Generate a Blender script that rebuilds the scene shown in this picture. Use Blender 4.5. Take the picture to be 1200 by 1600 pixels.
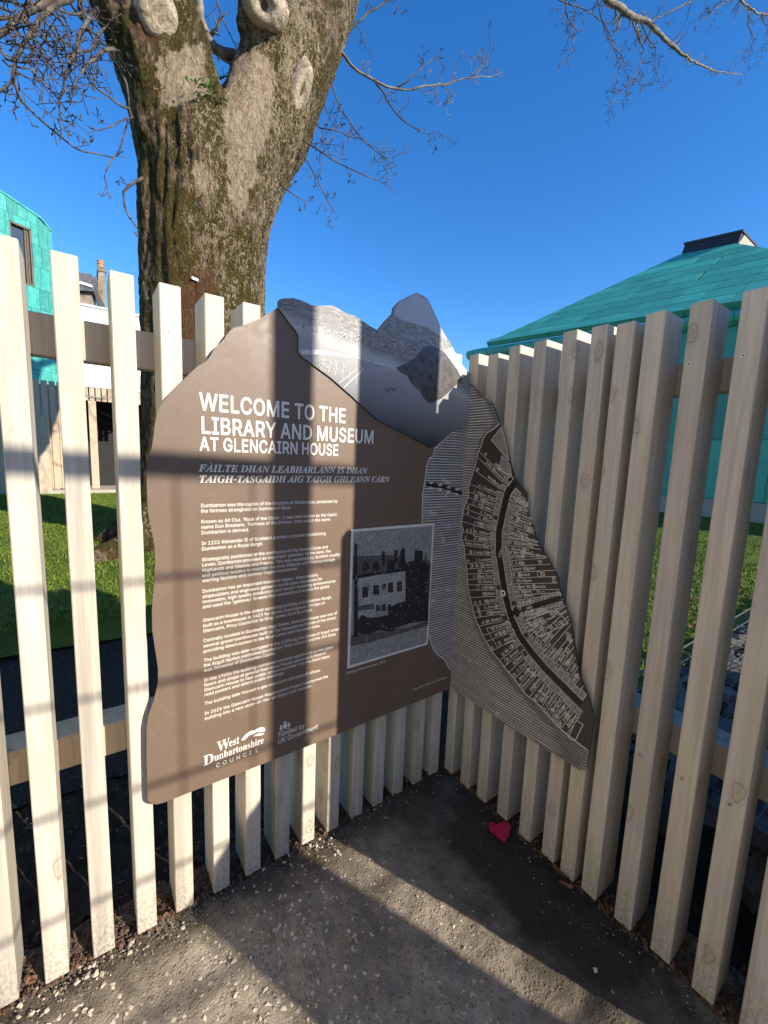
import bpy, bmesh, math, random
from mathutils import Vector, Matrix, noise
from mathutils.bvhtree import BVHTree
from mathutils.geometry import tessellate_polygon

scene = bpy.context.scene
for _o in list(bpy.data.objects):
    bpy.data.objects.remove(_o)
R = math.radians
random.seed(7)

# ------------------------------------------------------------------ camera
FOCAL, YAW, PITCH, ROLL = 654.73, R(35.790), R(-7.418), R(2.211)
EYE = Vector((-1.2903, -1.2352, 1.40))
_f = Vector((math.sin(YAW) * math.cos(PITCH), math.cos(YAW) * math.cos(PITCH), math.sin(PITCH)))
_r = Vector((math.cos(YAW), -math.sin(YAW), 0))
_u = _r.cross(_f)
AX_F = _f
AX_R = math.cos(ROLL) * _r + math.sin(ROLL) * _u
AX_U = -math.sin(ROLL) * _r + math.cos(ROLL) * _u
cam = bpy.data.cameras.new("camera")
cam.sensor_fit = 'HORIZONTAL'
cam.sensor_width = 36.0
cam.lens = 36.0 * FOCAL / 1200.0
cam.clip_start = 0.02
cam.clip_end = 2000
cam_ob = bpy.data.objects.new("camera", cam)
scene.collection.objects.link(cam_ob)
_m = Matrix((AX_R, AX_U, -AX_F)).transposed().to_4x4()
_m.translation = EYE
cam_ob.matrix_world = _m
scene.camera = cam_ob

# ------------------------------------------------------------------ sky, sun, exposure
SUN_AZ, SUN_EL = math.atan2(0.41, -0.912), R(25.6)
world = bpy.data.worlds.new("World")
scene.world = world
world.use_nodes = True
wn = world.node_tree.nodes
sky = wn.new('ShaderNodeTexSky')
sky.sky_type = 'NISHITA'
sky.sun_disc = False
sky.sun_elevation = SUN_EL
sky.sun_rotation = SUN_AZ
sky.air_density = 1.0
sky.dust_density = 0.1
sky.ozone_density = 4.0
sky.altitude = 0
hs = wn.new('ShaderNodeHueSaturation')
hs.inputs['Saturation'].default_value = 1.27
hs.inputs['Hue'].default_value = 0.507
hs.inputs['Value'].default_value = 1.03
world.node_tree.links.new(sky.outputs[0], hs.inputs['Color'])
world.node_tree.links.new(hs.outputs[0], wn['Background'].inputs[0])
wn['Background'].inputs[1].default_value = 0.15
sd = Vector((math.sin(SUN_AZ) * math.cos(SUN_EL), math.cos(SUN_AZ) * math.cos(SUN_EL), math.sin(SUN_EL)))
sl = bpy.data.lights.new("sun", 'SUN')
sl.energy = 4.6
sl.angle = R(0.45)
sl.color = (1.0, 0.92, 0.79)
so = bpy.data.objects.new("sun", sl)
scene.collection.objects.link(so)
so.rotation_euler = (-sd).to_track_quat('-Z', 'Y').to_euler()
scene.view_settings.view_transform = 'Standard'
scene.view_settings.look = 'None'
scene.view_settings.gamma = 1
scene.view_settings.use_curve_mapping = False
scene.view_settings.exposure = 0.72
scene.render.engine = 'CYCLES'
scene.cycles.max_bounces = 6


# ------------------------------------------------------------------ helpers
def ray(px, py):
    return AX_F + AX_R * ((px - 600) / FOCAL) + AX_U * ((800 - py) / FOCAL)


def at(px, py, axis, val):
    """point of the place on the plane axis=val that the surveyed photo point sees"""
    d = ray(px, py)
    i = 'xyz'.index(axis)
    return EYE + d * ((val - EYE[i]) / d[i])


def new_obj(name, me, mat=None, parent=None):
    o = bpy.data.objects.new(name, me)
    scene.collection.objects.link(o)
    if mat is not None and me is not None and not me.materials:
        me.materials.append(mat)
    if parent is not None:
        o.parent = parent
    return o


def thing(name, label, cat, loc=(0, 0, 0), group=None):
    o = bpy.data.objects.new(name, None)
    scene.collection.objects.link(o)
    o.location = loc
    o.empty_display_size = 0.1
    o['label'] = label
    o['category'] = cat
    if group:
        o['group'] = group
    return o


def tag(o, label, cat, group=None):
    o['label'] = label
    o['category'] = cat
    if group:
        o['group'] = group
    return o


class MB:
    """collects shapes in world space; build() links them as one mesh object"""

    def __init__(self):
        self.v = []
        self.f = []

    def quad(self, a, b, c, d):
        n = len(self.v)
        self.v += [tuple(a), tuple(b), tuple(c), tuple(d)]
        self.f.append((n, n + 1, n + 2, n + 3))

    def hexa(self, P):
        """8 corners: bottom ring 0-3 (ccw from above), top ring 4-7"""
        n = len(self.v)
        self.v += [tuple(p) for p in P]
        for f in ((3, 2, 1, 0), (4, 5, 6, 7), (0, 1, 5, 4), (1, 2, 6, 5), (2, 3, 7, 6), (3, 0, 4, 7)):
            self.f.append(tuple(n + i for i in f))

    def box(self, x0, x1, y0, y1, z0, z1):
        self.hexa([(x0, y0, z0), (x1, y0, z0), (x1, y1, z0), (x0, y1, z0),
                   (x0, y0, z1), (x1, y0, z1), (x1, y1, z1), (x0, y1, z1)])

    def tube(self, pts, rad, n=6, cap=True):
        pts = [Vector(p) for p in pts]
        if len(pts) < 2:
            return
        base = len(self.v)
        up = Vector((0.13, 0.31, 0.94))
        for i, p in enumerate(pts):
            t = (pts[min(i + 1, len(pts) - 1)] - pts[max(i - 1, 0)])
            if t.length < 1e-9:
                t = Vector((0, 0, 1))
            t.normalize()
            a = t.cross(up)
            if a.length < 0.05:
                a = t.cross(Vector((1, 0, 0)))
            a.normalize()
            b = t.cross(a)
            r = rad[i] if isinstance(rad, (list, tuple)) else rad
            for k in range(n):
                th = 2 * math.pi * k / n
                self.v.append(tuple(p + (a * math.cos(th) + b * math.sin(th)) * r))
        for i in range(len(pts) - 1):
            for k in range(n):
                q = base + i * n
                self.f.append((q + k, q + (k + 1) % n, q + n + (k + 1) % n, q + n + k))
        if cap:
            self.f.append(tuple(base + n - 1 - k for k in range(n)))
            self.f.append(tuple(base + (len(pts) - 1) * n + k for k in range(n)))

    def prism(self, poly, ext):
        """planar polygon (list of Vectors) with thickness vector ext"""
        poly = [Vector(p) for p in poly]
        n = len(self.v)
        m = len(poly)
        self.v += [tuple(p) for p in poly] + [tuple(p + ext) for p in poly]
        tris = tessellate_polygon([poly])
        for t in tris:
            self.f.append((n + t[0], n + t[1], n + t[2]))
            self.f.append((n + m + t[2], n + m + t[1], n + m + t[0]))
        for i in range(m):
            j = (i + 1) % m
            self.f.append((n + i, n + j, n + m + j, n + m + i))

    def mesh(self, name, fix=True, smooth=False):
        me = bpy.data.meshes.new(name)
        me.from_pydata(self.v, [], self.f)
        if fix:
            bm = bmesh.new()
            bm.from_mesh(me)
            bmesh.ops.recalc_face_normals(bm, faces=bm.faces)
            bm.to_mesh(me)
            bm.free()
        if smooth:
            me.polygons.foreach_set('use_smooth', [True] * len(me.polygons))
        me.update()
        return me

    def build(self, name, mat, parent=None, fix=True, smooth=False):
        return new_obj(name, self.mesh(name, fix, smooth), mat, parent)


def bevel(me, w, seg=1):
    bm = bmesh.new()
    bm.from_mesh(me)
    bmesh.ops.bevel(bm, geom=list(bm.edges), offset=w, segments=seg, affect='EDGES', profile=0.5)
    bm.to_mesh(me)
    bm.free()
    me.update()
    return me


# ------------------------------------------------------------------ materials
class Mat:
    def __init__(self, name, rough=0.7, spec=0.4, metallic=0.0):
        self.m = bpy.data.materials.new(name)
        self.m.use_nodes = True
        self.t = self.m.node_tree
        self.b = self.t.nodes['Principled BSDF']
        self.b.inputs['Roughness'].default_value = rough
        self.b.inputs['Specular IOR Level'].default_value = spec
        self.b.inputs['Metallic'].default_value = metallic

    def n(self, typ, **kw):
        nd = self.t.nodes.new('ShaderNode' + typ)
        for k, v in kw.items():
            setattr(nd, k, v)
        return nd

    def link(self, a, b):
        self.t.links.new(a, b)

    def coords(self, scale=(1, 1, 1), rnd=False, world=False):
        if world:
            src = self.n('NewGeometry').outputs['Position']
        else:
            src = self.n('TexCoord').outputs['Object']
        mp = self.n('Mapping')
        mp.inputs['Scale'].default_value = scale
        self.link(src, mp.inputs['Vector'])
        if rnd:
            oi = self.n('ObjectInfo')
            mu = self.n('Math', operation='MULTIPLY')
            mu.inputs[1].default_value = 57.0
            self.link(oi.outputs['Random'], mu.inputs[0])
            cx = self.n('CombineXYZ')
            self.link(mu.outputs[0], cx.inputs[0])
            self.link(mu.outputs[0], cx.inputs[1])
            self.link(mu.outputs[0], cx.inputs[2])
            self.link(cx.outputs[0], mp.inputs['Location'])
        return mp.outputs[0]

    def noise(self, vec, scale, detail=4, rough=0.55, dist=0.0):
        nd = self.n('TexNoise')
        nd.inputs['Scale'].default_value = scale
        nd.inputs['Detail'].default_value = detail
        nd.inputs['Roughness'].default_value = rough
        nd.inputs['Distortion'].default_value = dist
        self.link(vec, nd.inputs['Vector'])
        return nd.outputs['Fac']

    def ramp(self, fac, stops, interp='LINEAR'):
        nd = self.n('ValToRGB')
        nd.color_ramp.interpolation = interp
        e = nd.color_ramp.elements
        while len(e) < len(stops):
            e.new(0.5)
        for i, (p, c) in enumerate(stops):
            e[i].position = p
            e[i].color = (c, c, c, 1) if isinstance(c, (int, float)) else (*c, 1)
        self.link(fac, nd.inputs[0])
        return nd.outputs[0]

    def mix(self, fac, a, b, blend='MIX'):
        nd = self.n('Mix', data_type='RGBA', blend_type=blend)
        for i, x in ((0, fac), (6, a), (7, b)):
            if isinstance(x, (int, float)):
                nd.inputs[i].default_value = x
            elif isinstance(x, (tuple, list)):
                nd.inputs[i].default_value = (*x, 1)
            else:
                self.link(x, nd.inputs[i])
        return nd.outputs[2]

    def math(self, op, a, b=0.0):
        nd = self.n('Math', operation=op)
        for i, x in ((0, a), (1, b)):
            if isinstance(x, (int, float)):
                nd.inputs[i].default_value = x
            else:
                self.link(x, nd.inputs[i])
        return nd.outputs[0]

    def color(self, c):
        if isinstance(c, (tuple, list)):
            self.b.inputs['Base Color'].default_value = (*c, 1)
        else:
            self.link(c, self.b.inputs['Base Color'])
        return self

    def rough(self, c):
        self.link(c, self.b.inputs['Roughness'])

    def bump(self, h, dist=0.01, strength=1.0):
        nd = self.n('Bump')
        nd.inputs['Distance'].default_value = dist
        nd.inputs['Strength'].default_value = strength
        self.link(h, nd.inputs['Height'])
        self.link(nd.outputs[0], self.b.inputs['Normal'])


def simple(name, c, rough=0.6, spec=0.4, metallic=0.0, var=0.15, scale=6.0, bump=0.0, bscale=60, world=True):
    M = Mat(name, rough, spec, metallic)
    v = M.coords(world=world)
    f = M.noise(v, scale, 5)
    M.color(M.mix(M.ramp(f, [(0.3, 0.0), (0.7, 1.0)]), tuple(x * (1 - var) for x in c), tuple(min(1, x * (1 + var)) for x in c)))
    if bump:
        M.bump(M.noise(v, bscale, 3), bump)
    return M.m


def timber(name, base, dark, knot, dirty=True, grain=0.5):
    """whitewashed softwood, grain along local Z"""
    M = Mat(name, 0.62, 0.35)
    v = M.coords((1, 1, 0.06), rnd=True)
    g1 = M.noise(v, 45, 4, 0.6, 0.6)
    g2 = M.noise(M.coords((1, 1, 0.03), rnd=True), 160, 2, 0.5)
    col = M.mix(M.ramp(g1, [(0.36, 0.0), (0.66, 1.0)]), base, dark)
    col = M.mix(M.math('MULTIPLY', M.ramp(g2, [(0.45, 0.0), (0.75, 1.0)]), 0.35 * grain * 2), col, tuple(x * 0.72 for x in dark))
    # broad warm / cool drift of the stain
    dr = M.noise(M.coords((1, 1, 0.5), rnd=True), 3.0, 2)
    col = M.mix(M.math('MULTIPLY', M.ramp(dr, [(0.4, 0.0), (0.65, 1.0)]), 0.35), col, (base[0] * 0.93, base[1] * 0.84, base[2] * 0.70))
    # knots: sparse oval cells
    vo = M.n('TexVoronoi', feature='F1')
    vo.inputs['Scale'].default_value = 7.5
    vo.inputs['Randomness'].default_value = 1.0
    vo.voronoi_dimensions = '2D'
    sp0 = M.n('SeparateXYZ')
    M.link(M.coords((1, 1, 1), rnd=True), sp0.inputs[0])
    wob = M.math('MULTIPLY', M.noise(M.coords((1, 1, 1), rnd=True), 25, 2), 0.03)
    cxy = M.n('CombineXYZ')
    M.link(M.math('ADD', M.math('MULTIPLY', M.math('ADD', sp0.outputs[0], sp0.outputs[1]), 1.15), wob), cxy.inputs[0])
    M.link(M.math('ADD', M.math('MULTIPLY', sp0.outputs[2], 0.60), wob), cxy.inputs[1])
    M.link(cxy.outputs[0], vo.inputs['Vector'])
    d = vo.outputs['Distance']
    ring = M.ramp(d, [(0.0, 0.7), (0.04, 0.30), (0.085, 0.25), (0.105, 0.95), (0.125, 0.22), (0.2, 0.0)])
    some = M.ramp(M.n('SeparateColor').outputs[0] if False else _first(M, vo), [(0.74, 0.0), (0.76, 1.0)])
    col = M.mix(M.math('MULTIPLY', M.math('MULTIPLY', ring, some), 0.75), col, knot)
    if dirty:
        # splashed soil on the bottom 12 cm, speckled
        sp = M.n('SeparateXYZ')
        M.link(M.n('NewGeometry').outputs['Position'], sp.inputs[0])
        low = M.n('MapRange')
        low.inputs[1].default_value = 0.24
        low.inputs[2].default_value = 0.0
        M.link(sp.outputs[2], low.inputs[0])
        fine = M.noise(M.coords((1, 1, 0.7), world=True), 130, 3, 0.7)
        k = M.math('MULTIPLY', M.math('POWER', low.outputs[0], 1.3), M.ramp(fine, [(0.44, 0.0), (0.6, 1.0)]))
        col = M.mix(M.math('MULTIPLY', k, 0.55), col, (0.11, 0.085, 0.06))
    # stray scuffs
    sc = M.noise(M.coords((1, 1, 0.6), rnd=True), 11, 6, 0.75, 1.5)
    col = M.mix(M.math('MULTIPLY', M.ramp(sc, [(0.62, 0.0), (0.72, 1.0)]), 0.35), col, knot)
    oi = M.n('ObjectInfo')
    col = M.mix(1.0, col, M.ramp(oi.outputs['Random'], [(0.0, (0.86, 0.85, 0.84)), (0.35, (0.97, 0.95, 0.91)), (0.7, (0.93, 0.93, 0.93)), (1.0, (1.03, 1.01, 0.97))]), 'MULTIPLY')
    # faint green-grey weathering streaks
    al = M.noise(M.coords((1, 1, 0.18), rnd=True), 7, 5, 0.7, 0.5)
    col = M.mix(M.math('MULTIPLY', M.ramp(al, [(0.52, 0.0), (0.68, 1.0)]), 0.28), col, (0.33, 0.33, 0.27))
    M.color(col)
    M.bump(M.math('ADD', g2, M.math('MULTIPLY', g1, 0.6)), 0.0018, 0.7)
    return M.m


def _first(M, vo):
    s = M.n('SeparateColor')
    M.link(vo.outputs['Color'], s.inputs[0])
    return s.outputs[0]


def patina(name, a, b, c):
    M = Mat(name, 0.42, 0.5)
    v = M.coords((1, 1, 1), rnd=True)
    n1 = M.noise(M.coords((2.2, 2.2, 1.0), rnd=True), 2.2, 6, 0.6, 1.6)
    n2 = M.noise(M.coords((1, 1, 3.0), rnd=True), 5.0, 4, 0.6, 0.8)
    col = M.mix(M.ramp(n1, [(0.35, 0.0), (0.65, 1.0)]), a, b)
    col = M.mix(M.math('MULTIPLY', M.ramp(n2, [(0.5, 0.0), (0.68, 1.0)]), 0.6), col, c)
    oi = M.n('ObjectInfo')
    col = M.mix(1.0, col, M.ramp(oi.outputs['Random'], [(0.0, 0.72), (0.5, 0.95), (1.0, 1.18)]), 'MULTIPLY')
    n3 = M.noise(M.coords((6, 6, 0.5), rnd=True), 2.0, 4, 0.6, 0.3)
    col = M.mix(M.math('MULTIPLY', M.ramp(n3, [(0.55, 0.0), (0.68, 1.0)]), 0.35), col, (0.10, 0.45, 0.38))
    M.color(col)
    M.rough(M.ramp(n1, [(0.3, 0.32), (0.7, 0.55)]))
    M.bump(n2, 0.004, 0.4)
    return M.m


MT = {}
MT['slat'] = timber('white_stained_timber', (0.70, 0.645, 0.55), (0.53, 0.485, 0.415), (0.27, 0.19, 0.12))
MT['rail'] = timber('rail_timber', (0.56, 0.46, 0.33), (0.45, 0.35, 0.23), (0.22, 0.14, 0.08), dirty=False)
MT['rail_pale'] = timber('painted_rail_timber', (0.50, 0.47, 0.43), (0.42, 0.39, 0.35), (0.2, 0.16, 0.12), dirty=False)
MT['boards'] = timber('raw_larch_boards', (0.62, 0.50, 0.38), (0.50, 0.38, 0.27), (0.25, 0.16, 0.1), dirty=False)
MT['teal'] = patina('green_patina_copper', (0.035, 0.29, 0.24), (0.06, 0.40, 0.33), (0.02, 0.19, 0.20))
MT['teal_roof'] = patina('green_patina_copper_roof', (0.045, 0.32, 0.24), (0.065, 0.42, 0.30), (0.12, 0.42, 0.24))
MT['dark'] = simple('dark_void', (0.02, 0.02, 0.022), 0.8)
MT['black_metal'] = simple('black_coated_metal', (0.03, 0.028, 0.028), 0.5)
MT['grey_frame'] = simple('bronze_window_frame', (0.16, 0.12, 0.085), 0.45)
MT['render'] = simple('white_render', (0.78, 0.76, 0.70), 0.85, var=0.04, bump=0.003)
MT['steel'] = simple('zinc_screw_steel', (0.62, 0.60, 0.56), 0.35, 0.5, 0.85)
MT['wire'] = simple('galvanised_wire', (0.36, 0.36, 0.37), 0.45, 0.5, 0.6)
MT['concrete'] = simple('pale_concrete_kerb', (0.42, 0.38, 0.30), 0.85, var=0.15, scale=14, bump=0.003)
g = Mat('window_glass', 0.06, 0.7)
g.color((0.05, 0.07, 0.10))
MT['glass'] = g.m
# ------------------------------------------------------------------ ground
def relief(x, y, big=0.006, small=0.004):
    return (noise.noise(Vector((x * 3.1, y * 3.1, 1.7))) * big + noise.noise(Vector((x * 17, y * 17, 4.2))) * small
            + noise.noise(Vector((x * 55, y * 55, 9.2))) * small * 0.45)


def sheet(name, x0, x1, y0, y1, step, zf, mat, kind='structure', parent=None, keep=None):
    nx, ny = max(1, round((x1 - x0) / step)), max(1, round((y1 - y0) / step))
    vs, fs = [], []
    for j in range(ny + 1):
        for i in range(nx + 1):
            x, y = x0 + (x1 - x0) * i / nx, y0 + (y1 - y0) * j / ny
            vs.append((x, y, zf(x, y)))
    for j in range(ny):
        for i in range(nx):
            a = j * (nx + 1) + i
            fs.append((a, a + 1, a + nx + 2, a + nx + 1))
    me = bpy.data.meshes.new(name)
    me.from_pydata(vs, [], fs)
    me.polygons.foreach_set('use_smooth', [True] * len(me.polygons))
    o = new_obj(name, me, mat, parent)
    if kind:
        o['kind'] = kind
    return o


def mat_path():
    M = Mat('worn_tarmac_and_grit', 0.9, 0.25)
    v = M.coords(world=True)
    big = M.noise(v, 2.3, 5, 0.6)
    mid = M.noise(v, 19, 5, 0.65)
    fine = M.noise(v, 170, 3, 0.7)
    col = M.mix(M.ramp(big, [(0.38, 0.0), (0.62, 1.0)]), (0.24, 0.195, 0.145), (0.44, 0.37, 0.275))
    col = M.mix(M.math('MULTIPLY', M.ramp(mid, [(0.45, 0.0), (0.65, 1.0)]), 0.38), col, (0.085, 0.062, 0.042))
    vo = M.n('TexVoronoi')
    vo.inputs['Scale'].default_value = 105
    M.link(v, vo.inputs['Vector'])
    pick = M.ramp(_first(M, vo), [(0.55, 0.0), (0.8, 1.0)])
    st = M.math('MULTIPLY', M.ramp(vo.outputs['Distance'], [(0.25, 1.0), (0.5, 0.0)]), pick)
    col = M.mix(M.math('MULTIPLY', st, 0.5), col, M.mix(fine, (0.50, 0.42, 0.31), (0.20, 0.17, 0.13)))
    # dark soil by the fences, darkened further to paint in the corner's shade; rest tarmac
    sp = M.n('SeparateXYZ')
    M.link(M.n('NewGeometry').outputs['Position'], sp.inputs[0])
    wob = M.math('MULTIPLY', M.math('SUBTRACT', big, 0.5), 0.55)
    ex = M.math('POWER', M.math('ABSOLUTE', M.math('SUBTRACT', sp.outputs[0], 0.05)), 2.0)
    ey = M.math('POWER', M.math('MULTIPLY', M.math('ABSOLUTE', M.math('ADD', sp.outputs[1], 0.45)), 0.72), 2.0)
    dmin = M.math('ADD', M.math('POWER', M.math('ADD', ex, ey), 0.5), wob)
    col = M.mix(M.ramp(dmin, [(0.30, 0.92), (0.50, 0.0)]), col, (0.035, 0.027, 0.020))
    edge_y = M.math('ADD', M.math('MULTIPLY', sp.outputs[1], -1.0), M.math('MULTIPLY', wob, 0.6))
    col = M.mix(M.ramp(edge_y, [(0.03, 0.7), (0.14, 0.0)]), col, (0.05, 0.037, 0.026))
    M.color(col)
    vo2 = M.n('TexVoronoi')
    vo2.inputs['Scale'].default_value = 46
    M.link(v, vo2.inputs['Vector'])
    crack = M.ramp(vo2.outputs['Distance'], [(0.0, 1.0), (0.55, 0.35), (0.8, 0.0)])
    h = M.math('ADD', M.math('MULTIPLY', fine, 0.6), M.math('ADD', M.math('MULTIPLY', st, 0.7), M.math('ADD', M.math('MULTIPLY', mid, 1.4), M.math('MULTIPLY', crack, 0.2))))
    M.bump(h, 0.007, 1.0)
    return M.m


def mat_soil(name, a, b, scale=25, bump=0.012):
    M = Mat(name, 0.95, 0.2)
    v = M.coords(world=True)
    n1 = M.noise(v, scale, 6, 0.7)
    n2 = M.noise(v, scale * 5, 3, 0.7)
    M.color(M.mix(M.ramp(n1, [(0.35, 0.0), (0.68, 1.0)]), a, b))
    M.bump(M.math('ADD', n1, M.math('MULTIPLY', n2, 0.5)), bump)
    return M.m


def mat_grass():
    M = Mat('lawn_grass', 0.7, 0.3)
    v = M.coords(world=True)
    n1 = M.noise(v, 1.1, 4)
    n2 = M.noise(v, 60, 3, 0.7)
    col = M.mix(M.ramp(n1, [(0.4, 0.0), (0.62, 1.0)]), (0.075, 0.120, 0.006), (0.13, 0.185, 0.010))
    col = M.mix(M.math('MULTIPLY', M.ramp(n2, [(0.4, 0.0), (0.7, 1.0)]), 0.5), col, (0.035, 0.075, 0.008))
    M.color(col)
    M.bump(n2, 0.03)
    return M.m


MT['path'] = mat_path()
MT['soil'] = mat_soil('dark_damp_soil', (0.022, 0.016, 0.011), (0.055, 0.038, 0.024))
MT['tarmac'] = mat_soil('dark_tarmac', (0.022, 0.018, 0.014), (0.060, 0.050, 0.040), 60, 0.008)
MT['grass'] = mat_grass()
MT['far_ground'] = mat_soil('pale_bounce_ground', (0.30, 0.27, 0.22), (0.40, 0.36, 0.29), 3, 0.004)  # paled so the wide ground bounces light onto the slats

sheet('ground', -500, 500, -500, 500, 1000, lambda x, y: -0.06, MT['far_ground'])
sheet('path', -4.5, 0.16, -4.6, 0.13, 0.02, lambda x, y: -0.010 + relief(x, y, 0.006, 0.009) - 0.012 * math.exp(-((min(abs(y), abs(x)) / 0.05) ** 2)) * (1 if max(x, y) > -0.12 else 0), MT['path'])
sheet('soil', -9, 1.0, 0.13, 0.75, 0.03, lambda x, y: -0.014 + relief(x, y, 0.03, 0.02), MT['soil'])
sheet('soil', 0.16, 1.0, -4.6, 0.13, 0.03, lambda x, y: -0.016 + relief(x, y, 0.03, 0.02), MT['soil'])
sheet('tarmac_path', -9, 1.0, 0.75, 2.25, 0.06, lambda x, y: -0.004 + relief(x, y, 0.012, 0.012), MT['tarmac'])
LAWN = 0.15
sheet('lawn', -16, 1.0, 2.25, 12.35, 0.25, lambda x, y: LAWN + relief(x * .3, y * .3, 0.04, 0.0) - (0.15 if y < 2.3 else 0), MT['grass'])
sheet('lawn', 1.0, 12.25, -0.30, 12.35, 0.25, lambda x, y: LAWN + relief(x * .3, y * .3, 0.04, 0.0), MT['grass'])
sheet('paving', -16, 12.2, 12.6, 17.0, 4, lambda x, y: LAWN + 0.02, MT['concrete'])
kb = MB()
kb.box(-16, 12.2, 12.35, 12.6, -0.05, LAWN + 0.09)
o = kb.build('kerb', MT['concrete'])
o['kind'] = 'structure'


# loose chips pressed in the worn tarmac (uncountable)
def stone_shapes(n, flat=0.6):
    out = []
    for s in range(n):
        rr = random.Random(100 + s)
        pts = []
        for k in range(6):
            a = math.tau * k / 6 + rr.uniform(-.35, .35)
            r = rr.uniform(.55, 1.0)
            pts.append((math.cos(a) * r, math.sin(a) * r * rr.uniform(.5, .95), rr.uniform(-.1, .1)))
        top = (rr.uniform(-.25, .25), rr.uniform(-.2, .2), flat)
        out.append((pts, top))
    return out


def add_chip(mb, shp, p, s, rot, tilt=0.3, rnd=random):
    pts, top = shp
    n = len(mb.v)
    c, sn = math.cos(rot), math.sin(rot)
    tx, ty = rnd.uniform(-tilt, tilt), rnd.uniform(-tilt, tilt)
    for (x, y, z) in pts + [top]:
        X, Y = x * c - y * sn, x * sn + y * c
        mb.v.append((p[0] + X * s, p[1] + Y * s, p[2] + (z + X * tx + Y * ty) * s))
    for k in range(6):
        mb.f.append((n + k, n + (k + 1) % 6, n + 6))


def add_pebble(mb, shp, p, s, rot, rnd):
    """worn stone set nearly flush: a rounded rim and a flattish top"""
    pts, top = shp
    n = len(mb.v)
    c, sn = math.cos(rot), math.sin(rot)
    tx, ty = rnd.uniform(-.15, .15), rnd.uniform(-.15, .15)
    for (k, h) in ((1.0, -0.25), (0.93, 0.12), (0.62, 0.30)):
        for (x, y, z) in pts:
            X, Y = (x * c - y * sn) * k, (x * sn + y * c) * k
            mb.v.append((p[0] + X * s, p[1] + Y * s, p[2] + (h + X * tx + Y * ty) * s))
    for r in range(2):
        for k in range(6):
            mb.f.append((n + r * 6 + k, n + r * 6 + (k + 1) % 6, n + r * 6 + 6 + (k + 1) % 6, n + r * 6 + 6 + k))
    mb.f.append(tuple(n + 12 + k for k in range(6)))


def mat_chip(name, a, b):
    M = Mat(name, 0.75, 0.4)
    v = M.coords(world=True)
    f = M.noise(v, 40, 1)
    M.color(M.mix(M.ramp(f, [(0.35, 0.0), (0.65, 1.0)]), a, b))
    return M.m


MT['chip_pale'] = mat_chip('pale_stone_chip', (0.66, 0.57, 0.44), (0.38, 0.315, 0.235))
MT['chip_dark'] = mat_chip('dark_stone_chip', (0.30, 0.24, 0.165), (0.15, 0.115, 0.078))
SH = stone_shapes(10)
rg = random.Random(5)
for nm, cnt, lo, hi, mt in (('gravel', 10500, 0.0015, 0.0088, 'chip_pale'), ('gravel', 20000, 0.0015, 0.0060, 'chip_dark')):
    mb = MB()
    k = 0
    while k < cnt:
        x, y = rg.uniform(-1.9, 0.02), rg.uniform(-1.75, 0.02)
        dens = 0.5 + 0.9 * noise.noise(Vector((x * 4, y * 4, 3 + (mt == 'chip_pale')))) + 0.3 * noise.noise(Vector((x * 15, y * 15, 3)))
        if mt == 'chip_pale':
            dens *= 0.12 + 1.0 * min(1, max(0, (-x - 0.35) / 0.5)) * (1.5 if y < -0.15 else 0.3) + (0.12 if max(x, y) > -0.16 else 0)
        if mt == 'chip_dark' and math.hypot(x - .05, (y + .45) * .72) < .40:  # fewer chips where the corner's shade is painted in
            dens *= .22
        if rg.random() > dens:
            continue
        k += 1
        s = lo + (hi - lo) * (0.5 if x > -.35 else (1.3 if x < -.65 else 1.0)) * rg.random() ** (2.0 if mt == 'chip_pale' else 2.6)
        if mt == 'chip_pale':
            add_pebble(mb, rg.choice(SH), (x, y, -0.0112 + relief(x, y, 0.006, 0.009)), s, rg.uniform(0, 6.28), rg)
        else:
            add_chip(mb, rg.choice(SH), (x, y, -0.0115 + relief(x, y, 0.006, 0.009)), s, rg.uniform(0, 6.28), 0.4, rg)
    o = mb.build(nm, MT[mt], fix=False)
    o['kind'] = 'stuff'
# crumbs and leaf litter heaped behind the slat feet
mb = MB()
for k in range(9000):
    if rg.random() < 0.5:
        x, y = rg.uniform(-1.9, 0.2), abs(rg.gauss(0.03, 0.09)) + 0.0
    else:
        y, x = rg.uniform(-1.9, 0.2), abs(rg.gauss(0.03, 0.09)) + 0.0
    add_chip(mb, rg.choice(SH), (x, y, -0.016 + 0.022 * rg.random() ** 2), rg.uniform(.003, .012), rg.uniform(0, 6.28), 0.9, rg)
MT['litter'] = mat_chip('brown_crumbs', (0.16, 0.085, 0.05), (0.05, 0.032, 0.02))
o = mb.build('leaf_litter', MT['litter'], fix=False)
o['kind'] = 'stuff'

# loose grit over the tarmac beyond the fence
mb = MB()
for k in range(7000):
    x, y = rg.uniform(-3.0, -0.2), rg.uniform(0.35, 2.25)
    add_chip(mb, rg.choice(SH), (x, y, -0.004 + relief(x, y, 0.012, 0.012)), rg.uniform(.003, .011), rg.uniform(0, 6.28), 0.7, rg)
MT['grit'] = mat_chip('dark_grey_grit', (0.085, 0.075, 0.068), (0.030, 0.026, 0.022))
o = mb.build('gravel', MT['grit'], fix=False)
o['kind'] = 'stuff'

# grass blades where the lawn shows between the slats
mb = MB()
MT['blade'] = mat_chip('grass_blade', (0.07, 0.120, 0.007), (0.16, 0.205, 0.016))


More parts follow.
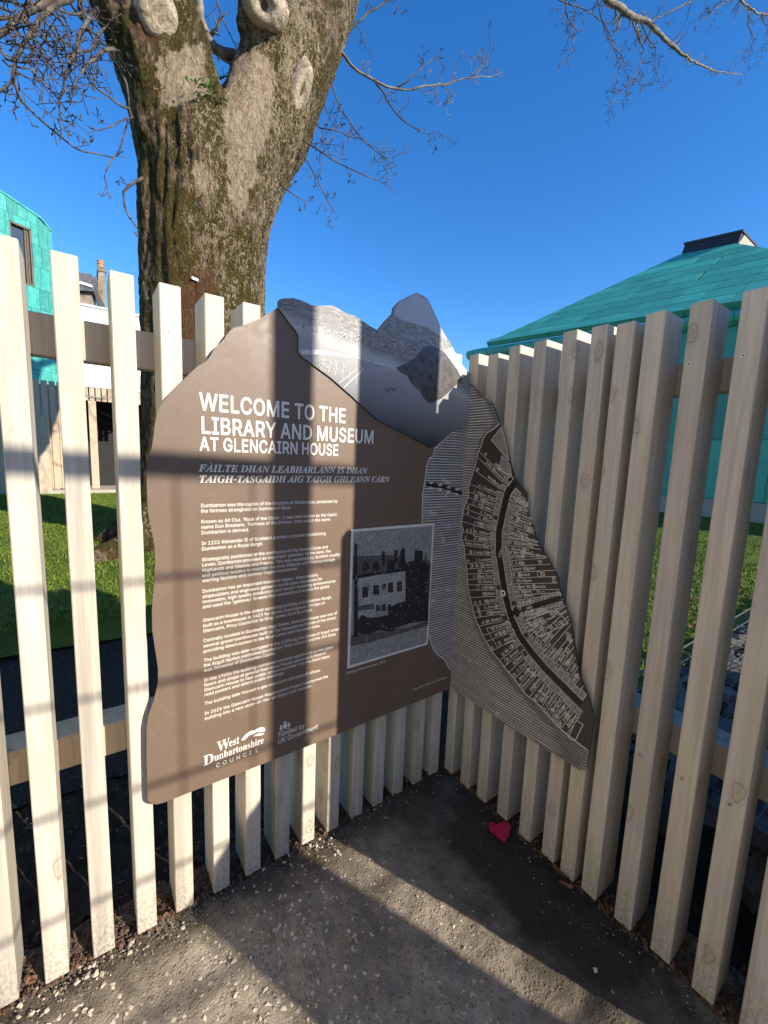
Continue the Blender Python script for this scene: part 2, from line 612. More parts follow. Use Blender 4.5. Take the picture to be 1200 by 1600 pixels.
def blades(n, x0, x1, y0, y1, h0, h1):
    for k in range(n):
        x, y = rg.uniform(x0, x1), rg.uniform(y0, y1)
        h = rg.uniform(h0, h1)
        a = rg.uniform(0, math.pi)
        w = 0.006 + 0.004 * rg.random()
        dx, dy = math.cos(a) * w, math.sin(a) * w
        lx, ly = rg.gauss(0, .35) * h, rg.gauss(0, .35) * h
        z = LAWN + relief(x * .3, y * .3, 0.04, 0.0) - 0.005
        b = len(mb.v)
        mb.v += [(x - dx, y - dy, z), (x + dx, y + dy, z), (x + lx, y + ly, z + h)]
        mb.f.append((b, b + 1, b + 2))


blades(42000, -3.2, -0.3, 2.3, 12.3, 0.015, 0.045)
blades(26000, 1.1, 6.0, -0.25, 3.5, 0.015, 0.045)
blades(12000, 6.0, 12.0, 0.5, 4.5, 0.02, 0.05)
o = mb.build('grass', MT['blade'], fix=False)
o['kind'] = 'stuff'

mb = MB()
for k in range(260):
    x, y = (rg.uniform(-3.4, 0), rg.uniform(2.4, 12)) if k % 2 else (rg.uniform(1.1, 8), rg.uniform(-.2, 4))
    z = LAWN + 0.035
    a, s = rg.uniform(0, 6.28), rg.uniform(.02, .05)
    c_, s_ = math.cos(a) * s, math.sin(a) * s
    mb.quad((x - c_, y - s_, z), (x + s_ * .5, y - c_ * .5, z + .012), (x + c_, y + s_, z + .004), (x - s_ * .5, y + c_ * .5, z + .015))
o = mb.build('fallen_leaves', MT['litter'], fix=False)
o['kind'] = 'stuff'

# ------------------------------------------------------------------ fences
SLAT_H = 1.815


def slat_mesh(name, h, seed):
    mb = MB()
    mb.box(-0.025, 0.025, 0, 0.118, 0, h)
    me = mb.mesh(name)
    bevel(me, 0.0022, 1)
    return me


SM = [slat_mesh('slat', SLAT_H + d, i) for i, d in enumerate((0.0, 0.006, -0.005, 0.012))]
for m_ in SM:
    m_.materials.append(MT['slat'])


def screw(parent, loc, rz, r=0.0068):
    """pan-head screw on a washer with a cross recess, facing local -Y"""
    mb = MB()
    for (ra, y0, y1) in ((r, 0.0, -0.0016), (r * 0.62, -0.0016, -0.0030)):
        n = 12
        b = len(mb.v)
        for y in (y0, y1):
            for k in range(n):
                a = math.tau * k / n
                rr = ra if y == y0 else ra * 0.9
                mb.v.append((math.cos(a) * rr, y, math.sin(a) * rr))
        for k in range(n):
            mb.f.append((b + k, b + (k + 1) % n, b + n + (k + 1) % n, b + n + k))
        mb.f.append(tuple(b + n + k for k in range(n)))
    o = new_obj('screw', mb.mesh('screw'), MT['steel'], parent)
    o.location = loc
    mx = MB()
    q = r * 0.42
    for a in (0.5, 0.5 + math.pi / 2):
        dx, dz = math.cos(a) * q, math.sin(a) * q
        nx, nz = -math.sin(a) * q * .3, math.cos(a) * q * .3
        y = -0.00312 - 0.00002 * a
        mx.quad((dx + nx, y, dz + nz), (-dx + nx, y, -dz + nz), (-dx - nx, y, -dz - nz), (dx - nx, y, dz - nz))
    # the recess rides in the screw mesh as a second material
    me = o.data
    bm = bmesh.new()
    bm.from_mesh(me)
    vs = [bm.verts.new(v) for v in mx.v]
    for f in mx.f:
        fc = bm.faces.new([vs[i] for i in f])
        fc.material_index = 1
    bm.to_mesh(me)
    bm.free()
    me.materials.append(MT['dark'])
    return o


def fence(name, label, axis, centres, rails, screws):
    root = thing(name, label, 'fence', (0, 0, 0))
    slats = []
    rf = random.Random(31 if axis == 'x' else 47)
    for i, c in enumerate(centres):
        o = new_obj('slat', SM[rf.choice((0, 0, 1, 2, 3))], None, root)
        if axis == 'x':
            o.location = (c, rf.uniform(-.0015, .0015), rf.uniform(-.004, .002))
            o.rotation_euler = (rf.uniform(-.0012, .0012), rf.uniform(-.0015, .0015), 0)
        else:
            # local -Y face turned to look along -X
            o.location = (rf.uniform(-.0015, .0015), c, rf.uniform(-.004, .002))
            o.rotation_euler = (rf.uniform(-.0012, .0012), rf.uniform(-.0015, .0015), -math.pi / 2)
        slats.append(o)
    for (z0, z1, d, mt) in rails:
        mb = MB()
        if axis == 'x':
            mb.box(-4.2, 0.10, 0.120, 0.120 + d, z0, z1)
        else:
            mb.box(0.120, 0.120 + d, -1.36, 0.04, z0, z1)
        me = mb.mesh('rail')
        bevel(me, 0.003)
        new_obj('rail', me, MT[mt], root)
    for (px, py) in screws:
        if axis == 'x':
            p = at(px, py, 'y', 0.0)
            s = min(slats, key=lambda q: abs(q.location.x - p.x))
            screw(s, (p.x - s.location.x, -0.0005, p.z - s.location.z), 0)
        else:
            p = at(px, py, 'x', 0.0)
            s = min(slats, key=lambda q: abs(q.location.y - p.y))
            screw(s, (-(p.y - s.location.y), -0.0005, p.z - s.location.z), 0)
    return root


LX = [-.0665, -.1645, -.2705, -.374, -.474, -.582, -.6825, -.781, -.8835, -.985, -1.0945, -1.1955, -1.301, -1.4045, -1.507]
LX += [-1.61 - 0.102 * k for k in range(24)]
RY = [-.0215, -.12, -.2155, -.321, -.427, -.5255, -.600, -.676, -.783, -.8865, -.99, -1.092, -1.204, -1.315]
fence('timber_fence', 'sunlit pale slatted timber fence behind the text half of the sign', 'x', LX,
      [(1.615, 1.715, 0.045, 'rail_pale'), (0.51, 0.605, 0.095, 'rail')], [(261, 518), (275, 545)])
fence('timber_fence', 'shaded pale slatted timber fence behind the map half of the sign', 'y', RY,
      [(1.61, 1.70, 0.045, 'rail_pale'), (0.545, 0.64, 0.095, 'rail_pale')],
      [(1077, 569), (1160, 556), (1001, 1179), (1065, 1216), (1140, 1256)])
# ------------------------------------------------------------------ letter outlines: advance, loops of x,y in 1/1000 em
FONTS = {
    'SB': {
        'A': (500, [[3,-11,11,-16,17,-17,83,-17,95,-14,101,-5,145,121,149,125,155,125,329,125,334,121,383,-12,395,-17,461,-17,473,-14,479,-6,479,7,293,511,285,523,275,526,203,526,191,523,186,517,0,7,0,-5],[185,216,180,217,181,223,239,396,299,217]]),
        'B': (476, [[47,-11,55,-16,61,-17,247,-17,307,-12,349,2,385,24,415,59,430,97,435,133,419,205,415,214,373,259,357,265,402,313,415,373,410,415,397,448,391,457,371,481,337,506,295,520,241,526,61,526,51,523,45,517,43,505,43,1],[145,74,142,79,142,211,145,214,247,214,295,203,326,175,337,133,331,110,314,91,289,79,247,74],[145,302,142,307,142,427,145,435,235,435,277,430,301,416,314,397,318,373,308,337,281,313,235,302]]),
        'C': (530, [[219,-18,269,-24,342,-12,411,24,463,84,490,156,488,168,479,176,401,175,393,168,376,126,347,95,311,77,269,70,227,76,195,90,167,114,142,150,126,198,120,252,126,312,140,354,161,389,197,419,227,433,263,438,311,432,347,414,371,389,392,342,401,333,473,331,485,336,489,342,489,354,463,426,413,484,347,519,269,533,197,523,141,498,91,456,56,402,32,336,23,258,32,174,55,108,90,54,143,10,197,-14]]),
        'D': (523, [[47,-11,55,-16,61,-17,217,-17,295,-9,363,19,409,55,447,109,472,181,479,253,472,331,449,397,415,448,361,493,299,517,229,526,61,526,51,523,45,517,43,505,43,1],[145,74,142,79,143,433,145,435,223,435,271,429,307,415,343,385,361,357,377,307,382,253,378,205,364,157,337,118,307,95,271,81,211,74]]),
        'E': (439, [[47,-11,55,-16,61,-17,373,-17,379,-17,388,-11,392,1,392,61,389,67,379,74,151,74,145,74,142,79,142,205,145,212,355,212,367,217,372,229,372,289,367,298,361,302,145,303,142,307,143,433,145,435,379,437,387,445,389,457,389,511,385,520,379,524,61,526,51,523,45,517,43,505,43,1]]),
        'G': (541, [[220,-18,269,-24,329,-17,383,3,429,36,467,85,488,138,495,198,495,258,491,267,485,271,281,273,274,270,266,258,266,198,272,186,281,182,389,182,395,180,393,162,381,132,364,108,332,84,305,74,269,70,227,76,197,89,162,120,142,150,126,198,120,258,126,312,140,354,161,390,191,416,227,433,263,439,311,431,347,412,372,384,393,342,401,334,473,332,485,336,489,342,490,354,463,426,413,483,347,519,269,533,197,524,140,498,90,456,55,402,31,336,23,258,31,174,54,108,89,56,143,9,197,-14]]),
        'H': (537, [[47,-11,55,-16,61,-17,127,-17,138,-11,141,-5,142,211,145,215,151,215,373,214,375,211,376,-5,379,-11,391,-17,457,-17,470,-11,474,1,474,505,472,517,466,523,457,526,391,526,383,523,377,517,375,505,375,313,373,306,145,306,142,313,142,505,140,517,133,524,121,526,61,526,51,523,45,517,43,505,43,1]]),
        'I': (321, [[18,-11,26,-16,32,-17,266,-17,278,-14,284,-8,286,1,286,55,283,67,272,74,206,74,200,79,200,433,206,435,272,435,280,439,286,451,286,511,284,517,278,523,266,526,32,526,22,523,16,517,14,511,14,451,20,439,32,435,98,435,101,427,101,79,98,74,92,74,26,73,17,67,14,55,14,1]]),
        'L': (413, [[47,-11,55,-16,61,-17,361,-17,373,-12,377,-5,378,61,373,69,367,73,151,74,145,74,142,79,142,511,139,518,127,526,55,525,49,522,43,511,43,1]]),
        'M': (649, [[47,-11,55,-16,61,-17,121,-17,133,-13,138,-5,139,325,139,313,145,310,270,-5,277,-14,289,-17,343,-17,355,-11,481,311,487,313,487,325,488,-5,493,-13,505,-17,571,-17,581,-11,585,1,585,505,583,517,578,523,565,526,475,526,467,523,461,517,336,193,319,142,313,135,293,193,167,517,161,523,151,526,61,526,49,522,45,517,43,505,43,1]]),
        'N': (544, [[47,-11,55,-16,61,-17,127,-17,138,-11,141,-5,140,343,142,349,145,352,190,277,374,-11,379,-15,391,-17,463,-17,476,-11,480,1,480,505,480,511,475,521,463,526,397,526,385,518,382,511,382,163,379,157,146,523,133,526,61,526,51,523,45,517,43,505,43,1]]),
        'O': (554, [[219,-18,269,-24,329,-16,395,12,443,53,476,102,502,174,510,252,503,330,478,402,442,456,395,497,329,525,269,533,203,525,141,498,92,456,56,402,31,330,23,252,32,174,55,108,91,54,139,12,197,-14],[257,72,227,76,197,89,161,120,141,150,127,192,120,252,126,312,140,354,162,390,197,420,227,433,269,439,305,434,336,420,371,391,391,360,408,312,413,252,408,198,392,150,371,118,341,92,305,76,269,70]]),
        'R': (469, [[47,-11,55,-16,61,-17,127,-17,138,-11,141,-5,142,175,145,181,235,181,343,-14,355,-17,427,-17,433,-16,441,-11,444,-5,443,7,339,199,379,228,406,265,422,307,426,349,422,397,406,439,379,477,343,503,295,520,235,526,61,526,51,523,45,517,43,505,43,1],[145,272,142,277,142,427,145,435,229,435,289,424,318,397,327,355,319,313,316,307,290,283,229,272]]),
        'S': (467, [[167,-20,225,-26,279,-21,327,-6,375,25,399,53,419,94,425,142,412,202,409,208,371,250,315,281,219,309,177,323,144,346,135,358,133,376,143,406,147,411,177,433,225,442,261,437,291,423,309,405,322,370,333,361,405,361,416,370,418,382,411,418,390,460,363,488,327,511,279,528,225,533,177,528,129,512,92,490,63,460,42,418,35,370,43,322,75,276,123,244,177,223,287,190,315,170,319,166,327,142,327,136,315,104,285,80,279,76,225,66,171,76,141,96,135,104,120,142,111,152,39,154,33,153,25,148,21,136,29,94,51,49,83,16,123,-7]]),
        'T': (469, [[180,-11,189,-17,195,-17,255,-17,267,-14,273,-5,275,433,279,435,417,435,428,439,434,451,434,511,429,521,423,525,33,526,23,523,17,517,15,511,15,451,21,439,27,436,171,435,175,433,176,1]]),
        'U': (538, [[203,-19,265,-24,319,-19,367,-2,415,31,447,71,467,119,474,173,474,509,469,521,463,525,391,526,381,521,377,515,376,185,362,125,346,101,325,85,295,73,259,69,223,73,193,85,171,101,155,125,141,185,140,515,133,523,121,526,55,525,49,522,44,515,43,173,50,119,71,71,103,30,145,1]]),
        'W': (707, [[142,-11,155,-17,227,-17,239,-14,245,-8,341,346,347,337,437,1,442,-11,455,-17,533,-17,543,-11,546,-5,687,505,687,511,683,520,671,526,605,526,593,523,588,517,497,163,491,147,397,511,390,523,377,526,305,526,297,523,291,517,197,159,191,151,97,517,91,523,83,526,17,526,5,522,1,517,-1,505,137,1]]),
        'Y': (492, [[190,-11,203,-17,269,-17,281,-11,284,-5,286,205,469,499,472,511,467,521,461,525,383,526,371,523,267,355,239,306,233,307,101,523,89,526,17,526,7,523,1,517,-1,505,2,499,185,205,186,1]]),
        ' ': (188, []),
    },
    'S': {
        'A': (488, [[9,0,16,-7,86,-7,92,0,142,135,338,135,388,0,394,-7,464,-7,470,0,283,511,275,516,205,516,194,511],[170,206,166,210,240,427,312,210,303,206]]),
        'B': (464, [[53,0,60,-7,249,-7,305,-2,347,12,375,29,406,63,420,98,425,133,409,203,368,250,329,266,361,281,392,315,405,371,400,413,385,448,361,476,333,497,291,511,242,516,60,516,53,511],[137,64,132,70,132,217,137,224,249,224,304,210,334,182,347,133,340,105,322,84,291,69,249,65],[137,292,132,301,132,434,132,441,137,445,235,445,277,440,311,420,324,399,328,371,316,329,284,302,235,292]]),
        'C': (518, [[212,-7,271,-13,341,-2,404,31,453,87,478,154,480,161,474,167,404,165,383,119,355,89,313,67,264,60,222,67,187,83,155,112,131,150,116,196,110,252,117,315,131,359,152,393,190,427,222,442,264,449,313,442,355,420,382,392,404,342,477,343,480,350,453,423,406,476,341,511,264,523,201,514,145,489,98,448,66,399,41,329,33,252,42,175,64,112,102,56,144,21,201,-5]]),
        'D': (511, [[53,0,60,-7,214,-7,291,1,359,28,403,63,437,112,462,182,469,252,462,329,436,399,403,447,358,483,298,507,228,516,60,516,53,511],[137,64,132,70,132,441,137,445,221,445,270,440,312,424,350,392,373,357,386,315,392,252,387,203,373,154,345,112,312,86,277,72,214,64]]),
        'E': (427, [[53,0,60,-7,375,-7,382,0,382,56,375,64,137,64,132,70,132,217,137,222,354,222,359,224,362,231,362,287,354,293,135,294,132,301,132,441,137,445,375,446,379,455,379,511,375,515,60,516,53,511]]),
        'F': (418, [[53,0,60,-7,123,-7,132,0,132,203,132,210,137,214,347,214,353,224,353,280,347,285,134,287,132,441,137,445,368,445,375,448,376,455,375,512,368,516,60,516,53,511]]),
        'G': (529, [[213,-7,271,-14,326,-7,382,14,425,47,454,84,478,140,485,196,485,252,484,259,474,263,285,263,278,261,278,194,285,192,397,192,406,189,403,161,390,127,369,98,341,77,306,64,271,60,229,65,194,79,159,107,131,150,116,196,110,252,117,315,131,359,152,394,187,426,222,442,264,449,313,441,355,418,383,385,404,343,474,342,481,350,455,420,411,470,341,511,264,523,201,515,145,490,97,448,65,399,40,329,33,252,40,182,63,112,96,63,143,21,201,-5]]),
        'H': (525, [[53,0,60,-7,123,-7,132,0,132,217,135,224,382,225,385,217,385,0,389,-6,396,-7,459,-7,464,0,464,504,464,511,459,516,396,516,385,511,385,301,382,297,375,296,137,296,132,301,132,511,123,516,60,516,53,511]]),
        'I': (309, [[24,0,31,-7,269,-7,276,0,276,56,271,63,199,64,192,65,190,70,190,441,199,445,269,445,274,448,276,511,269,516,31,516,24,511,26,448,31,445,108,444,111,441,111,70,108,65,101,64,29,63,24,56]]),
        'J': (405, [[142,-7,187,-14,250,-3,299,28,332,77,343,147,343,504,341,513,334,516,271,516,265,511,265,147,258,105,243,80,215,62,187,57,152,63,130,77,112,105,103,177,96,180,33,180,26,175,27,140,40,74,71,28,117,-1]]),
        'K': (475, [[53,0,60,-7,123,-7,130,-4,132,161,193,227,200,230,368,-5,452,-6,456,0,453,7,252,287,452,503,455,511,452,514,361,515,137,270,132,280,132,511,123,516,60,516,53,511]]),
        'L': (401, [[53,0,60,-7,361,-7,368,0,368,56,361,64,137,64,132,70,132,504,130,513,123,516,60,516,53,511]]),
        'M': (637, [[53,0,60,-7,123,-7,129,0,130,383,164,287,278,0,284,-7,291,-7,340,-7,350,0,494,376,498,364,497,0,501,-6,508,-7,571,-6,575,0,575,504,571,515,480,516,469,511,345,189,319,109,312,105,284,189,159,511,151,516,60,516,53,511]]),
        'N': (532, [[53,0,60,-7,123,-7,132,0,130,398,196,287,382,-4,389,-7,466,-6,470,0,470,504,466,515,403,516,392,511,393,133,389,119,143,511,137,516,130,516,60,516,53,511]]),
        'O': (542, [[212,-7,264,-14,327,-6,390,21,432,56,467,107,492,175,500,252,493,329,468,399,435,448,390,488,327,515,264,523,208,515,145,489,99,448,66,399,41,329,33,252,42,175,64,112,102,56,144,21,201,-5],[250,62,222,67,187,83,155,112,131,147,117,192,111,259,117,315,130,357,156,399,187,426,222,442,271,448,306,443,341,429,378,399,400,364,417,315,423,252,416,189,401,147,376,108,348,84,313,68,271,61]]),
        'P': (453, [[53,0,60,-7,123,-7,132,0,132,168,132,175,137,179,235,179,291,184,340,204,373,231,394,259,411,308,416,350,411,392,396,434,375,462,333,494,291,510,235,516,60,516,53,511],[137,249,133,252,132,259,132,434,132,441,137,445,228,445,291,433,326,399,336,350,327,301,297,266,291,262,235,250]]),
        'R': (457, [[53,0,60,-7,123,-7,132,0,132,182,137,191,242,191,347,-3,354,-7,424,-7,431,-6,435,0,325,203,368,232,395,266,412,308,416,350,411,399,397,434,372,469,340,493,291,511,235,516,60,516,53,511],[137,262,132,266,132,273,132,434,132,441,137,445,235,445,291,434,326,402,337,350,329,308,298,276,235,262]]),
        'S': (455, [[164,-9,227,-16,276,-11,325,4,367,31,392,61,409,96,415,138,401,201,363,243,311,272,171,315,136,340,126,355,122,376,134,411,140,418,171,442,227,452,262,447,297,432,318,410,332,374,339,371,402,371,408,376,400,418,381,455,356,481,323,502,276,518,227,523,178,518,136,505,98,481,73,456,51,411,45,369,53,327,80,285,129,252,185,231,290,200,325,175,336,145,338,138,325,102,318,93,283,67,227,57,171,65,134,89,127,96,108,142,38,144,31,138,39,96,60,54,87,25,122,4]]),
        'T': (457, [[186,0,193,-7,256,-7,264,0,264,441,270,445,417,445,422,448,424,455,424,511,417,516,32,516,25,511,25,455,27,448,32,445,179,445,186,441]]),
        'U': (526, [[199,-8,256,-15,319,-8,368,10,403,34,439,76,458,125,464,174,464,503,464,510,459,516,396,516,386,510,386,181,371,118,354,95,326,74,298,63,256,59,221,63,193,73,165,93,147,118,131,181,131,510,123,516,60,516,53,510,53,174,59,125,79,76,109,38,151,9]]),
        'V': (488, [[197,0,205,-7,275,-7,282,-5,285,0,469,504,470,511,464,516,394,516,388,511,240,80,198,210,91,511,86,516,79,516,16,516,9,511]]),
        'W': (695, [[148,0,156,-7,226,-7,233,-6,237,0,338,377,345,386,448,0,457,-7,534,-5,676,504,674,514,604,516,596,511,492,99,387,511,380,516,310,516,299,511,198,118,191,108,89,511,79,516,16,516,9,511]]),
        'X': (483, [[11,0,18,-7,95,-5,188,126,235,200,242,195,286,126,375,-2,382,-7,459,-6,463,0,460,7,287,259,286,266,451,504,452,512,445,516,375,516,368,512,291,402,242,325,235,322,207,369,109,513,102,516,25,514,22,511,24,504,191,259]]),
        'Y': (480, [[196,0,205,-7,268,-7,275,0,275,203,460,504,462,511,457,516,380,516,374,511,275,349,240,285,233,285,98,511,93,516,86,516,16,516,9,511,11,504,194,210,196,203]]),
        ' ': (188, []),
        'a': (398, [[126,-9,163,-16,219,-5,255,19,268,35,270,-2,275,-7,338,-7,344,-2,344,250,329,320,289,366,240,386,191,391,128,380,72,348,34,292,38,285,100,267,107,272,121,293,149,314,198,323,233,316,261,292,268,257,261,243,233,234,121,217,72,197,37,164,23,110,28,75,39,47,44,39,93,-2],[163,53,135,58,110,75,100,103,108,131,114,138,142,154,268,176,269,138,256,96,226,67,170,52]]),
        'b': (433, [[195,-8,228,-15,277,-8,319,12,351,41,377,83,392,132,397,188,390,251,377,293,351,335,319,365,277,384,228,391,172,380,137,355,123,340,121,510,116,516,53,516,46,510,46,-1,53,-7,116,-5,119,-1,119,34,123,40,133,27,165,1],[214,55,193,57,169,69,137,111,132,118,120,188,131,258,165,306,193,319,221,323,249,319,277,303,309,258,321,188,308,118,277,75,249,58]]),
        'c': (404, [[156,-8,209,-15,258,-8,306,13,348,55,368,97,370,104,363,109,307,123,300,122,286,94,265,71,237,58,202,54,174,58,153,70,116,118,103,188,114,251,153,306,174,318,202,322,237,319,271,300,283,286,300,256,366,272,369,279,344,328,307,363,259,384,209,391,160,385,111,364,77,335,54,300,33,244,28,181,33,132,49,83,77,41,110,13]]),
        'd': (433, [[148,-8,195,-15,251,-3,286,21,300,37,305,34,306,27,306,-1,314,-7,370,-7,379,-1,377,513,370,516,314,516,304,510,304,349,300,340,286,356,251,381,195,391,153,385,104,363,73,335,48,293,32,244,27,188,32,132,48,83,76,38,111,8],[202,54,174,58,147,76,117,118,103,188,113,251,118,263,153,307,174,318,202,322,237,317,257,307,263,300,294,258,305,188,292,118,262,76,237,59]]),
        'e': (412, [[157,-8,216,-14,286,-2,339,34,372,90,363,99,307,112,300,108,279,78,255,62,209,54,153,68,132,87,116,111,108,153,108,160,111,162,370,162,378,167,378,195,363,286,321,348,265,381,202,391,153,384,111,365,76,334,53,300,32,244,28,181,33,132,49,83,77,41,110,13],[111,228,109,237,115,265,146,302,174,319,202,323,237,318,260,307,291,265,297,237,296,230,293,228]]),
        'f': (262, [[74,0,83,-7,139,-7,146,-5,149,0,149,315,153,320,230,320,235,329,235,378,231,385,153,386,149,392,150,420,160,455,171,462,195,467,230,462,249,518,248,525,244,528,223,534,188,537,132,525,90,489,74,434,74,392,69,386,6,386,-1,378,-1,329,2,322,69,320,74,315]]),
        'g': (433, [[160,-151,209,-158,293,-143,328,-123,355,-95,372,-60,379,-4,377,383,370,386,314,386,306,381,305,346,300,342,290,353,251,381,195,391,153,385,104,363,76,338,48,294,32,241,27,192,32,136,49,87,76,48,111,20,146,5,195,-2,258,12,293,37,300,47,304,38,304,-4,296,-46,279,-67,251,-83,209,-90,160,-82,126,-60,104,-35,97,-35,44,-67,46,-74,79,-116,132,-147],[174,70,146,86,115,129,103,192,115,255,153,308,174,318,202,322,230,319,258,307,293,262,305,192,294,129,292,122,258,80,237,71,209,67]]),
        'h': (418, [[46,0,53,-7,116,-7,121,0,121,224,131,273,133,280,165,310,214,321,242,317,249,312,265,301,283,273,289,231,289,0,298,-7,354,-7,361,-5,364,0,364,238,360,287,348,322,326,353,298,375,228,391,179,383,151,369,123,341,121,504,121,511,116,516,53,516,46,511]]),
        'i': (175, [[46,0,55,-7,111,-7,118,-5,121,0,121,378,117,385,55,386,48,383,46,378],[70,441,83,436,118,450,133,483,118,518,83,531,48,515,34,483,48,452]]),
        'j': (175, [[-17,-143,-10,-150,4,-150,67,-136,108,-94,110,-87,121,-31,121,375,116,386,53,386,47,382,46,-24,32,-69,18,-77,-10,-80,-17,-87],[77,438,88,437,116,448,132,480,120,515,81,531,47,515,35,480,47,452]]),
        'k': (389, [[46,0,53,-7,116,-7,121,0,121,133,124,140,151,165,158,162,291,-6,368,-7,375,-6,379,0,211,217,367,378,361,386,282,385,123,224,121,504,121,511,116,516,53,516,46,511]]),
        'l': (197, [[96,-2,137,-9,158,-8,186,-2,188,5,177,54,172,61,151,59,130,66,125,75,122,96,121,509,116,516,53,516,46,509,46,82,51,47,66,19]]),
        'm': (618, [[46,0,53,-7,116,-7,121,0,121,238,131,280,134,287,158,310,200,323,228,318,245,308,263,280,267,259,267,0,270,-5,277,-7,333,-7,340,-4,342,245,350,280,352,287,375,311,417,322,445,319,466,309,483,287,484,280,489,252,489,0,494,-7,557,-7,564,0,564,252,559,301,544,336,528,357,501,378,438,393,375,379,333,348,319,324,314,336,291,367,256,387,221,393,172,383,130,353,123,342,116,385,51,385,46,378]]),
        'n': (418, [[46,0,53,-7,116,-7,121,0,121,224,131,273,133,280,165,310,214,321,242,317,249,312,265,301,283,273,289,231,289,0,298,-7,361,-5,364,0,364,238,360,287,344,329,326,353,298,375,228,391,186,386,151,369,123,341,119,350,119,378,116,385,53,386,46,378]]),
        'o': (424, [[156,-8,209,-15,258,-9,300,9,342,47,366,83,383,132,388,188,383,244,366,293,338,335,307,362,258,385,209,391,160,385,111,364,77,335,54,300,33,244,28,181,33,132,49,83,77,41,110,13],[195,55,174,58,153,70,116,118,103,188,117,258,146,300,174,318,209,323,244,316,269,300,300,254,312,188,299,118,265,72,237,57,209,53]]),
        'p': (433, [[46,-143,53,-150,116,-150,121,-143,124,18,130,30,172,-3,228,-15,277,-8,318,11,347,37,376,81,391,130,397,186,391,249,375,298,353,333,314,368,277,384,228,391,165,377,136,354,123,338,119,347,119,375,116,384,53,386,47,382],[193,57,165,73,133,116,121,186,131,256,165,305,172,310,193,319,214,322,249,319,277,303,310,256,320,186,310,123,276,74,256,61,221,54]]),
        'q': (433, [[304,-143,307,-148,314,-150,370,-150,379,-143,378,382,370,386,314,386,307,382,306,347,300,340,288,354,251,381,195,391,146,383,111,368,77,340,50,298,32,242,27,186,33,130,49,81,75,39,107,11,146,-7,195,-15,251,-3,291,25,300,38,304,25],[174,58,148,74,115,123,104,186,114,256,153,307,179,319,202,322,230,319,260,305,294,256,304,186,293,123,261,74,252,67,230,57,209,55]]),
        'r': (267, [[46,0,53,-7,116,-7,121,0,121,231,130,273,137,285,165,309,207,319,242,315,249,320,250,385,242,391,214,392,179,387,151,374,123,349,119,357,119,378,115,385,53,386,46,378]]),
        's': (373, [[137,-8,183,-15,260,-1,295,19,316,41,333,76,338,104,333,139,309,177,274,202,176,229,134,246,127,254,117,279,120,293,134,310,155,321,183,325,218,321,232,314,239,309,267,270,330,286,330,293,305,342,253,379,190,391,113,377,59,335,44,307,40,272,46,237,69,202,106,178,148,163,211,148,246,132,260,104,254,83,239,67,218,58,183,52,127,67,111,83,99,112,92,114,36,101,30,97,30,90,57,33,106,-1]]),
        't': (236, [[122,-4,167,-11,188,-10,216,-4,220,3,206,59,202,61,174,57,144,66,133,101,134,318,202,320,209,323,211,381,202,386,134,388,132,474,125,478,69,478,62,477,58,472,57,388,6,386,-1,381,-1,325,6,320,57,318,58,94,65,52,87,17]]),
        'u': (418, [[152,-5,179,-11,221,-7,257,9,284,35,291,37,291,2,294,-5,362,-5,364,2,364,373,361,384,298,386,289,380,289,156,277,102,242,67,200,57,165,64,144,79,126,107,121,149,121,380,116,386,109,386,53,386,46,380,46,142,50,93,62,58,88,23,116,4]]),
        'v': (398, [[155,0,164,-7,227,-7,233,0,375,371,378,378,374,385,304,386,297,378,219,161,199,98,192,94,87,385,17,386,10,378]]),
        'w': (575, [[131,0,135,-6,142,-7,198,-7,205,-2,282,271,289,259,361,0,366,-7,373,-7,429,-7,436,-1,550,371,552,378,548,385,478,386,472,378,401,114,394,113,324,378,317,386,254,386,247,383,200,217,170,97,93,382,86,386,21,385,16,378]]),
        'x': (387, [[14,0,21,-7,91,-7,98,-2,154,82,189,141,280,-2,287,-7,357,-7,364,-2,362,7,235,189,236,196,355,371,359,378,357,383,350,386,279,385,189,250,105,384,98,386,26,385,22,378,26,371,145,196]]),
        'y': (398, [[44,-145,87,-152,136,-144,143,-142,183,-110,213,-54,376,373,378,380,374,385,304,386,298,380,199,100,192,94,91,380,87,385,80,386,17,386,10,380,154,2,145,-33,122,-71,101,-82,59,-79,56,-82,40,-138]]),
        'z': (389, [[35,0,42,-7,343,-5,346,0,346,56,343,61,147,67,143,70,340,329,340,378,336,385,49,386,42,381,41,322,49,316,224,313,231,313,236,308,36,49]]),
        '0': (461, [[180,-7,230,-14,279,-6,328,19,363,56,388,105,407,182,412,252,407,329,390,399,365,448,321,493,279,515,230,523,174,515,127,490,119,483,88,448,63,399,46,329,41,252,46,182,62,112,90,57,123,21,167,-3],[195,63,164,84,147,105,132,140,117,259,130,364,146,401,167,428,188,442,195,446,230,452,258,446,279,434,308,399,323,364,337,252,323,147,306,105,286,80,258,63,230,58]]),
        '1': (461, [[69,0,76,-7,391,-7,398,0,398,56,391,62,285,63,283,504,279,515,195,515,84,434,79,427,79,357,83,352,90,352,202,432,205,427,205,70,202,62,76,62,69,56]]),
        '2': (461, [[57,0,64,-7,386,-7,393,-5,396,0,396,56,392,63,183,67,172,70,272,175,339,252,377,315,388,371,383,413,365,451,344,476,309,503,267,518,225,523,182,518,141,503,113,483,78,441,64,406,59,364,64,355,131,357,145,406,169,434,176,441,225,453,267,443,296,420,302,413,313,371,304,329,277,287,57,49]]),
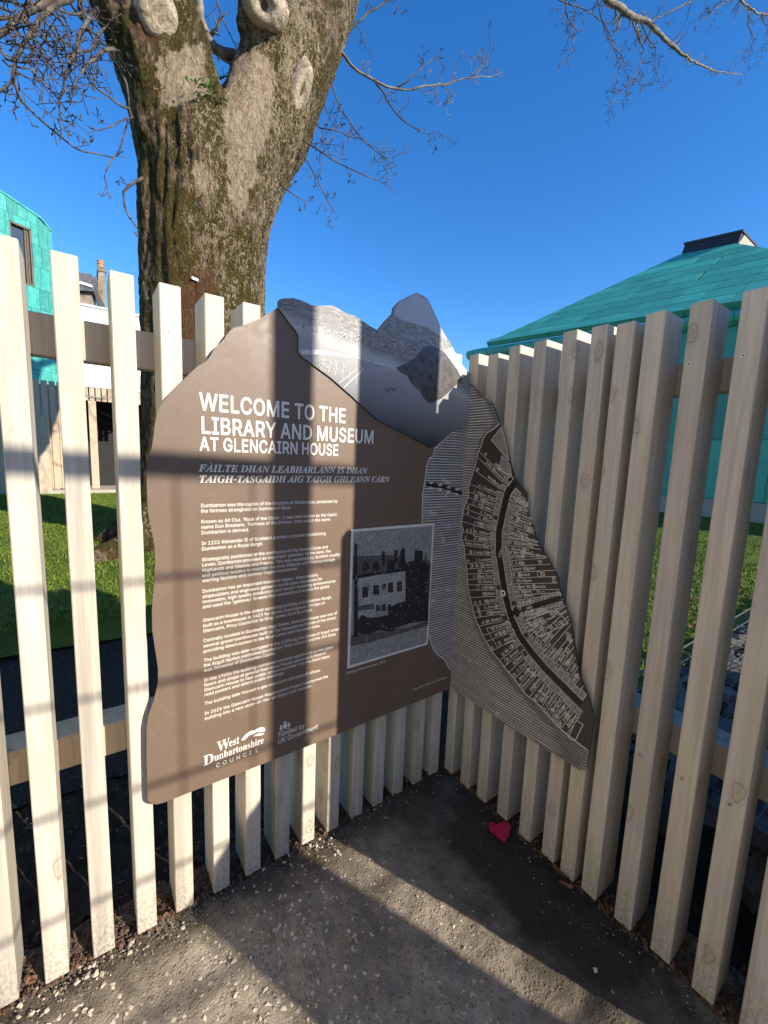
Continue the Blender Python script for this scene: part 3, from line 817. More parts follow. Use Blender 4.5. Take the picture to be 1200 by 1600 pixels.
        '3': (461, [[182,-7,219,-14,268,-9,310,5,352,35,376,63,392,98,400,147,395,182,373,230,347,259,310,283,268,294,247,296,241,301,376,455,379,462,379,504,379,511,373,516,72,516,63,511,65,447,269,441,266,434,150,301,150,252,151,245,156,241,198,241,268,228,306,196,311,189,321,147,309,98,268,67,219,57,170,65,135,89,114,136,107,139,44,139,37,133,48,84,65,53,90,28,128,5]]),
        '4': (461, [[275,0,278,-5,285,-7,341,-7,348,-4,350,91,355,98,411,98,420,105,418,168,355,171,350,175,349,322,341,325,285,325,276,322,275,175,271,171,122,175,316,504,318,511,313,516,250,516,240,511,34,161,33,154,33,105,40,98,271,98,275,91]]),
        '5': (461, [[171,-7,221,-14,263,-9,319,14,347,35,375,73,391,112,398,161,383,238,352,287,298,327,228,341,179,332,143,315,157,441,165,445,368,445,373,455,373,511,368,516,95,516,89,511,60,252,67,246,130,239,172,262,214,269,270,256,307,217,321,161,305,105,277,75,270,70,221,57,172,70,144,94,128,133,123,137,60,137,54,133,59,91,81,52,102,28,133,7]]),
        '6': (461, [[179,-7,225,-14,267,-9,316,10,348,35,372,67,391,112,396,154,391,203,375,245,351,276,319,301,281,315,239,321,204,316,202,322,327,504,329,511,323,516,253,516,246,512,131,343,73,238,57,161,63,112,78,71,106,33,141,8],[225,56,178,70,148,101,143,112,133,161,145,210,176,244,225,258,274,245,302,216,309,204,319,154,308,105,281,76,274,69]]),
        '7': (461, [[90,0,97,-7,167,-7,173,0,398,448,398,511,391,516,62,516,55,511,55,455,57,448,62,445,308,441,308,434]]),
        '8': (461, [[170,-7,227,-14,276,-9,318,4,360,31,382,56,402,98,408,133,394,196,356,245,317,266,339,278,362,301,381,336,389,378,383,420,366,455,340,483,311,503,269,518,220,522,185,518,143,504,111,483,85,455,67,413,63,378,71,336,90,301,115,277,135,266,96,245,58,196,45,133,50,98,70,56,96,28,136,4],[192,62,171,67,134,98,123,140,136,183,171,215,220,227,227,228,283,214,311,189,318,178,329,140,318,98,286,70,276,65,227,56],[213,300,180,308,151,336,141,378,150,413,178,440,185,444,227,453,269,443,303,413,311,378,301,336,269,306,227,297]]),
        '9': (461, [[123,0,127,-6,134,-7,204,-5,319,161,379,267,396,350,391,392,376,434,344,476,316,498,274,516,225,523,183,517,141,501,101,469,80,441,62,399,57,350,61,308,77,266,99,235,134,208,169,194,218,188,246,193,252,189],[225,251,176,265,149,294,144,301,133,350,147,406,176,438,225,452,274,440,280,434,305,406,320,350,308,301,278,266]]),
        '.': (196, [[76,-4,99,-10,131,3,147,38,134,76,99,93,92,93,62,80,55,73,44,45,44,38,57,6]]),
        ',': (196, [[31,-119,38,-126,87,-125,91,-119,144,70,139,77,66,78,61,70]]),
        "'": (215, [[71,318,77,311,84,311,126,311,135,318,143,507,140,515,70,516,63,507]]),
        '‘': (185, [[45,318,52,311,122,311,128,318,158,507,155,514,99,514]]),
        '’': (185, [[45,318,52,311,101,312,105,318,158,507,155,514,78,514]]),
        '-': (461, [[107,188,114,181,338,181,344,188,344,244,338,251,114,251,107,244]]),
    },
    'BI': {
        'A': (420, [[-75,-1,-69,-7,75,-5,78,5,78,17,75,23,45,31,36,41,39,53,55,77,99,131,225,133,231,131,230,89,220,47,207,32,175,23,171,17,171,-1,177,-7,387,-7,393,-4,395,5,393,21,347,41,333,83,349,461,345,467,321,468,315,462,-18,53,-45,31,-71,23,-75,17],[141,175,137,179,237,304,239,299,233,179,231,176]]),
        'D': (483, [[-41,-1,-35,-7,151,-7,253,1,325,25,379,63,424,113,448,155,466,209,471,263,447,371,370,437,253,458,73,458,67,455,67,431,104,419,112,401,108,371,33,89,17,47,-5,26,-35,22,-41,17],[169,28,145,33,139,41,136,53,140,77,223,389,235,414,259,422,313,410,346,371,359,299,345,197,307,111,277,74,247,50,211,33]]),
        'E': (440, [[-41,-1,-35,-7,-29,-7,349,-7,355,-4,395,131,396,137,391,143,373,143,367,141,313,74,253,40,169,31,143,35,136,47,137,53,181,220,193,221,229,217,248,209,263,191,268,161,267,137,269,131,289,129,296,137,343,323,337,329,319,329,313,324,289,287,253,264,193,259,191,263,226,395,234,413,247,420,265,422,319,417,355,402,375,371,381,323,385,318,409,317,414,323,439,449,437,455,427,458,73,458,67,455,67,431,104,419,112,401,108,371,33,89,17,47,-5,26,-35,22,-41,17]]),
        'F': (410, [[-41,-1,-35,-7,181,-5,184,5,184,17,181,20,145,31,138,47,144,83,179,215,187,218,229,214,253,198,261,161,263,131,271,128,283,128,289,131,336,317,336,323,331,327,313,327,307,323,289,290,265,270,235,258,193,254,191,257,226,389,237,413,241,416,265,421,313,416,347,401,368,371,374,323,378,317,403,317,407,323,433,449,431,455,421,458,73,458,67,455,67,431,103,420,111,407,112,389,108,371,33,89,17,47,-5,26,-35,22,-41,17]]),
        'G': (499, [[178,-12,224,-18,314,-7,396,24,402,30,431,144,446,186,458,196,476,199,482,204,482,222,479,228,470,230,290,230,282,228,279,222,280,204,284,200,314,196,322,192,328,174,324,150,306,78,284,36,266,25,242,22,189,30,158,52,152,60,135,90,127,144,135,210,156,282,189,348,229,396,266,422,308,432,350,422,377,402,393,372,406,312,410,310,432,312,464,462,458,470,440,470,416,452,350,466,308,470,230,459,158,427,116,397,80,359,31,270,14,174,27,96,68,34,134,-6]]),
        'H': (508, [[-41,-1,-35,-7,181,-5,184,5,184,17,181,20,145,32,138,47,144,83,177,209,181,214,187,214,313,214,319,214,323,209,291,89,275,47,253,26,223,22,217,17,217,-1,223,-7,439,-5,442,5,442,17,439,20,408,29,403,32,396,47,402,83,478,371,493,407,499,413,511,423,547,431,547,455,541,458,331,458,325,456,323,449,324,431,361,420,371,401,366,371,337,264,331,259,199,259,191,263,218,359,233,401,253,422,289,431,289,455,283,458,73,458,67,455,67,431,103,420,111,407,112,389,108,371,33,89,17,47,-5,26,-35,22,-41,17]]),
        'I': (249, [[-41,-1,-35,-7,181,-5,184,5,184,17,181,20,145,32,137,47,143,83,217,359,231,401,235,408,253,422,289,431,289,455,283,458,73,458,67,455,67,431,103,420,110,407,113,401,112,389,108,371,33,89,17,47,-5,26,-35,22,-41,17]]),
        'K': (426, [[-41,-1,-35,-7,181,-5,184,5,184,17,181,20,145,32,138,47,144,83,175,202,181,197,235,83,250,41,244,29,211,23,207,17,207,5,207,-1,211,-6,403,-7,409,-3,409,19,403,24,376,35,360,59,265,263,267,269,396,389,433,418,463,429,466,437,465,455,457,458,319,458,315,455,313,437,316,431,343,422,349,413,339,395,298,353,199,263,194,269,218,359,233,401,253,422,289,431,289,455,283,458,73,458,67,455,67,431,104,419,112,401,108,371,33,89,17,47,-5,26,-35,22,-41,17],[193,259,193,267,198,263]]),
        'L': (425, [[-41,-1,-35,-7,-29,-7,355,-5,399,131,399,137,391,141,367,139,331,86,295,57,247,37,187,31,163,32,145,35,136,47,143,83,217,359,232,401,253,423,289,431,289,455,283,458,73,458,67,455,67,431,104,419,112,401,108,371,33,89,17,47,-5,26,-35,22,-41,17]]),
        'N': (468, [[303,-12,306,-16,312,-18,330,-18,337,-12,439,360,454,402,474,422,510,430,512,438,510,456,504,458,366,458,357,456,354,450,355,432,360,428,391,420,400,402,401,396,342,176,336,162,201,456,192,458,60,457,57,450,58,432,66,427,96,419,101,414,108,396,107,378,32,90,16,48,-6,26,-36,22,-41,18,-42,0,-36,-7,108,-7,114,-4,116,0,114,20,80,30,69,48,76,84,138,316,144,326]]),
        'R': (429, [[-41,-1,-35,-7,181,-5,184,5,184,17,181,20,145,32,138,47,144,83,177,209,181,215,187,215,259,-1,265,-7,403,-6,407,-1,407,5,407,17,403,23,368,35,349,65,297,221,296,227,343,242,384,269,412,305,422,347,412,395,381,431,325,452,253,458,73,458,67,455,67,431,104,419,112,401,108,371,33,89,17,47,-5,26,-35,22,-41,17],[193,252,189,257,227,395,235,413,241,419,253,422,289,409,294,401,305,359,297,317,279,287,241,259]]),
        'S': (369, [[-13,-12,-4,-14,14,-12,26,1,38,7,158,-18,224,-8,272,18,278,24,307,66,319,126,314,162,296,202,248,258,202,300,172,336,161,366,164,390,180,414,200,427,224,432,260,421,292,384,302,336,302,318,308,315,332,316,366,456,367,462,362,468,338,467,326,455,308,450,248,465,206,470,134,452,85,408,67,372,63,336,69,294,94,252,182,168,211,132,220,96,211,60,182,31,146,21,110,27,104,28,79,48,59,84,50,148,44,151,24,150,19,144,-15,0,-16,-6]]),
        'T': (403, [[37,-1,43,-7,49,-7,253,-7,259,-3,259,19,253,24,223,31,212,47,310,413,313,418,355,406,379,377,395,317,421,316,425,323,444,449,442,455,433,458,73,458,66,455,41,335,40,329,43,325,67,324,93,365,127,398,163,415,193,420,194,413,101,65,79,33,41,23,37,17]]),
        'C': (440, [[145,-12,205,-17,307,7,394,90,391,97,367,112,301,48,229,27,187,35,155,60,135,96,130,138,137,210,158,282,189,348,227,396,265,422,313,431,343,425,371,402,387,366,395,306,421,301,427,307,456,462,451,470,427,469,417,456,409,452,289,470,217,459,151,426,76,354,30,264,13,168,19,114,37,66,66,30,103,3]]),
        'B': (430, [[-41,-1,-35,-7,-29,-7,169,-7,241,-2,295,13,337,37,366,71,379,101,384,143,361,205,307,239,361,259,406,299,421,353,409,401,373,433,313,452,223,458,73,458,67,455,67,431,103,420,111,407,112,389,108,371,33,89,17,47,-5,26,-35,22,-41,17],[145,34,137,47,140,71,181,218,187,220,247,203,269,149,261,101,242,65,205,37,169,30],[193,255,191,257,192,263,231,407,241,418,253,421,291,407,307,365,307,359,300,317,283,289,247,263]]),
        'W': (549, [[72,-12,77,-18,83,-18,101,-18,107,-12,281,279,286,282,287,289,280,-12,287,-18,311,-17,545,369,575,410,614,432,615,450,613,456,605,458,485,458,479,456,477,450,481,432,485,428,509,421,516,408,515,402,506,384,395,197,391,210,397,390,407,418,436,432,437,450,434,456,425,458,251,458,245,456,243,450,245,430,281,416,290,390,289,372,185,195,180,198,180,204,181,372,188,408,191,414,215,426,220,432,220,450,217,456,209,458,35,458,26,456,23,450,23,432,29,426,53,420,65,409,75,360]]),
        'U': (477, [[145,-12,198,-18,240,-14,276,-3,312,21,340,54,383,156,440,348,465,408,502,432,502,450,498,457,360,458,352,456,350,450,351,432,354,429,390,417,402,390,388,318,353,198,313,96,294,68,270,48,216,35,186,39,162,54,149,72,144,102,153,156,212,372,223,402,228,411,240,421,276,429,279,432,280,450,276,457,270,458,66,458,62,456,59,450,60,432,96,423,108,402,49,180,36,108,46,60,76,18,126,-9]]),
        ' ': (175, []),
        '-': (216, [[20,153,26,147,188,147,196,153,196,207,188,213,26,213,20,207]]),
        '`': (189, [[113,406,122,400,164,400,169,406,169,412,168,418,142,454,104,516,98,521,24,520,20,514,20,508,44,474,80,435]]),
    },
    'B': {
        'W': (611, [[168,-8,173,-13,188,-13,193,-9,313,296,318,297,425,-8,428,-13,443,-13,448,-11,576,377,594,417,624,437,626,452,623,457,503,457,501,452,503,437,537,427,546,407,546,402,538,367,478,185,473,175,401,387,395,412,404,427,408,431,438,437,441,442,441,452,438,457,228,456,227,442,229,437,263,428,268,424,285,397,298,352,223,159,150,372,143,407,143,412,153,430,180,437,183,442,183,452,178,457,-12,457,-17,452,-15,437,13,425,30,392]]),
        'D': (496, [[18,3,23,-2,228,-2,362,23,441,98,443,103,470,228,453,327,405,398,328,443,223,457,18,457,13,453,14,438,60,423,68,408,72,373,71,73,61,33,19,18],[218,27,198,34,191,38,184,73,184,383,193,421,223,431,293,408,333,343,349,228,340,138,318,78,278,39,223,26]]),
        'e': (301, [[117,-7,157,-11,227,9,287,73,272,87,267,86,237,56,197,45,156,58,129,98,120,158,122,164,277,164,282,164,285,168,276,233,252,278,247,284,207,311,157,320,122,315,87,300,57,273,37,242,23,203,17,153,22,108,35,68,57,33,82,10],[122,194,118,198,118,203,130,273,162,295,177,291,182,288,191,273,199,218,199,198,197,195,192,194]]),
        's': (288, [[34,-7,39,-11,49,-11,63,3,74,7,149,-12,194,-5,229,17,250,48,259,98,255,128,244,149,194,189,148,213,119,232,108,258,119,285,149,294,174,289,196,273,225,223,229,220,244,220,246,223,246,318,244,320,229,321,214,308,209,308,169,317,144,321,99,314,64,293,44,263,35,218,39,193,53,168,104,130,154,104,179,85,190,58,179,32,175,28,139,17,114,23,89,40,69,67,54,106,39,107,34,103]]),
        't': (228, [[89,-6,123,-11,183,8,223,64,221,69,208,76,203,74,188,52,168,42,151,54,146,84,146,274,148,276,153,277,208,277,210,279,210,309,208,312,203,312,148,312,146,314,146,419,146,424,143,426,127,424,85,369,18,299,18,279,23,277,43,277,46,274,46,74,51,39,65,9]]),
        'u': (375, [[102,-7,134,-11,184,0,224,34,226,28,226,-7,229,-12,299,5,359,11,362,13,362,28,359,32,339,39,332,43,327,68,326,308,324,311,194,312,189,311,187,308,189,292,219,280,226,248,226,68,204,45,179,39,153,48,144,73,144,308,139,312,14,312,9,308,9,293,34,282,38,278,44,248,44,98,50,48,64,16,89,-4]]),
        'n': (381, [[16,3,21,-2,181,-1,181,17,156,28,151,53,150,233,176,261,206,268,216,267,226,258,233,218,233,58,226,28,201,17,201,-1,361,-2,365,3,363,18,339,28,332,58,332,213,323,268,322,273,296,304,291,308,241,320,190,308,151,273,150,308,146,312,21,312,17,308,18,293,42,283,50,253,50,58,43,28,18,18]]),
        'b': (361, [[41,-8,46,-13,56,-11,106,25,151,-4,191,-12,236,-5,271,11,301,38,323,72,339,117,344,167,329,242,310,277,286,300,256,314,221,320,176,310,141,285,140,452,136,457,11,457,6,452,8,437,34,427,41,387],[181,17,151,30,141,67,140,237,140,242,156,268,186,277,211,271,230,247,240,212,243,162,230,52,211,25]]),
        'a': (344, [[70,-7,98,-10,148,-1,198,31,213,3,218,-2,258,-11,295,-2,331,28,323,41,319,43,303,37,297,43,295,213,287,258,263,294,223,314,163,320,93,309,47,278,32,238,32,233,43,203,73,190,78,189,108,199,113,204,124,233,107,273,118,289,148,294,183,281,186,278,197,238,197,193,118,166,63,138,29,103,18,63,23,33,41,8,63,-6],[148,38,128,48,120,83,122,88,141,138,193,164,197,158,196,63,173,43,153,37]]),
        'r': (287, [[16,3,21,-2,196,-2,199,3,199,13,197,18,161,27,152,53,151,193,163,238,186,255,191,257,206,248,221,230,246,221,279,233,290,268,276,305,256,317,231,319,186,303,151,261,148,268,148,308,146,311,21,311,19,308,18,293,43,283,50,253,50,58,43,28,18,18]]),
        'o': (336, [[127,-7,167,-12,207,-7,247,10,277,36,297,64,314,108,319,153,314,198,298,243,277,274,248,298,207,315,167,320,127,315,88,298,58,273,38,243,22,198,17,153,22,113,37,68,57,38,87,11],[152,18,143,23,129,43,122,83,119,153,130,268,147,291,167,296,192,289,207,268,215,223,218,153,215,83,207,41,192,20,172,14]]),
        'h': (381, [[16,3,21,-2,181,-1,181,17,156,28,151,53,150,233,176,261,206,268,216,267,226,258,233,218,233,58,226,28,201,17,201,-1,361,-2,365,3,363,18,339,28,333,53,332,213,322,273,292,308,241,320,191,307,151,272,150,453,146,457,21,457,17,453,19,438,43,428,50,398,50,58,43,28,18,18]]),
        'i': (198, [[16,3,21,-2,181,-1,180,18,156,28,150,58,150,308,146,312,26,312,21,311,19,308,18,293,44,283,50,253,50,58,43,28,18,18],[93,363,101,360,136,374,153,413,140,448,136,452,101,465,66,452,62,448,48,413,62,378,66,374]]),
    },
    'I': {
        'A': (463, [[-94,-1,-86,-9,74,-9,82,-5,88,15,82,21,50,26,44,39,74,87,115,135,122,143,138,149,266,149,274,149,278,143,276,79,266,36,250,24,218,19,212,-1,218,-8,410,-9,418,-1,418,18,370,34,363,55,377,479,362,484,348,479,-6,63,-46,32,-86,21],[170,194,168,199,282,334,287,327,281,199,274,192]]),
        'B': (438, [[-43,-1,-35,-9,173,-9,229,-5,285,11,324,31,357,61,379,103,384,151,364,215,319,247,324,255,384,287,391,295,419,367,397,428,341,463,253,474,79,471,73,447,109,436,120,423,116,383,34,79,13,36,-35,20],[149,30,125,33,114,47,157,215,165,224,197,228,237,223,269,208,286,183,292,151,279,95,256,63,214,39],[181,269,174,271,175,279,217,423,229,431,253,433,312,415,330,367,323,327,301,299,253,275]]),
        'C': (471, [[157,-11,225,-18,273,-13,321,5,377,41,417,83,421,93,401,112,393,110,321,51,233,29,185,38,145,69,122,117,114,173,117,221,132,277,177,357,249,421,289,438,329,444,369,436,393,421,411,389,417,330,425,323,441,323,448,333,476,469,472,477,449,478,425,463,321,484,249,473,177,441,91,365,37,277,22,229,17,181,22,125,41,75,70,37,113,5]]),
        'D': (507, [[-45,-1,-37,-9,163,-9,235,-4,300,15,355,42,395,72,439,119,466,167,481,215,488,271,481,327,458,383,427,419,387,447,331,467,259,474,79,471,73,455,75,445,107,436,120,423,116,383,34,79,11,34,-37,20],[123,37,115,47,122,87,212,415,227,430,251,434,315,424,355,398,383,351,392,287,377,191,331,105,306,79,267,53,219,37,171,31]]),
        'E': (454, [[-43,-1,-35,-9,357,-6,409,127,405,135,381,135,333,73,277,43,197,33,125,36,115,47,116,63,160,223,165,228,213,228,253,223,263,215,265,207,266,159,277,152,293,155,341,319,341,331,333,335,317,334,301,303,277,280,253,272,173,269,204,391,217,423,229,431,253,433,365,428,394,407,402,359,421,355,430,367,449,463,446,471,437,474,79,471,73,447,109,436,120,423,116,383,34,79,13,35,-35,20]]),
        'F': (406, [[-40,-1,-32,-9,168,-9,176,-3,176,17,136,26,121,47,165,223,208,226,256,215,264,191,264,151,288,148,295,159,339,327,328,334,312,333,288,295,256,273,200,267,178,271,216,415,224,426,256,432,344,427,360,419,374,399,379,351,384,347,400,346,408,351,410,359,430,463,427,471,416,474,82,471,76,447,112,436,123,423,119,383,37,79,25,47,8,28,-32,20]]),
        'G': (541, [[175,-11,242,-19,330,-9,418,26,426,37,464,181,482,200,514,205,523,213,527,229,514,236,322,235,316,229,314,211,322,205,362,200,373,189,346,69,337,53,314,34,258,21,194,31,154,59,129,101,115,173,126,245,145,301,178,357,223,405,274,434,338,443,386,434,421,413,451,373,463,325,482,318,493,325,523,469,516,477,498,476,482,457,466,452,418,467,330,484,250,474,178,443,96,373,41,285,25,237,18,181,25,125,46,77,79,37,127,5]]),
        'H': (520, [[-43,-1,-35,-9,157,-7,164,15,157,22,125,28,113,47,157,217,173,225,341,225,352,223,355,215,307,47,285,26,253,22,246,15,242,-1,253,-9,437,-9,445,-3,449,15,445,20,405,33,398,47,401,63,489,391,509,432,557,445,564,463,561,471,363,471,357,447,397,434,406,415,373,279,365,270,349,268,175,271,205,391,227,431,275,447,276,471,269,474,79,471,73,447,109,436,120,423,116,383,34,79,22,47,5,29,-35,20]]),
        'I': (245, [[-40,-1,-32,-9,-24,-9,152,-9,160,-8,166,-1,168,18,127,31,119,47,125,79,210,391,232,432,280,447,284,463,280,472,88,474,80,468,76,447,112,436,123,423,119,383,37,79,25,47,8,28,-32,20]]),
        'J': (256, [[-18,-11,20,-19,68,-10,109,21,139,69,161,133,232,397,252,433,295,445,300,470,292,474,108,474,93,469,88,453,92,442,132,435,144,429,146,421,139,381,60,82,42,29,35,21,24,21,21,29,26,53,12,86,-20,95,-44,84,-50,77,-59,53,-53,21,-36,-1]]),
        'K': (454, [[-43,-1,-35,-9,157,-9,165,-5,171,15,165,21,125,29,115,47,157,215,165,216,275,47,277,39,269,26,237,21,231,15,229,-5,237,-9,437,-9,444,-1,445,18,397,37,365,71,236,263,437,419,469,438,501,445,510,463,507,471,333,472,329,463,331,447,357,439,364,431,357,419,329,391,181,272,174,279,208,399,229,434,273,447,278,463,275,471,269,474,79,471,73,447,109,436,120,423,116,383,34,79,22,47,5,29,-35,20],[173,268,173,275,178,271]]),
        'L': (449, [[-33,-1,-25,-9,367,-9,375,-5,420,127,420,135,415,140,399,141,391,136,346,71,295,42,167,33,135,37,126,55,215,391,236,431,281,447,288,463,285,471,95,474,87,470,83,447,119,436,127,429,132,415,127,391,44,79,23,36,-25,21]]),
        'M': (590, [[-45,-1,-37,-9,-29,-9,115,-9,123,-1,127,15,123,20,84,31,77,55,86,103,155,340,203,-5,219,-9,227,-4,451,332,453,327,389,87,374,47,355,27,323,20,317,15,313,-1,323,-9,507,-9,515,-1,518,15,507,23,475,31,467,47,474,79,558,391,579,432,627,446,633,463,630,471,619,474,490,471,267,134,219,470,211,474,83,473,75,447,115,434,122,423,118,383,32,79,20,47,3,30,-37,20]]),
        'N': (500, [[328,-12,341,-20,357,-17,360,-12,468,388,481,420,501,438,537,444,544,468,533,474,381,474,375,468,371,452,375,444,413,437,425,420,349,137,189,470,181,474,85,474,77,468,72,452,76,444,114,428,123,404,121,396,33,76,12,36,-35,20,-42,-4,-27,-9,117,-9,126,-4,131,12,127,20,85,30,78,52,157,346]]),
        'O': (516, [[139,-11,196,-19,268,-9,340,22,404,77,457,149,491,229,503,301,498,349,476,404,452,435,420,459,372,478,324,483,228,465,148,418,75,341,29,253,12,165,19,109,36,65,65,29,100,4],[196,20,164,26,137,45,113,85,107,141,114,205,137,277,188,366,252,425,284,439,316,445,356,439,388,413,403,381,409,333,399,245,370,165,319,85,268,41,236,25]]),
        'P': (403, [[-43,-1,-35,-9,165,-8,173,16,165,22,125,28,117,36,114,47,155,207,165,213,277,218,325,232,365,256,394,287,411,319,417,359,400,423,349,461,269,474,79,471,73,447,109,436,120,423,116,383,34,79,13,35,-35,20],[173,252,170,263,207,399,221,429,245,436,277,432,301,420,317,399,322,359,316,319,293,285,245,259]]),
        'R': (451, [[-43,-1,-35,-9,157,-9,165,-5,171,15,165,21,125,29,116,47,157,215,165,221,213,219,217,215,309,-7,421,-8,427,-1,428,15,387,39,360,87,304,223,304,231,373,260,416,303,432,367,423,407,397,441,349,465,285,474,79,471,73,447,109,436,120,423,116,383,34,79,13,36,-35,20],[173,261,172,271,204,391,218,423,229,432,245,433,293,427,325,404,337,359,328,319,302,287,261,266,205,259]]),
        'S': (369, [[-6,-10,2,-17,18,-16,30,-2,42,4,154,-18,194,-14,234,1,258,17,290,53,304,86,310,126,299,182,270,230,179,334,164,382,169,406,179,422,201,438,234,443,261,438,291,414,305,382,310,334,314,329,330,327,338,333,340,342,360,470,354,481,338,482,314,467,258,481,226,484,154,469,98,422,84,390,80,358,94,294,201,166,220,134,226,102,216,62,186,31,146,20,106,28,75,54,58,86,46,150,26,155,18,150,16,142]]),
        'T': (420, [[41,-1,51,-9,267,-6,274,15,267,22,219,28,208,47,308,423,315,431,347,432,379,429,403,418,415,399,419,346,427,341,443,342,448,351,470,463,467,472,75,474,67,470,36,359,35,351,43,344,59,343,67,349,91,397,131,424,211,432,220,423,131,95,115,51,91,27,51,22,43,15]]),
        'U': (491, [[139,-11,203,-19,251,-15,299,1,331,22,358,53,406,165,474,413,491,434,535,445,539,453,539,470,531,474,379,474,367,469,364,453,368,445,403,436,416,413,407,357,360,181,323,83,275,45,211,33,179,38,151,53,134,77,128,109,143,189,195,381,217,429,235,440,270,445,275,469,267,474,75,474,63,469,59,453,63,445,107,434,115,413,55,181,44,109,53,61,83,21]]),
        'V': (436, [[71,-11,77,-18,101,-16,436,381,477,425,518,445,524,469,509,474,373,474,365,469,365,444,397,439,407,429,373,376,165,128,160,141,172,389,181,429,197,441,229,447,234,469,221,474,45,474,32,469,32,445,77,431,86,397]]),
        'W': (592, [[74,-11,79,-18,87,-19,103,-14,303,270,309,261,297,-11,303,-18,319,-19,327,-14,587,373,631,427,669,445,675,469,663,474,527,474,519,469,513,453,517,445,551,438,559,429,535,373,391,157,388,165,397,373,403,421,415,438,449,445,456,469,447,474,271,474,263,470,258,453,262,445,305,429,313,397,311,357,167,152,164,157,175,389,184,429,199,441,231,446,237,469,223,474,39,473,31,453,39,444,82,429,90,397]]),
        'a': (342, [[19,-9,48,-17,88,-8,123,15,160,62,166,55,159,23,166,-1,176,-10,200,-16,247,7,295,63,300,71,297,79,280,89,248,55,240,49,234,55,300,303,301,311,296,317,240,318,232,310,184,325,136,315,83,279,47,239,9,175,-9,119,-15,71,-12,31,0,6],[80,44,66,55,63,71,67,119,84,175,104,221,128,256,160,283,184,289,200,282,210,255,202,207,176,143,146,95,112,57],[168,61,164,63,168,73]]),
        'b': (340, [[44,-9,82,-17,130,-11,170,4,242,56,296,135,315,215,306,263,286,295,258,316,210,324,154,309,130,289,124,295,172,479,162,494,154,496,50,475,41,455,50,446,74,444,82,439,83,423,-14,39,-6,15,2,8,18,-3],[82,21,66,27,60,39,63,63,93,167,111,215,133,247,162,268,186,274,210,268,224,255,233,239,236,215,231,167,214,119,190,79,162,47,130,26,98,19]]),
        'c': (298, [[58,-9,102,-17,174,5,246,69,235,87,230,91,222,89,170,47,118,33,102,37,82,55,71,79,69,103,87,191,107,231,142,268,166,283,198,289,203,279,195,255,206,228,230,220,262,231,275,271,270,289,254,309,198,325,150,318,94,291,39,239,3,175,-9,103,-2,55,16,23]]),
        'd': (355, [[25,-9,62,-17,102,-9,139,15,174,61,179,55,175,23,182,-1,190,-8,222,-16,270,6,321,63,326,71,322,79,310,89,302,89,262,47,246,42,243,47,353,471,351,487,342,495,238,476,228,471,224,455,229,447,262,441,266,431,238,314,190,325,142,315,94,286,37,223,-4,143,-18,71,-10,31,4,7],[78,44,70,48,60,79,65,119,84,175,108,223,141,263,166,282,198,290,214,282,222,255,214,207,189,143,158,91,126,55,94,39]]),
        'e': (287, [[47,-8,91,-16,131,-10,163,2,236,64,240,72,235,80,219,90,163,47,115,37,83,50,78,56,65,104,68,128,75,136,147,152,211,180,251,220,267,264,263,288,243,312,195,325,147,317,93,288,36,232,1,168,-13,96,-5,48,11,20],[83,174,102,224,139,268,179,288,187,285,194,272,187,240,164,208,123,183]]),
        'f': (199, [[-72,-154,-44,-161,-4,-145,40,-90,76,6,135,270,140,274,204,274,212,276,217,286,219,302,212,313,148,313,144,318,157,382,178,438,204,457,212,457,210,430,220,407,244,399,268,407,276,414,284,438,268,475,260,482,212,495,164,482,128,454,96,406,68,316,12,313,4,307,0,278,12,274,52,274,59,270,58,262,4,-26,-16,-98,-28,-118,-36,-114,-41,-90,-52,-82,-68,-78,-93,-90,-98,-122,-87,-146]]),
        'g': (286, [[8,-154,67,-161,147,-148,183,-130,211,-103,226,-74,232,-42,224,-2,195,28,83,76,72,86,83,102,91,106,115,105,179,121,234,166,251,200,255,254,291,257,297,262,298,294,291,305,243,306,155,327,115,323,75,308,23,262,7,230,2,190,13,150,42,118,12,86,-1,62,4,38,17,22,-37,-17,-61,-74,-49,-114,-26,-138],[75,-123,19,-107,2,-66,14,-26,51,6,91,-4,131,-20,155,-37,165,-58,142,-106],[107,140,86,150,75,182,87,238,115,278,147,292,171,280,180,254,172,198,147,156]]),
        'h': (402, [[22,-8,88,-9,96,0,132,168,149,216,179,264,211,296,248,313,267,304,272,280,237,96,234,56,242,24,256,3,272,-8,304,-16,352,-2,390,24,395,32,376,60,328,47,318,64,325,136,355,288,335,352,272,375,208,352,168,309,162,312,203,504,200,517,72,519,63,512,57,480,64,473,96,467,108,448,17,8,16,0]]),
        'i': (177, [[9,-9,31,-17,87,4,148,71,140,87,127,92,87,50,71,43,68,47,72,79,139,303,139,311,127,324,23,308,12,303,8,287,14,279,39,275,50,263,-6,55,-8,23,-1,-1],[106,391,127,386,151,395,165,423,155,455,127,471,119,471,95,460,80,431,91,399]]),
        'j': (174, [[-74,-154,-50,-162,-5,-146,28,-106,56,-42,82,54,134,302,134,310,118,325,22,309,12,302,10,286,14,280,50,270,51,246,-2,-18,-22,-90,-34,-116,-38,-114,-50,-82,-74,-74,-94,-82,-100,-90,-105,-114,-91,-146],[110,390,126,385,150,394,158,401,166,422,168,430,158,454,126,472,94,458,81,430,93,398]]),
        'k': (339, [[-16,-8,42,-9,50,-1,85,120,114,145,177,8,202,-12,218,-16,266,4,318,64,319,72,314,79,298,87,266,54,250,47,234,56,178,184,178,192,290,272,338,285,346,304,343,312,202,315,188,296,194,286,218,280,216,272,114,191,106,185,103,192,181,464,184,480,170,496,66,477,58,472,53,456,57,448,90,444,96,432,94,416,-20,8,-22,0]]),
        'l': (173, [[8,-8,37,-15,77,2,142,72,129,88,117,89,85,54,69,45,66,56,177,464,180,480,165,496,61,480,51,472,53,452,85,444,92,432,-7,56,-11,24,-2,0]]),
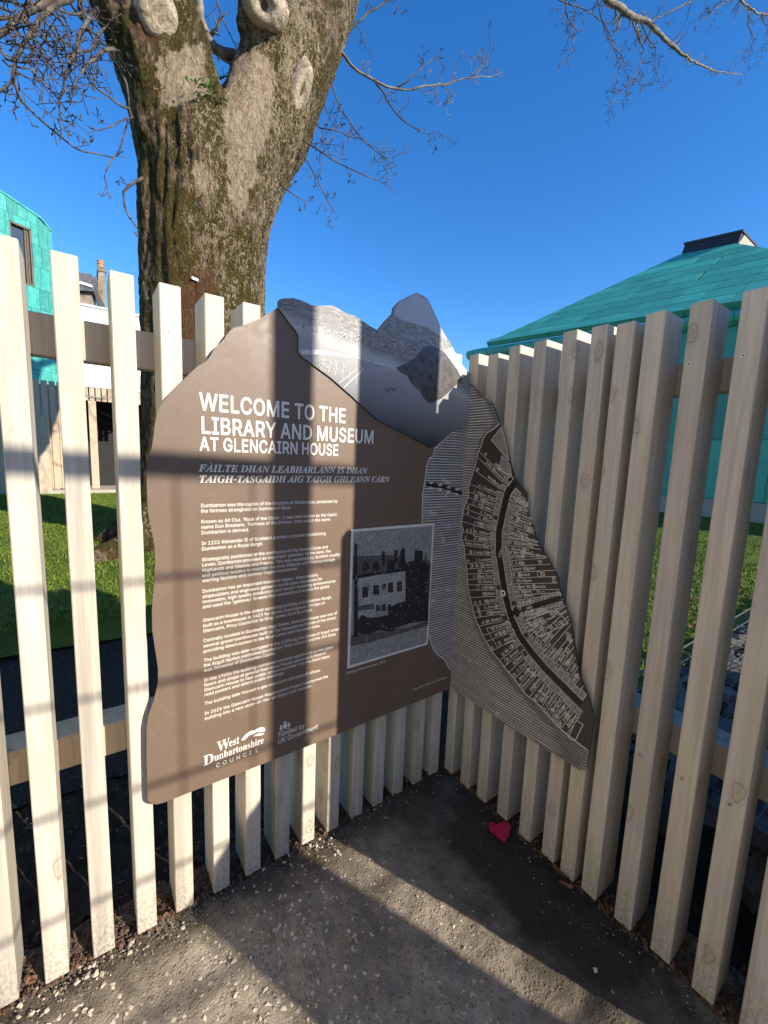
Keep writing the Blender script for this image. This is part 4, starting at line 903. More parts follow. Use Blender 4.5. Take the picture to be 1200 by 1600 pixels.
        'm': (550, [[-16,-8,43,-8,92,120,122,176,162,224,202,256,226,265,236,256,227,208,168,8,166,0,170,-7,234,-6,285,128,329,200,374,248,410,265,418,262,420,256,416,224,375,80,369,24,378,-4,410,-16,466,7,516,72,514,83,498,96,464,56,450,48,443,56,495,256,497,280,485,312,450,325,370,292,306,222,304,232,312,280,303,304,298,313,266,324,178,288,122,225,118,232,138,304,138,312,130,321,114,324,18,309,11,304,10,283,42,273,51,256,-20,8,-22,0]]),
        'n': (364, [[201,-10,227,-17,277,6,329,78,330,86,323,94,315,99,307,98,275,54,259,45,255,54,308,246,311,278,300,310,267,323,227,315,180,286,131,239,124,246,142,310,141,318,131,325,12,302,8,286,11,279,43,273,52,262,-21,-2,-13,-9,-5,-9,43,-9,51,-2,100,134,129,182,163,223,195,251,227,264,233,254,180,30,190,-2],[123,229,123,244,130,238]]),
        'o': (350, [[57,-9,107,-17,155,-9,211,18,267,68,307,135,323,207,314,255,286,295,251,317,203,325,163,321,123,305,51,248,7,183,-13,103,-1,47,21,15],[107,21,83,32,69,55,65,87,70,127,85,175,109,223,139,262,171,283,195,289,203,287,233,271,244,231,235,159,203,90,163,42,139,27]]),
        'p': (340, [[-105,-150,-97,-158,79,-155,85,-134,79,-129,47,-125,33,-110,55,-13,63,-7,103,-16,151,-7,183,6,252,66,297,138,317,226,310,266,292,298,263,318,223,325,167,309,135,286,138,314,127,324,15,306,8,282,15,276,47,270,50,258,-36,-78,-56,-118,-97,-129],[79,25,72,42,76,66,101,162,119,210,143,247,167,267,199,276,223,266,239,226,226,154,196,90,151,39,127,24,103,19]]),
        'q': (339, [[72,-151,77,-158,85,-159,253,-159,260,-151,261,-134,253,-129,221,-125,211,-111,211,-103,323,305,323,313,317,318,261,318,253,306,245,306,237,314,197,325,141,312,98,289,41,233,-1,161,-19,81,-15,41,3,9,21,-6,53,-14,93,-8,133,13,173,49,176,41,132,-111,117,-124,77,-132],[93,40,71,49,62,81,65,121,80,169,111,225,156,273,197,288,215,281,222,273,229,241,222,201,199,145,170,97,142,65,117,47]]),
        'r': (224, [[-22,-1,-14,-9,-6,-9,42,-9,50,-1,102,151,162,240,170,248,178,239,202,231,234,250,245,287,234,314,210,325,202,323,151,287,122,244,119,255,132,311,122,324,9,303,6,279,42,268,46,255]]),
        's': (248, [[-29,-9,-7,-13,9,-4,81,-17,137,-1,170,31,188,87,180,127,106,239,102,263,109,279,129,289,161,275,169,267,190,207,209,205,216,215,229,311,225,321,209,323,193,311,129,324,89,320,53,295,37,271,31,239,37,207,57,168,108,95,116,71,114,63,98,31,73,21,49,25,33,39,21,63,10,111,-7,115,-14,111,-16,103]]),
        't': (187, [[10,-9,32,-17,88,5,141,63,142,71,136,79,128,87,120,87,88,51,72,43,70,47,126,271,184,278,192,303,184,313,144,314,140,319,160,391,152,401,136,401,128,396,77,335,16,304,12,295,11,279,16,275,52,271,-7,47,-7,23,0,-1]]),
        'u': (364, [[24,-9,43,-16,91,-5,131,24,187,95,191,87,181,23,188,-1,195,-8,227,-16,283,10,332,71,331,80,315,93,275,50,259,43,256,47,323,311,315,318,307,318,259,318,252,311,219,207,169,119,120,63,75,43,68,55,71,71,137,311,131,321,115,324,11,308,4,287,10,279,35,275,47,263,-1,71,-5,39,8,-1]]),
        'v': (297, [[52,-9,57,-16,81,-14,166,79,251,191,281,271,273,307,265,315,241,326,217,318,209,311,200,287,209,265,230,239,197,175,121,84,116,95,101,287,87,319,81,325,65,323,-11,303,-15,287,-11,279,18,271,29,255,36,231]]),
        'w': (446, [[39,-9,45,-16,53,-17,69,-11,197,192,221,-9,229,-17,245,-15,347,111,411,207,431,271,421,311,389,324,363,311,354,287,379,239,368,207,285,97,281,103,259,319,253,325,237,326,229,319,109,126,101,279,89,319,85,324,69,325,-3,309,-10,303,-9,287,-3,281,13,276,25,263,32,231]]),
        'x': (279, [[-50,-9,-31,-15,17,6,89,97,99,55,121,-4,153,-17,203,7,256,71,256,79,241,94,233,93,201,54,185,46,177,52,146,175,203,255,217,260,249,253,269,263,279,287,265,316,233,323,217,321,201,311,137,230,119,303,105,322,81,324,-7,302,-11,287,-7,275,25,276,51,263,61,239,79,151,25,73,1,54,-39,59,-62,47,-71,23,-62,-1]]),
        'y': (270, [[-69,-154,-46,-162,2,-142,47,-98,140,30,214,150,248,222,258,270,249,302,242,313,210,324,183,310,175,286,184,262,203,246,206,222,192,190,130,85,93,262,78,310,66,324,58,324,-22,308,-30,303,-30,281,2,269,21,238,69,-2,2,-92,-14,-98,-46,-89,-72,-98,-85,-122,-77,-146]]),
        'z': (266, [[-43,-9,-35,-14,13,5,141,-17,181,-9,207,23,229,79,221,91,205,93,181,60,157,51,51,63,255,287,265,303,259,319,253,324,245,323,197,305,77,324,34,303,7,247,8,239,21,230,29,230,51,255,69,261,163,247,-40,23,-50,7,-50,-1]]),
        ' ': (175, []),
        '.': (180, [[64,-10,87,-18,127,-3,141,38,124,78,87,90,54,78,39,38,52,-2]]),
        ',': (180, [[19,-88,27,-96,35,-96,75,-95,80,-88,113,-8,136,64,138,72,131,83,123,87,59,87,52,80]]),
        '0': (384, [[157,-8,192,-16,240,-9,289,16,322,56,343,104,356,168,360,240,350,344,321,424,264,480,192,496,136,488,88,459,60,424,41,376,28,312,24,240,34,136,64,56,112,6],[184,55,151,64,124,96,107,160,101,240,107,320,124,384,152,417,192,427,232,416,259,384,277,320,282,240,277,160,259,96,232,64]]),
        '1': (384, [[172,-1,179,-9,187,-9,235,-9,247,-1,247,479,243,487,235,489,184,487,52,383,52,375,91,330,173,391]]),
        '2': (384, [[23,-1,31,-9,39,-9,343,-9,351,-9,358,-1,358,55,351,63,143,65,135,71,275,215,323,287,339,359,328,415,295,460,247,487,183,495,103,479,35,439,29,431,63,383,71,381,127,416,183,426,215,422,241,407,255,383,259,359,249,303,213,247,25,55]]),
        '3': (384, [[84,-8,165,-16,221,-11,269,3,313,32,333,56,350,96,355,136,346,184,325,219,269,256,309,283,332,320,340,368,331,416,301,458,253,486,181,495,96,480,25,440,29,427,61,387,121,416,189,427,213,424,242,408,255,392,261,368,253,328,229,303,197,287,98,280,94,272,94,224,101,213,205,208,245,193,268,168,275,136,269,104,253,79,221,61,165,52,101,59,29,84,21,72,22,16,29,10]]),
        '4': (384, [[235,-1,245,-9,301,-9,309,-3,310,95,317,100,373,100,380,111,378,167,373,171,317,171,311,175,310,479,308,487,301,491,245,491,233,487,5,159,5,111,13,100,229,100,235,95],[93,174,229,371,236,359,234,175,229,171]]),
        '5': (384, [[93,-8,169,-16,249,-2,305,30,340,80,354,160,343,216,307,264,249,294,185,303,129,298,122,304,133,416,313,417,321,424,321,432,321,480,313,489,73,489,63,480,47,248,81,225,161,235,217,229,254,208,270,184,275,152,265,100,249,79,209,58,169,53,105,61,49,82,41,84,35,80,34,16]]),
        '6': (384, [[151,-8,204,-15,268,-3,319,32,351,88,362,152,352,216,316,271,276,298,212,309,170,304,140,292,116,273,110,280,117,320,140,374,188,415,220,425,252,428,316,421,322,424,325,480,316,489,260,495,196,489,140,469,102,440,71,400,38,312,28,200,34,136,49,88,77,40,114,8],[180,55,148,69,116,112,107,168,117,200,148,231,204,244,236,239,260,224,279,192,285,152,280,112,263,80,236,59,204,53]]),
        '7': (384, [[82,-1,93,-9,157,-9,165,-1,359,431,360,479,356,487,25,487,21,479,21,431,22,423,29,417,272,415]]),
        '8': (384, [[132,-8,192,-16,264,-5,315,24,350,72,359,128,344,184,304,228,264,256,296,278,332,320,344,368,333,424,300,464,248,488,192,495,113,480,61,440,44,408,39,368,46,328,64,296,112,256,110,248,74,224,40,184,24,120,33,72,40,57,72,19],[152,54,121,72,105,96,101,120,105,152,120,176,184,215,257,176,277,152,283,120,278,96,264,74,235,56,192,49],[184,292,152,309,125,336,116,368,120,392,136,413,160,425,192,430,224,425,248,413,263,392,268,368,263,344,240,315,200,291,192,288]]),
        '9': (384, [[65,-8,129,-16,193,-10,249,12,285,40,313,75,348,168,358,280,352,344,338,392,305,443,273,471,233,488,185,495,145,490,105,476,65,443,46,416,30,376,25,320,34,264,69,208,113,180,169,170,217,176,249,189,273,210,276,200,270,160,246,104,201,65,169,55,129,51,65,58,60,48,60,0],[153,240,125,256,107,288,102,328,107,368,124,400,153,421,185,427,217,422,240,408,269,368,279,312,269,280,233,247,185,235]]),
    },
}

# ------------------------------------------------------------------ welcome sign
SF = 0.025            # face of the boards stands 25 mm in front of the slats
TH = 0.006


def LP(u, z, off=0.0):
    """left board: u = world X"""
    return Vector((u, -SF - off, z))


def RP(u, z, off=0.0):
    """right board: u = distance from the fold towards the viewer"""
    return Vector((-SF - off, -u, z))


def lp(px, py):
    p = at(px, py, 'y', -SF)
    return (p.x, p.z)


def rp(px, py):
    p = at(px, py, 'x', -SF)
    return (-p.y, p.z)


def c2(x, y, ox, oy, s):
    return (ox + x / s, oy + y / s)


FU = -SF              # fold, on the left board
FR = SF               # fold, on the right board


def signed(l):
    return sum(l[i - 1][0] * l[i][1] - l[i][0] * l[i - 1][1] for i in range(len(l)))


class Glyph(list):
    """outlines of one letter; strokes may overlap, counters run the other way round"""


def flat_mesh(name, loops, place, off):
    """2D outlines with their counters cut out, laid on the board"""
    groups = []
    plain = [l for l in loops if not isinstance(l, Glyph)]
    if plain:
        groups.append(plain)
    groups += [l for l in loops if isinstance(l, Glyph)]
    vs, fs = [], []
    for gr in groups:
        gr = [l for l in gr if len(l) > 2]
        if not gr:
            continue
        if gr and isinstance(gr, list):
            big = max(gr, key=lambda l: abs(signed(l)))
            if isinstance(gr, Glyph):
                outer = [l for l in gr if signed(l) * signed(big) > 0]
                holes = [l for l in gr if signed(l) * signed(big) <= 0]
            else:
                holes = [l for l in gr if any(m is not l and inside(l[0], m) and abs(signed(m)) > abs(signed(l)) for m in gr)] if len(gr) < 12 else []
                outer = [l for l in gr if l not in holes]
        for k, o_ in enumerate(outer):
            hs = [h for h in holes if inside(h[0], o_)]
            polys = [[Vector((p[0] * 100, p[1] * 100, 0)) for p in l] for l in [o_] + hs]
            flatp = [p for l in [o_] + hs for p in l]
            n = len(vs)
            vs += [tuple(place(p[0], p[1], off)) for p in flatp]
            for t in tessellate_polygon(polys):
                fs.append((n + t[0], n + t[1], n + t[2]))
    me = bpy.data.meshes.new(name)
    me.from_pydata(vs, [], fs)
    me.update()
    return me


def flat(name, loops, place, off, mat, parent):
    return new_obj(name, flat_mesh(name, loops, place, off), mat, parent)


FINE = ('river_hatching', 'river_highlights', 'house_plots', 'plot_lines', 'printed_houses', 'printed_fields', 'printed_birds', 'etching_strokes', 'owner_names')


def quads_obj(name, quads, place, off, mat, parent):
    """many small flat convex polygons as one print"""
    vs, fs = [], []
    for q in quads:
        n = len(vs)
        vs += [tuple(place(p[0], p[1], off)) for p in q]
        fs.append(tuple(range(n, n + len(q))))
    me = bpy.data.meshes.new(name)
    me.from_pydata(vs, [], fs)
    o_ = new_obj(name, me, mat, parent)
    if name in FINE:
        o_['kind'] = 'stuff'
    return o_


def line_q(a, b, w):
    dx, dy = b[0] - a[0], b[1] - a[1]
    L = math.hypot(dx, dy) or 1e-9
    nx, ny = -dy / L * w / 2, dx / L * w / 2
    return [(a[0] + nx, a[1] + ny), (b[0] + nx, b[1] + ny), (b[0] - nx, b[1] - ny), (a[0] - nx, a[1] - ny)]


def poly_lines(pts, w, closed=False):
    out = []
    n = len(pts)
    for i in range(n if closed else n - 1):
        out.append(line_q(pts[i], pts[(i + 1) % n], w))
    return out


def inside(p, poly):
    x, y = p
    r = False
    j = len(poly) - 1
    for i in range(len(poly)):
        xi, yi = poly[i]
        xj, yj = poly[j]
        if (yi > y) != (yj > y) and x < (xj - xi) * (y - yi) / (yj - yi) + xi:
            r = not r
        j = i
    return r


def text_loops(txt, font, x, z, size, width=None, shear=0.0, bold=0.0, spacing=0.0, ang=0.0):
    """outlines of a line of lettering; size = em height in metres; width fits the line to a measured length"""
    G = FONTS[font]
    adv = []
    pen = 0.0
    loops = []
    for ch in txt:
        base = ch
        acc = None
        if ch == 'À':
            base, acc = 'A', 1
        g_ = G.get(base)
        if g_ is None:
            pen += 300
            continue
        loops.append(Glyph([(pen + fl[i], fl[i + 1]) for i in range(0, len(fl), 2)] for fl in g_[1]))
        if acc:
            c = pen + g_[0] * 0.56
            loops.append(Glyph([[(c + 10, 590), (c + 75, 590), (c + 110, 500), (c + 75, 500)]]))
        pen += g_[0] + spacing
    pen -= spacing
    sx = size / 1000.0
    sz = size / 1000.0
    if width:
        sx = width / pen
    ca, sa = math.cos(ang), math.sin(ang)
    out = []
    for gl in loops:
        G2 = Glyph()
        for l in gl:
            q = []
            for (a, b) in l:
                X, Z = (a + shear * b) * sx, b * sz
                q.append((x + X * ca - Z * sa, z + X * sa + Z * ca))
            G2.append(q)
        if G2:
            out.append(G2)
    return out


# --- board materials
def mat_board(name, a, b, rough=0.42):
    M = Mat(name, rough, 0.45)
    v = M.coords(world=True)
    n1 = M.noise(v, 3.0, 4)
    n2 = M.noise(v, 420, 2, 0.7)
    n3 = M.noise(v, 21, 5, 0.7, 1.0)
    col = M.mix(M.ramp(n1, [(0.35, 0.0), (0.65, 1.0)]), a, b)
    col = M.mix(M.math('MULTIPLY', M.ramp(n2, [(0.42, 0.0), (0.62, 1.0)]), 0.30), col, tuple(min(1, x * 1.45) for x in b))
    col = M.mix(M.math('MULTIPLY', M.ramp(n3, [(0.60, 0.0), (0.72, 1.0)]), 0.14), col, (0.35, 0.30, 0.24))
    M.color(col)
    M.rough(M.ramp(n3, [(0.3, rough - 0.06), (0.7, rough + 0.12)]))
    M.bump(n2, 0.0003, 0.5)
    return M.m


MT['board'] = mat_board('brown_printed_board', (0.150, 0.103, 0.072), (0.168, 0.116, 0.082))
MT['map_dark'] = mat_board('dark_map_print', (0.050, 0.040, 0.033), (0.058, 0.046, 0.039))
MT['edge'] = simple('black_board_edge', (0.02, 0.02, 0.02), 0.5)
MT['ink'] = simple('cream_print', (0.80, 0.76, 0.68), 0.5, var=0.05, scale=60)
MT['ink_grey'] = simple('grey_print', (0.27, 0.25, 0.23), 0.5, var=0.2, scale=60)
MT['ink_mid'] = simple('pale_grey_print', (0.78, 0.75, 0.70), 0.5, var=0.12, scale=60)

sign = thing('welcome_sign', 'brown cut-out welcome sign folded round the fence corner with a town map and old views',
             'sign', (-SF, -SF, 0.25))
bpy.context.view_layer.update()
sign_off = sign.location.copy()


def under_sign(o):
    """parent while keeping the world-space mesh where it is"""
    o.parent = sign
    o.matrix_parent_inverse = Matrix.Translation(-sign_off)
    return o


def board(name, pts2, place, th, mat):
    mb = MB()
    poly = [place(u, z, 0.0) for (u, z) in pts2]
    back = place(0, 0, 0.0) - place(0, 0, th)
    mb.prism(poly, back)
    me = mb.mesh(name)
    me.materials.append(mat)
    me.materials.append(MT['edge'])
    nrm = (place(0, 0, 1.0) - place(0, 0, 0.0)).normalized()
    for p in me.polygons:
        if abs(p.normal.dot(nrm)) < 0.5:
            p.material_index = 1
    return under_sign(new_obj(name, me))


text_px = [(432, 481), (420, 489), (408, 497), (392, 503), (378, 509), (366, 512), (360, 516), (355, 522), (350, 530), (345, 535),
           (338, 541), (332, 550), (328, 558), (320, 566), (308, 573), (296, 584), (284, 596), (275, 605), (266, 614), (253, 630),
           (247, 640), (242, 662), (239, 690), (237, 700), (231, 716), (229, 735), (229.5, 760), (231, 800), (237, 828), (241.5, 855),
           (242.5, 880), (241, 905), (237.5, 950), (238, 985), (243, 1018), (247, 1045), (247, 1066), (241, 1092), (232, 1118),
           (229, 1136), (229, 1180), (230.5, 1246), (232, 1252), (237, 1255.5), (245, 1257), (256, 1254), (267, 1250), (299, 1237),
           (400, 1198), (496, 1160), (633, 1104), (690, 1081)]
top_px = [(433, 472), (436, 468.5), (442, 467), (457, 466.5), (472, 471), (486, 478), (502, 478.5), (518, 478), (529, 484), (538, 489.6),
          (552, 494), (561.6, 499.8), (575, 509), (588, 516.4), (600, 502), (611, 491), (613, 481), (621.4, 472), (636, 464), (649, 458),
          (658, 462), (666.6, 467.7), (673, 481), (681, 498), (690, 518), (701.6, 536), (710, 553), (719, 568), (727, 578), (733.7, 586)]
lpts = [lp(*p) for p in text_px]
zb = lpts[-1][1]
zt = lp(729, 640)[1]
text_outline = lpts + [(FU, lpts[-1][1] - 0.002), (FU, 1.70), (-0.30, 1.66), (-0.62, 1.72)]
b = board('text_panel', text_outline, LP, TH, MT['board'])

# right board outline
right_px = [(738, 602), (745, 610), (752, 619), (760, 624), (768, 629), (774, 643), (779.5, 658), (788, 690), (795, 716), (803, 743),
            (812, 758), (822, 770.5), (822, 787), (824, 803), (832, 820), (836, 834), (842, 850), (850, 864), (862, 884), (872.6, 903),
            (874, 918), (884, 950), (892, 972), (897, 1005), (902, 1035), (908, 1062), (920, 1092), (927, 1113), (928, 1122), (921, 1172), (917, 1198),
            (913, 1203), (905, 1203), (867, 1178), (825, 1153), (800, 1139), (756, 1108), (727, 1089), (712, 1081)]
rpts = [rp(*p) for p in right_px]
right_outline = [(FR - 0.001, rpts[0][1] + 0.01)] + rpts + [(FR - 0.001, rpts[-1][1] + 0.012)]
right_outline = [(max(u, FR - 0.001), z) for (u, z) in right_outline]
b = board('map_panel', right_outline, RP, TH, MT['map_dark'])

# --- hatched river on both boards
coast_px = [c2(x, y, 640, 600, 2.58) for (x, y) in
            [(185, 183), (150, 215), (100, 260), (95, 290), (78, 300), (68, 330), (62, 380), (52, 440), (50, 500), (50, 560), (56, 640), (60, 760),
             (62, 860), (66, 940), (75, 1010), (95, 1070), (118, 1095), (140, 1110), (160, 1150)]]
coast = [lp(*p) for p in coast_px]
left_water = [(FU, lp(729, 668)[1])] + coast + [(FU, coast[-1][1] - 0.012)]
shore_px = [c2(x, y, 640, 600, 2.58) for (x, y) in
            [(365, 160), (345, 178), (310, 200), (298, 222), (290, 250), (275, 285), (268, 320), (250, 380), (238, 420), (240, 450), (220, 500), (210, 560),
             (218, 590), (210, 620), (222, 660), (225, 700), (234, 760), (238, 830), (248, 870), (262, 930), (268, 950), (285, 985), (300, 1020), (335, 1080),
             (365, 1115), (400, 1160), (430, 1195), (470, 1250), (520, 1290), (560, 1335), (600, 1380), (640, 1415), (680, 1445), (722, 1478)]]
shore = [rp(*p) for p in shore_px]
i_corner = min(range(len(rpts)), key=lambda i: abs(rpts[i][0] - rp(921, 1172)[0]) + abs(rpts[i][1] - rp(921, 1172)[1]))
i_top = 6
right_water = [(FR, rpts[0][1] + 0.005)] + rpts[:i_top + 1] + shore + rpts[i_corner:] + [(FR, rpts[-1][1] + 0.01)]


def hatch(poly, dz, w, shore_pts=None, rr=random.Random(3), slope=0.0):
    out, bright = [], []
    zs = [p[1] for p in poly]
    z = min(zs)
    us = [p[0] for p in poly]
    while z < max(zs):
        wob = 0
        xs = []
        n = len(poly)
        for i in range(n):
            a, c = poly[i], poly[(i + 1) % n]
            if (a[1] > z) != (c[1] > z):
                xs.append(a[0] + (z - a[1]) / (c[1] - a[1]) * (c[0] - a[0]))
        xs.sort()
        for i in range(0, len(xs) - 1, 2):
            x0, x1 = xs[i], xs[i + 1]
            if x1 - x0 < 0.004:
                continue
            m = max(1, int((x1 - x0) / 0.09))
            for k in range(m):
                a_ = x0 + (x1 - x0) * k / m
                b_ = x0 + (x1 - x0) * (k + 1) / m
                ww = w * rr.uniform(.75, 1.2)
                out.append([(a_, z - ww / 2), (b_, z - ww / 2), (b_, z + ww / 2), (a_, z + ww / 2)])
            if shore_pts:
                L = (x1 - x0) * rr.uniform(.30, .5)
                for (fr, ww) in ((1.0, .0013), (.55, .0022)):
                    bright.append([(x1 - L * fr, z), (x1, z - ww), (x1, z + ww)])
        z += dz
    return out, bright


WASH = simple('hatched_river_tone', (0.17, 0.16, 0.15), 0.45, var=0.2, scale=30)
quadsL, _ = hatch(left_water, 0.0105, 0.0030)
quadsR, bright = hatch(right_water, 0.0105, 0.0027, True)
under_sign(flat('river_print', [left_water], LP, 0.0004, WASH, None))
under_sign(flat('river_print', [right_water], RP, 0.0004, WASH, None))
under_sign(quads_obj('river_hatching', quadsL, LP, 0.0008, MT['ink_mid'], None))
under_sign(quads_obj('river_hatching', quadsR, RP, 0.0008, MT['ink_mid'], None))
under_sign(quads_obj('river_highlights', bright, RP, 0.0013, MT['ink_mid'], None))
under_sign(quads_obj('shore_line', poly_lines(coast, 0.0035), LP, 0.0012, MT['ink_mid'], None))
under_sign(quads_obj('shore_line', poly_lines(shore, 0.003), RP, 0.0018, MT['ink'], None))

# --- the town plan
road_px = [c2(x, y, 640, 600, 2.58) for (x, y) in
           [(450, 360), (428, 392), (395, 440), (376, 520), (360, 600), (360, 680), (372, 760), (386, 850), (410, 940), (440, 1010), (490, 1080), (550, 1150),
            (620, 1220), (690, 1290), (745, 1345)]]
road = [rp(*p) for p in road_px]
side_px = [c2(x, y, 640, 600, 2.58) for (x, y) in [(412, 925), (500, 895), (610, 862)]]
side_road = [rp(*p) for p in side_px]
land = [(u, z) for (u, z) in right_outline]


def on_land(p):
    return inside(p, land) and not inside(p, right_water)


def resample(pts, step):
    out = [pts[0]]
    d = 0.0
    for i in range(len(pts) - 1):
        a, b_ = pts[i], pts[i + 1]
        L = math.hypot(b_[0] - a[0], b_[1] - a[1])
        t = step - d
        while t <= L:
            out.append((a[0] + (b_[0] - a[0]) * t / L, a[1] + (b_[1] - a[1]) * t / L))
            t += step
        d = L - (t - step)
    return out


rm = random.Random(21)
lines, cells, cell_fill, names = [], [], [], []
NL = ['Mrs Allan', 'Duncan Miller', 'Mrs Mann', 'John Stewart', 'Wm Ewing', 'A. Crawford', 'J. Dixon Esqr', 'J. McMaster', 'W. Lennox', 'J. Lang', 'J. Blair',
      'Wm Lang', 'R. Miller', 'A. Miller', 'John Denny Esqr', 'J. Lang Esqr', 'J. Lunaan', 'J. R. Lambet', 'A. Laing', 'J. Lang Esqr', 'Mc Farlan', 'J. Hewit',
      'R. Blair', 'Wm Risk', 'J. Provan', 'J. Lennie', 'A. Mc Kinlay', 'Mr Leitch', 'Mr Kelso', 'Munn', 'J. Mc Ule', 'R. Brown', 'Mr Adam', 'J. Gray']
NR = ['J. Hall', 'Wm Lee', 'John', 'William', 'G. Barr', 'J. Tennant', 'R. Lusk', 'Jacob Dickson', 'J. Maxwell', 'William Wilson', 'D. Napier', 'William Rankin', 'Henry Reid', 'J. Rayland', 'J. McAulay',
      'R. Mc Symon', 'D. Glen', 'J. Lang', 'Janet Napier', 'R. Barton', 'J. McAlpin', 'Robert Mc Kenzie', 'Mrs Brown', 'Mrs Hewit', 'William', 'J. Yule',
      'J. Park', 'T. Cunningham', 'John Alex', 'R. Watson', 'Wm Boyd', 'J. Brock', 'A. Main']
RW = 0.016
for side in (-1, 1):
    pts = resample(road, 0.0215)
    for i in range(1, len(pts) - 1):
        a, c = pts[i - 1], pts[i + 1]
        dx, dz = c[0] - a[0], c[1] - a[1]
        L = math.hypot(dx, dz)
        t = (dx / L, dz / L)
        # travelling down the street; side -1 = towards the river
        n = (-t[1] * -side, t[0] * -side)
        if side == -1 and n[0] > 0 or side == 1 and n[0] < 0:
            n = (-n[0], -n[1])
        p = pts[i]
        depth = rm.uniform(.018, .032)
        w = .0200
        q0 = (p[0] + n[0] * RW, p[1] + n[1] * RW)
        cell = [(q0[0] - t[0] * w / 2, q0[1] - t[1] * w / 2), (q0[0] + t[0] * w / 2, q0[1] + t[1] * w / 2)]
        cell += [(cell[1][0] + n[0] * depth, cell[1][1] + n[1] * depth), (cell[0][0] + n[0] * depth, cell[0][1] + n[1] * depth)]
        if not all(on_land(k) for k in cell):
            continue
        if rm.random() < 0.9:
            cell_fill.append(cell)
        cells += poly_lines(cell, 0.0020, True)
        # plot boundary running back from the house row
        bend = 0.10 * side
        q = (q0[0] + t[0] * w / 2, q0[1] + t[1] * w / 2)
        s = depth
        while on_land((q[0] + n[0] * s, q[1] + n[1] * s)) and s < 0.30:
            s += 0.006
        if s > depth + 0.012:
            e = (q[0] + n[0] * (s - 0.004), q[1] + n[1] * (s - 0.004))
            lines.append(line_q(q, e, 0.0017))
        L2 = s - depth
        mid = (q0[0] + n[0] * (depth + 0.004), q0[1] + n[1] * (depth + 0.004))
        if L2 > 0.035:
            nm = (NL if side == -1 else NR)[i % (len(NL) if side == -1 else len(NR))]
            wt = min(L2 * 0.92, len(nm) * 0.0085)
            if side == -1:
                st = (mid[0] + n[0] * wt, mid[1] + n[1] * wt)
                ang = math.atan2(-n[1], -n[0])
            else:
                st = mid
                ang = math.atan2(n[1], n[0])
            up = (-math.sin(ang), math.cos(ang))
            st = (st[0] - up[0] * 0.004, st[1] - up[1] * 0.004)
            names += text_loops(nm, 'I', st[0], st[1], 0.023, wt, 0.0, 0.0005, 0, ang)
        # small sheds in the back plots
        for rep in range(3):
            if rm.random() > 0.6 or L2 < 0.03:
                continue
            f = rm.uniform(.1, .95) * L2
            cx, cz = q0[0] + n[0] * (depth + f), q0[1] + n[1] * (depth + f)
            hw, hh = rm.uniform(.004, .009), rm.uniform(.003, .007)
            sq = [(cx - t[0] * hw - n[0] * hh, cz - t[1] * hw - n[1] * hh), (cx + t[0] * hw - n[0] * hh, cz + t[1] * hw - n[1] * hh),
                  (cx + t[0] * hw + n[0] * hh, cz + t[1] * hw + n[1] * hh), (cx - t[0] * hw + n[0] * hh, cz - t[1] * hw + n[1] * hh)]
            if all(on_land(k) for k in sq):
                cells += poly_lines(sq, 0.0014, True)
                if rm.random() < 0.7:
                    cell_fill.append(sq)
# big house plots at the top
for quad in ([(330, 225), (372, 172), (402, 310), (392, 300)], [(372, 290), (404, 322), (412, 372), (362, 345)], [(396, 385), (410, 372), (420, 385), (402, 420)]):
    q = [rp(*c2(x, y, 640, 600, 2.58)) for (x, y) in quad]
    cell_fill.append(q)
    cells += poly_lines(q, 0.002, True)
for quad in ([(262, 555), (345, 575), (330, 625), (258, 612)], [(470, 950), (590, 905), (640, 965), (520, 1020)], [(310, 985), (400, 960), (440, 1025), (355, 1062)],
             [(640, 1425), (672, 1355), (700, 1372), (668, 1438)]):
    q = [rp(*c2(x, y, 640, 600, 2.58)) for (x, y) in quad]
    cells += poly_lines(q, 0.0022, True)
# side street houses
for sgn in (-1, 1):
    for p in resample(side_road, 0.016):
        q = [(p[0] - .007, p[1] + sgn * .016 - .008), (p[0] + .007, p[1] + sgn * .016 - .008), (p[0] + .007, p[1] + sgn * .016 + .008), (p[0] - .007, p[1] + sgn * .016 + .008)]
        if all(on_land(k) for k in q):
            cell_fill.append(q)
            cells += poly_lines(q, 0.0015, True)
under_sign(quads_obj('street_print', [line_q(road[i], road[i + 1], 0.022) for i in range(1, len(road) - 2)] +
                     [line_q(side_road[i], side_road[i + 1], 0.018) for i in range(len(side_road) - 1)], RP, 0.0012, MT['edge'], None))
under_sign(quads_obj('house_plots', cell_fill, RP, 0.0005, MT['ink_grey'], None))
under_sign(quads_obj('plot_lines', lines + cells, RP, 0.0009, MT['ink_mid'], None))
under_sign(flat('owner_names', names, RP, 0.0016, MT['ink'], None))['kind'] = 'stuff'
# ring marker on the high street
c = rp(*c2(378, 843, 640, 600, 2.58))
ringo = [[(c[0] + .012 * math.cos(k * .3307), c[1] + .012 * math.sin(k * .3307)) for k in range(19)],
         [(c[0] + .0055 * math.cos(k * .3307), c[1] + .0055 * math.sin(k * .3307)) for k in range(19)]]
under_sign(flat('ring_marker', ringo, RP, 0.0022, MT['ink'], None))
lab = []
for (t_, x, y, ang, sz) in (('HIGH', 366, 700, 1.35, .018), ('ST', 545, 1120, -.9, .018)):
    p = rp(*c2(x, y, 640, 600, 2.58))
    lab += text_loops(t_, 'I', p[0], p[1], sz, None, 0, 0.0003, 0, ang)
for (t_, x, y, ang, sz) in (('Y', 262, 105, 0.4, .03), ('A', 240, 1120, .5, .03), ('E', 345, 1325, -.6, .036)):
    p = rp(*c2(x, y, 640, 600, 2.58))
    lab += text_loops(t_, 'I', p[0], p[1], sz, None, 0, 0.0006, 0, ang)
under_sign(flat('map_lettering', lab, RP, 0.0022, MT['ink'], None))
lab = []
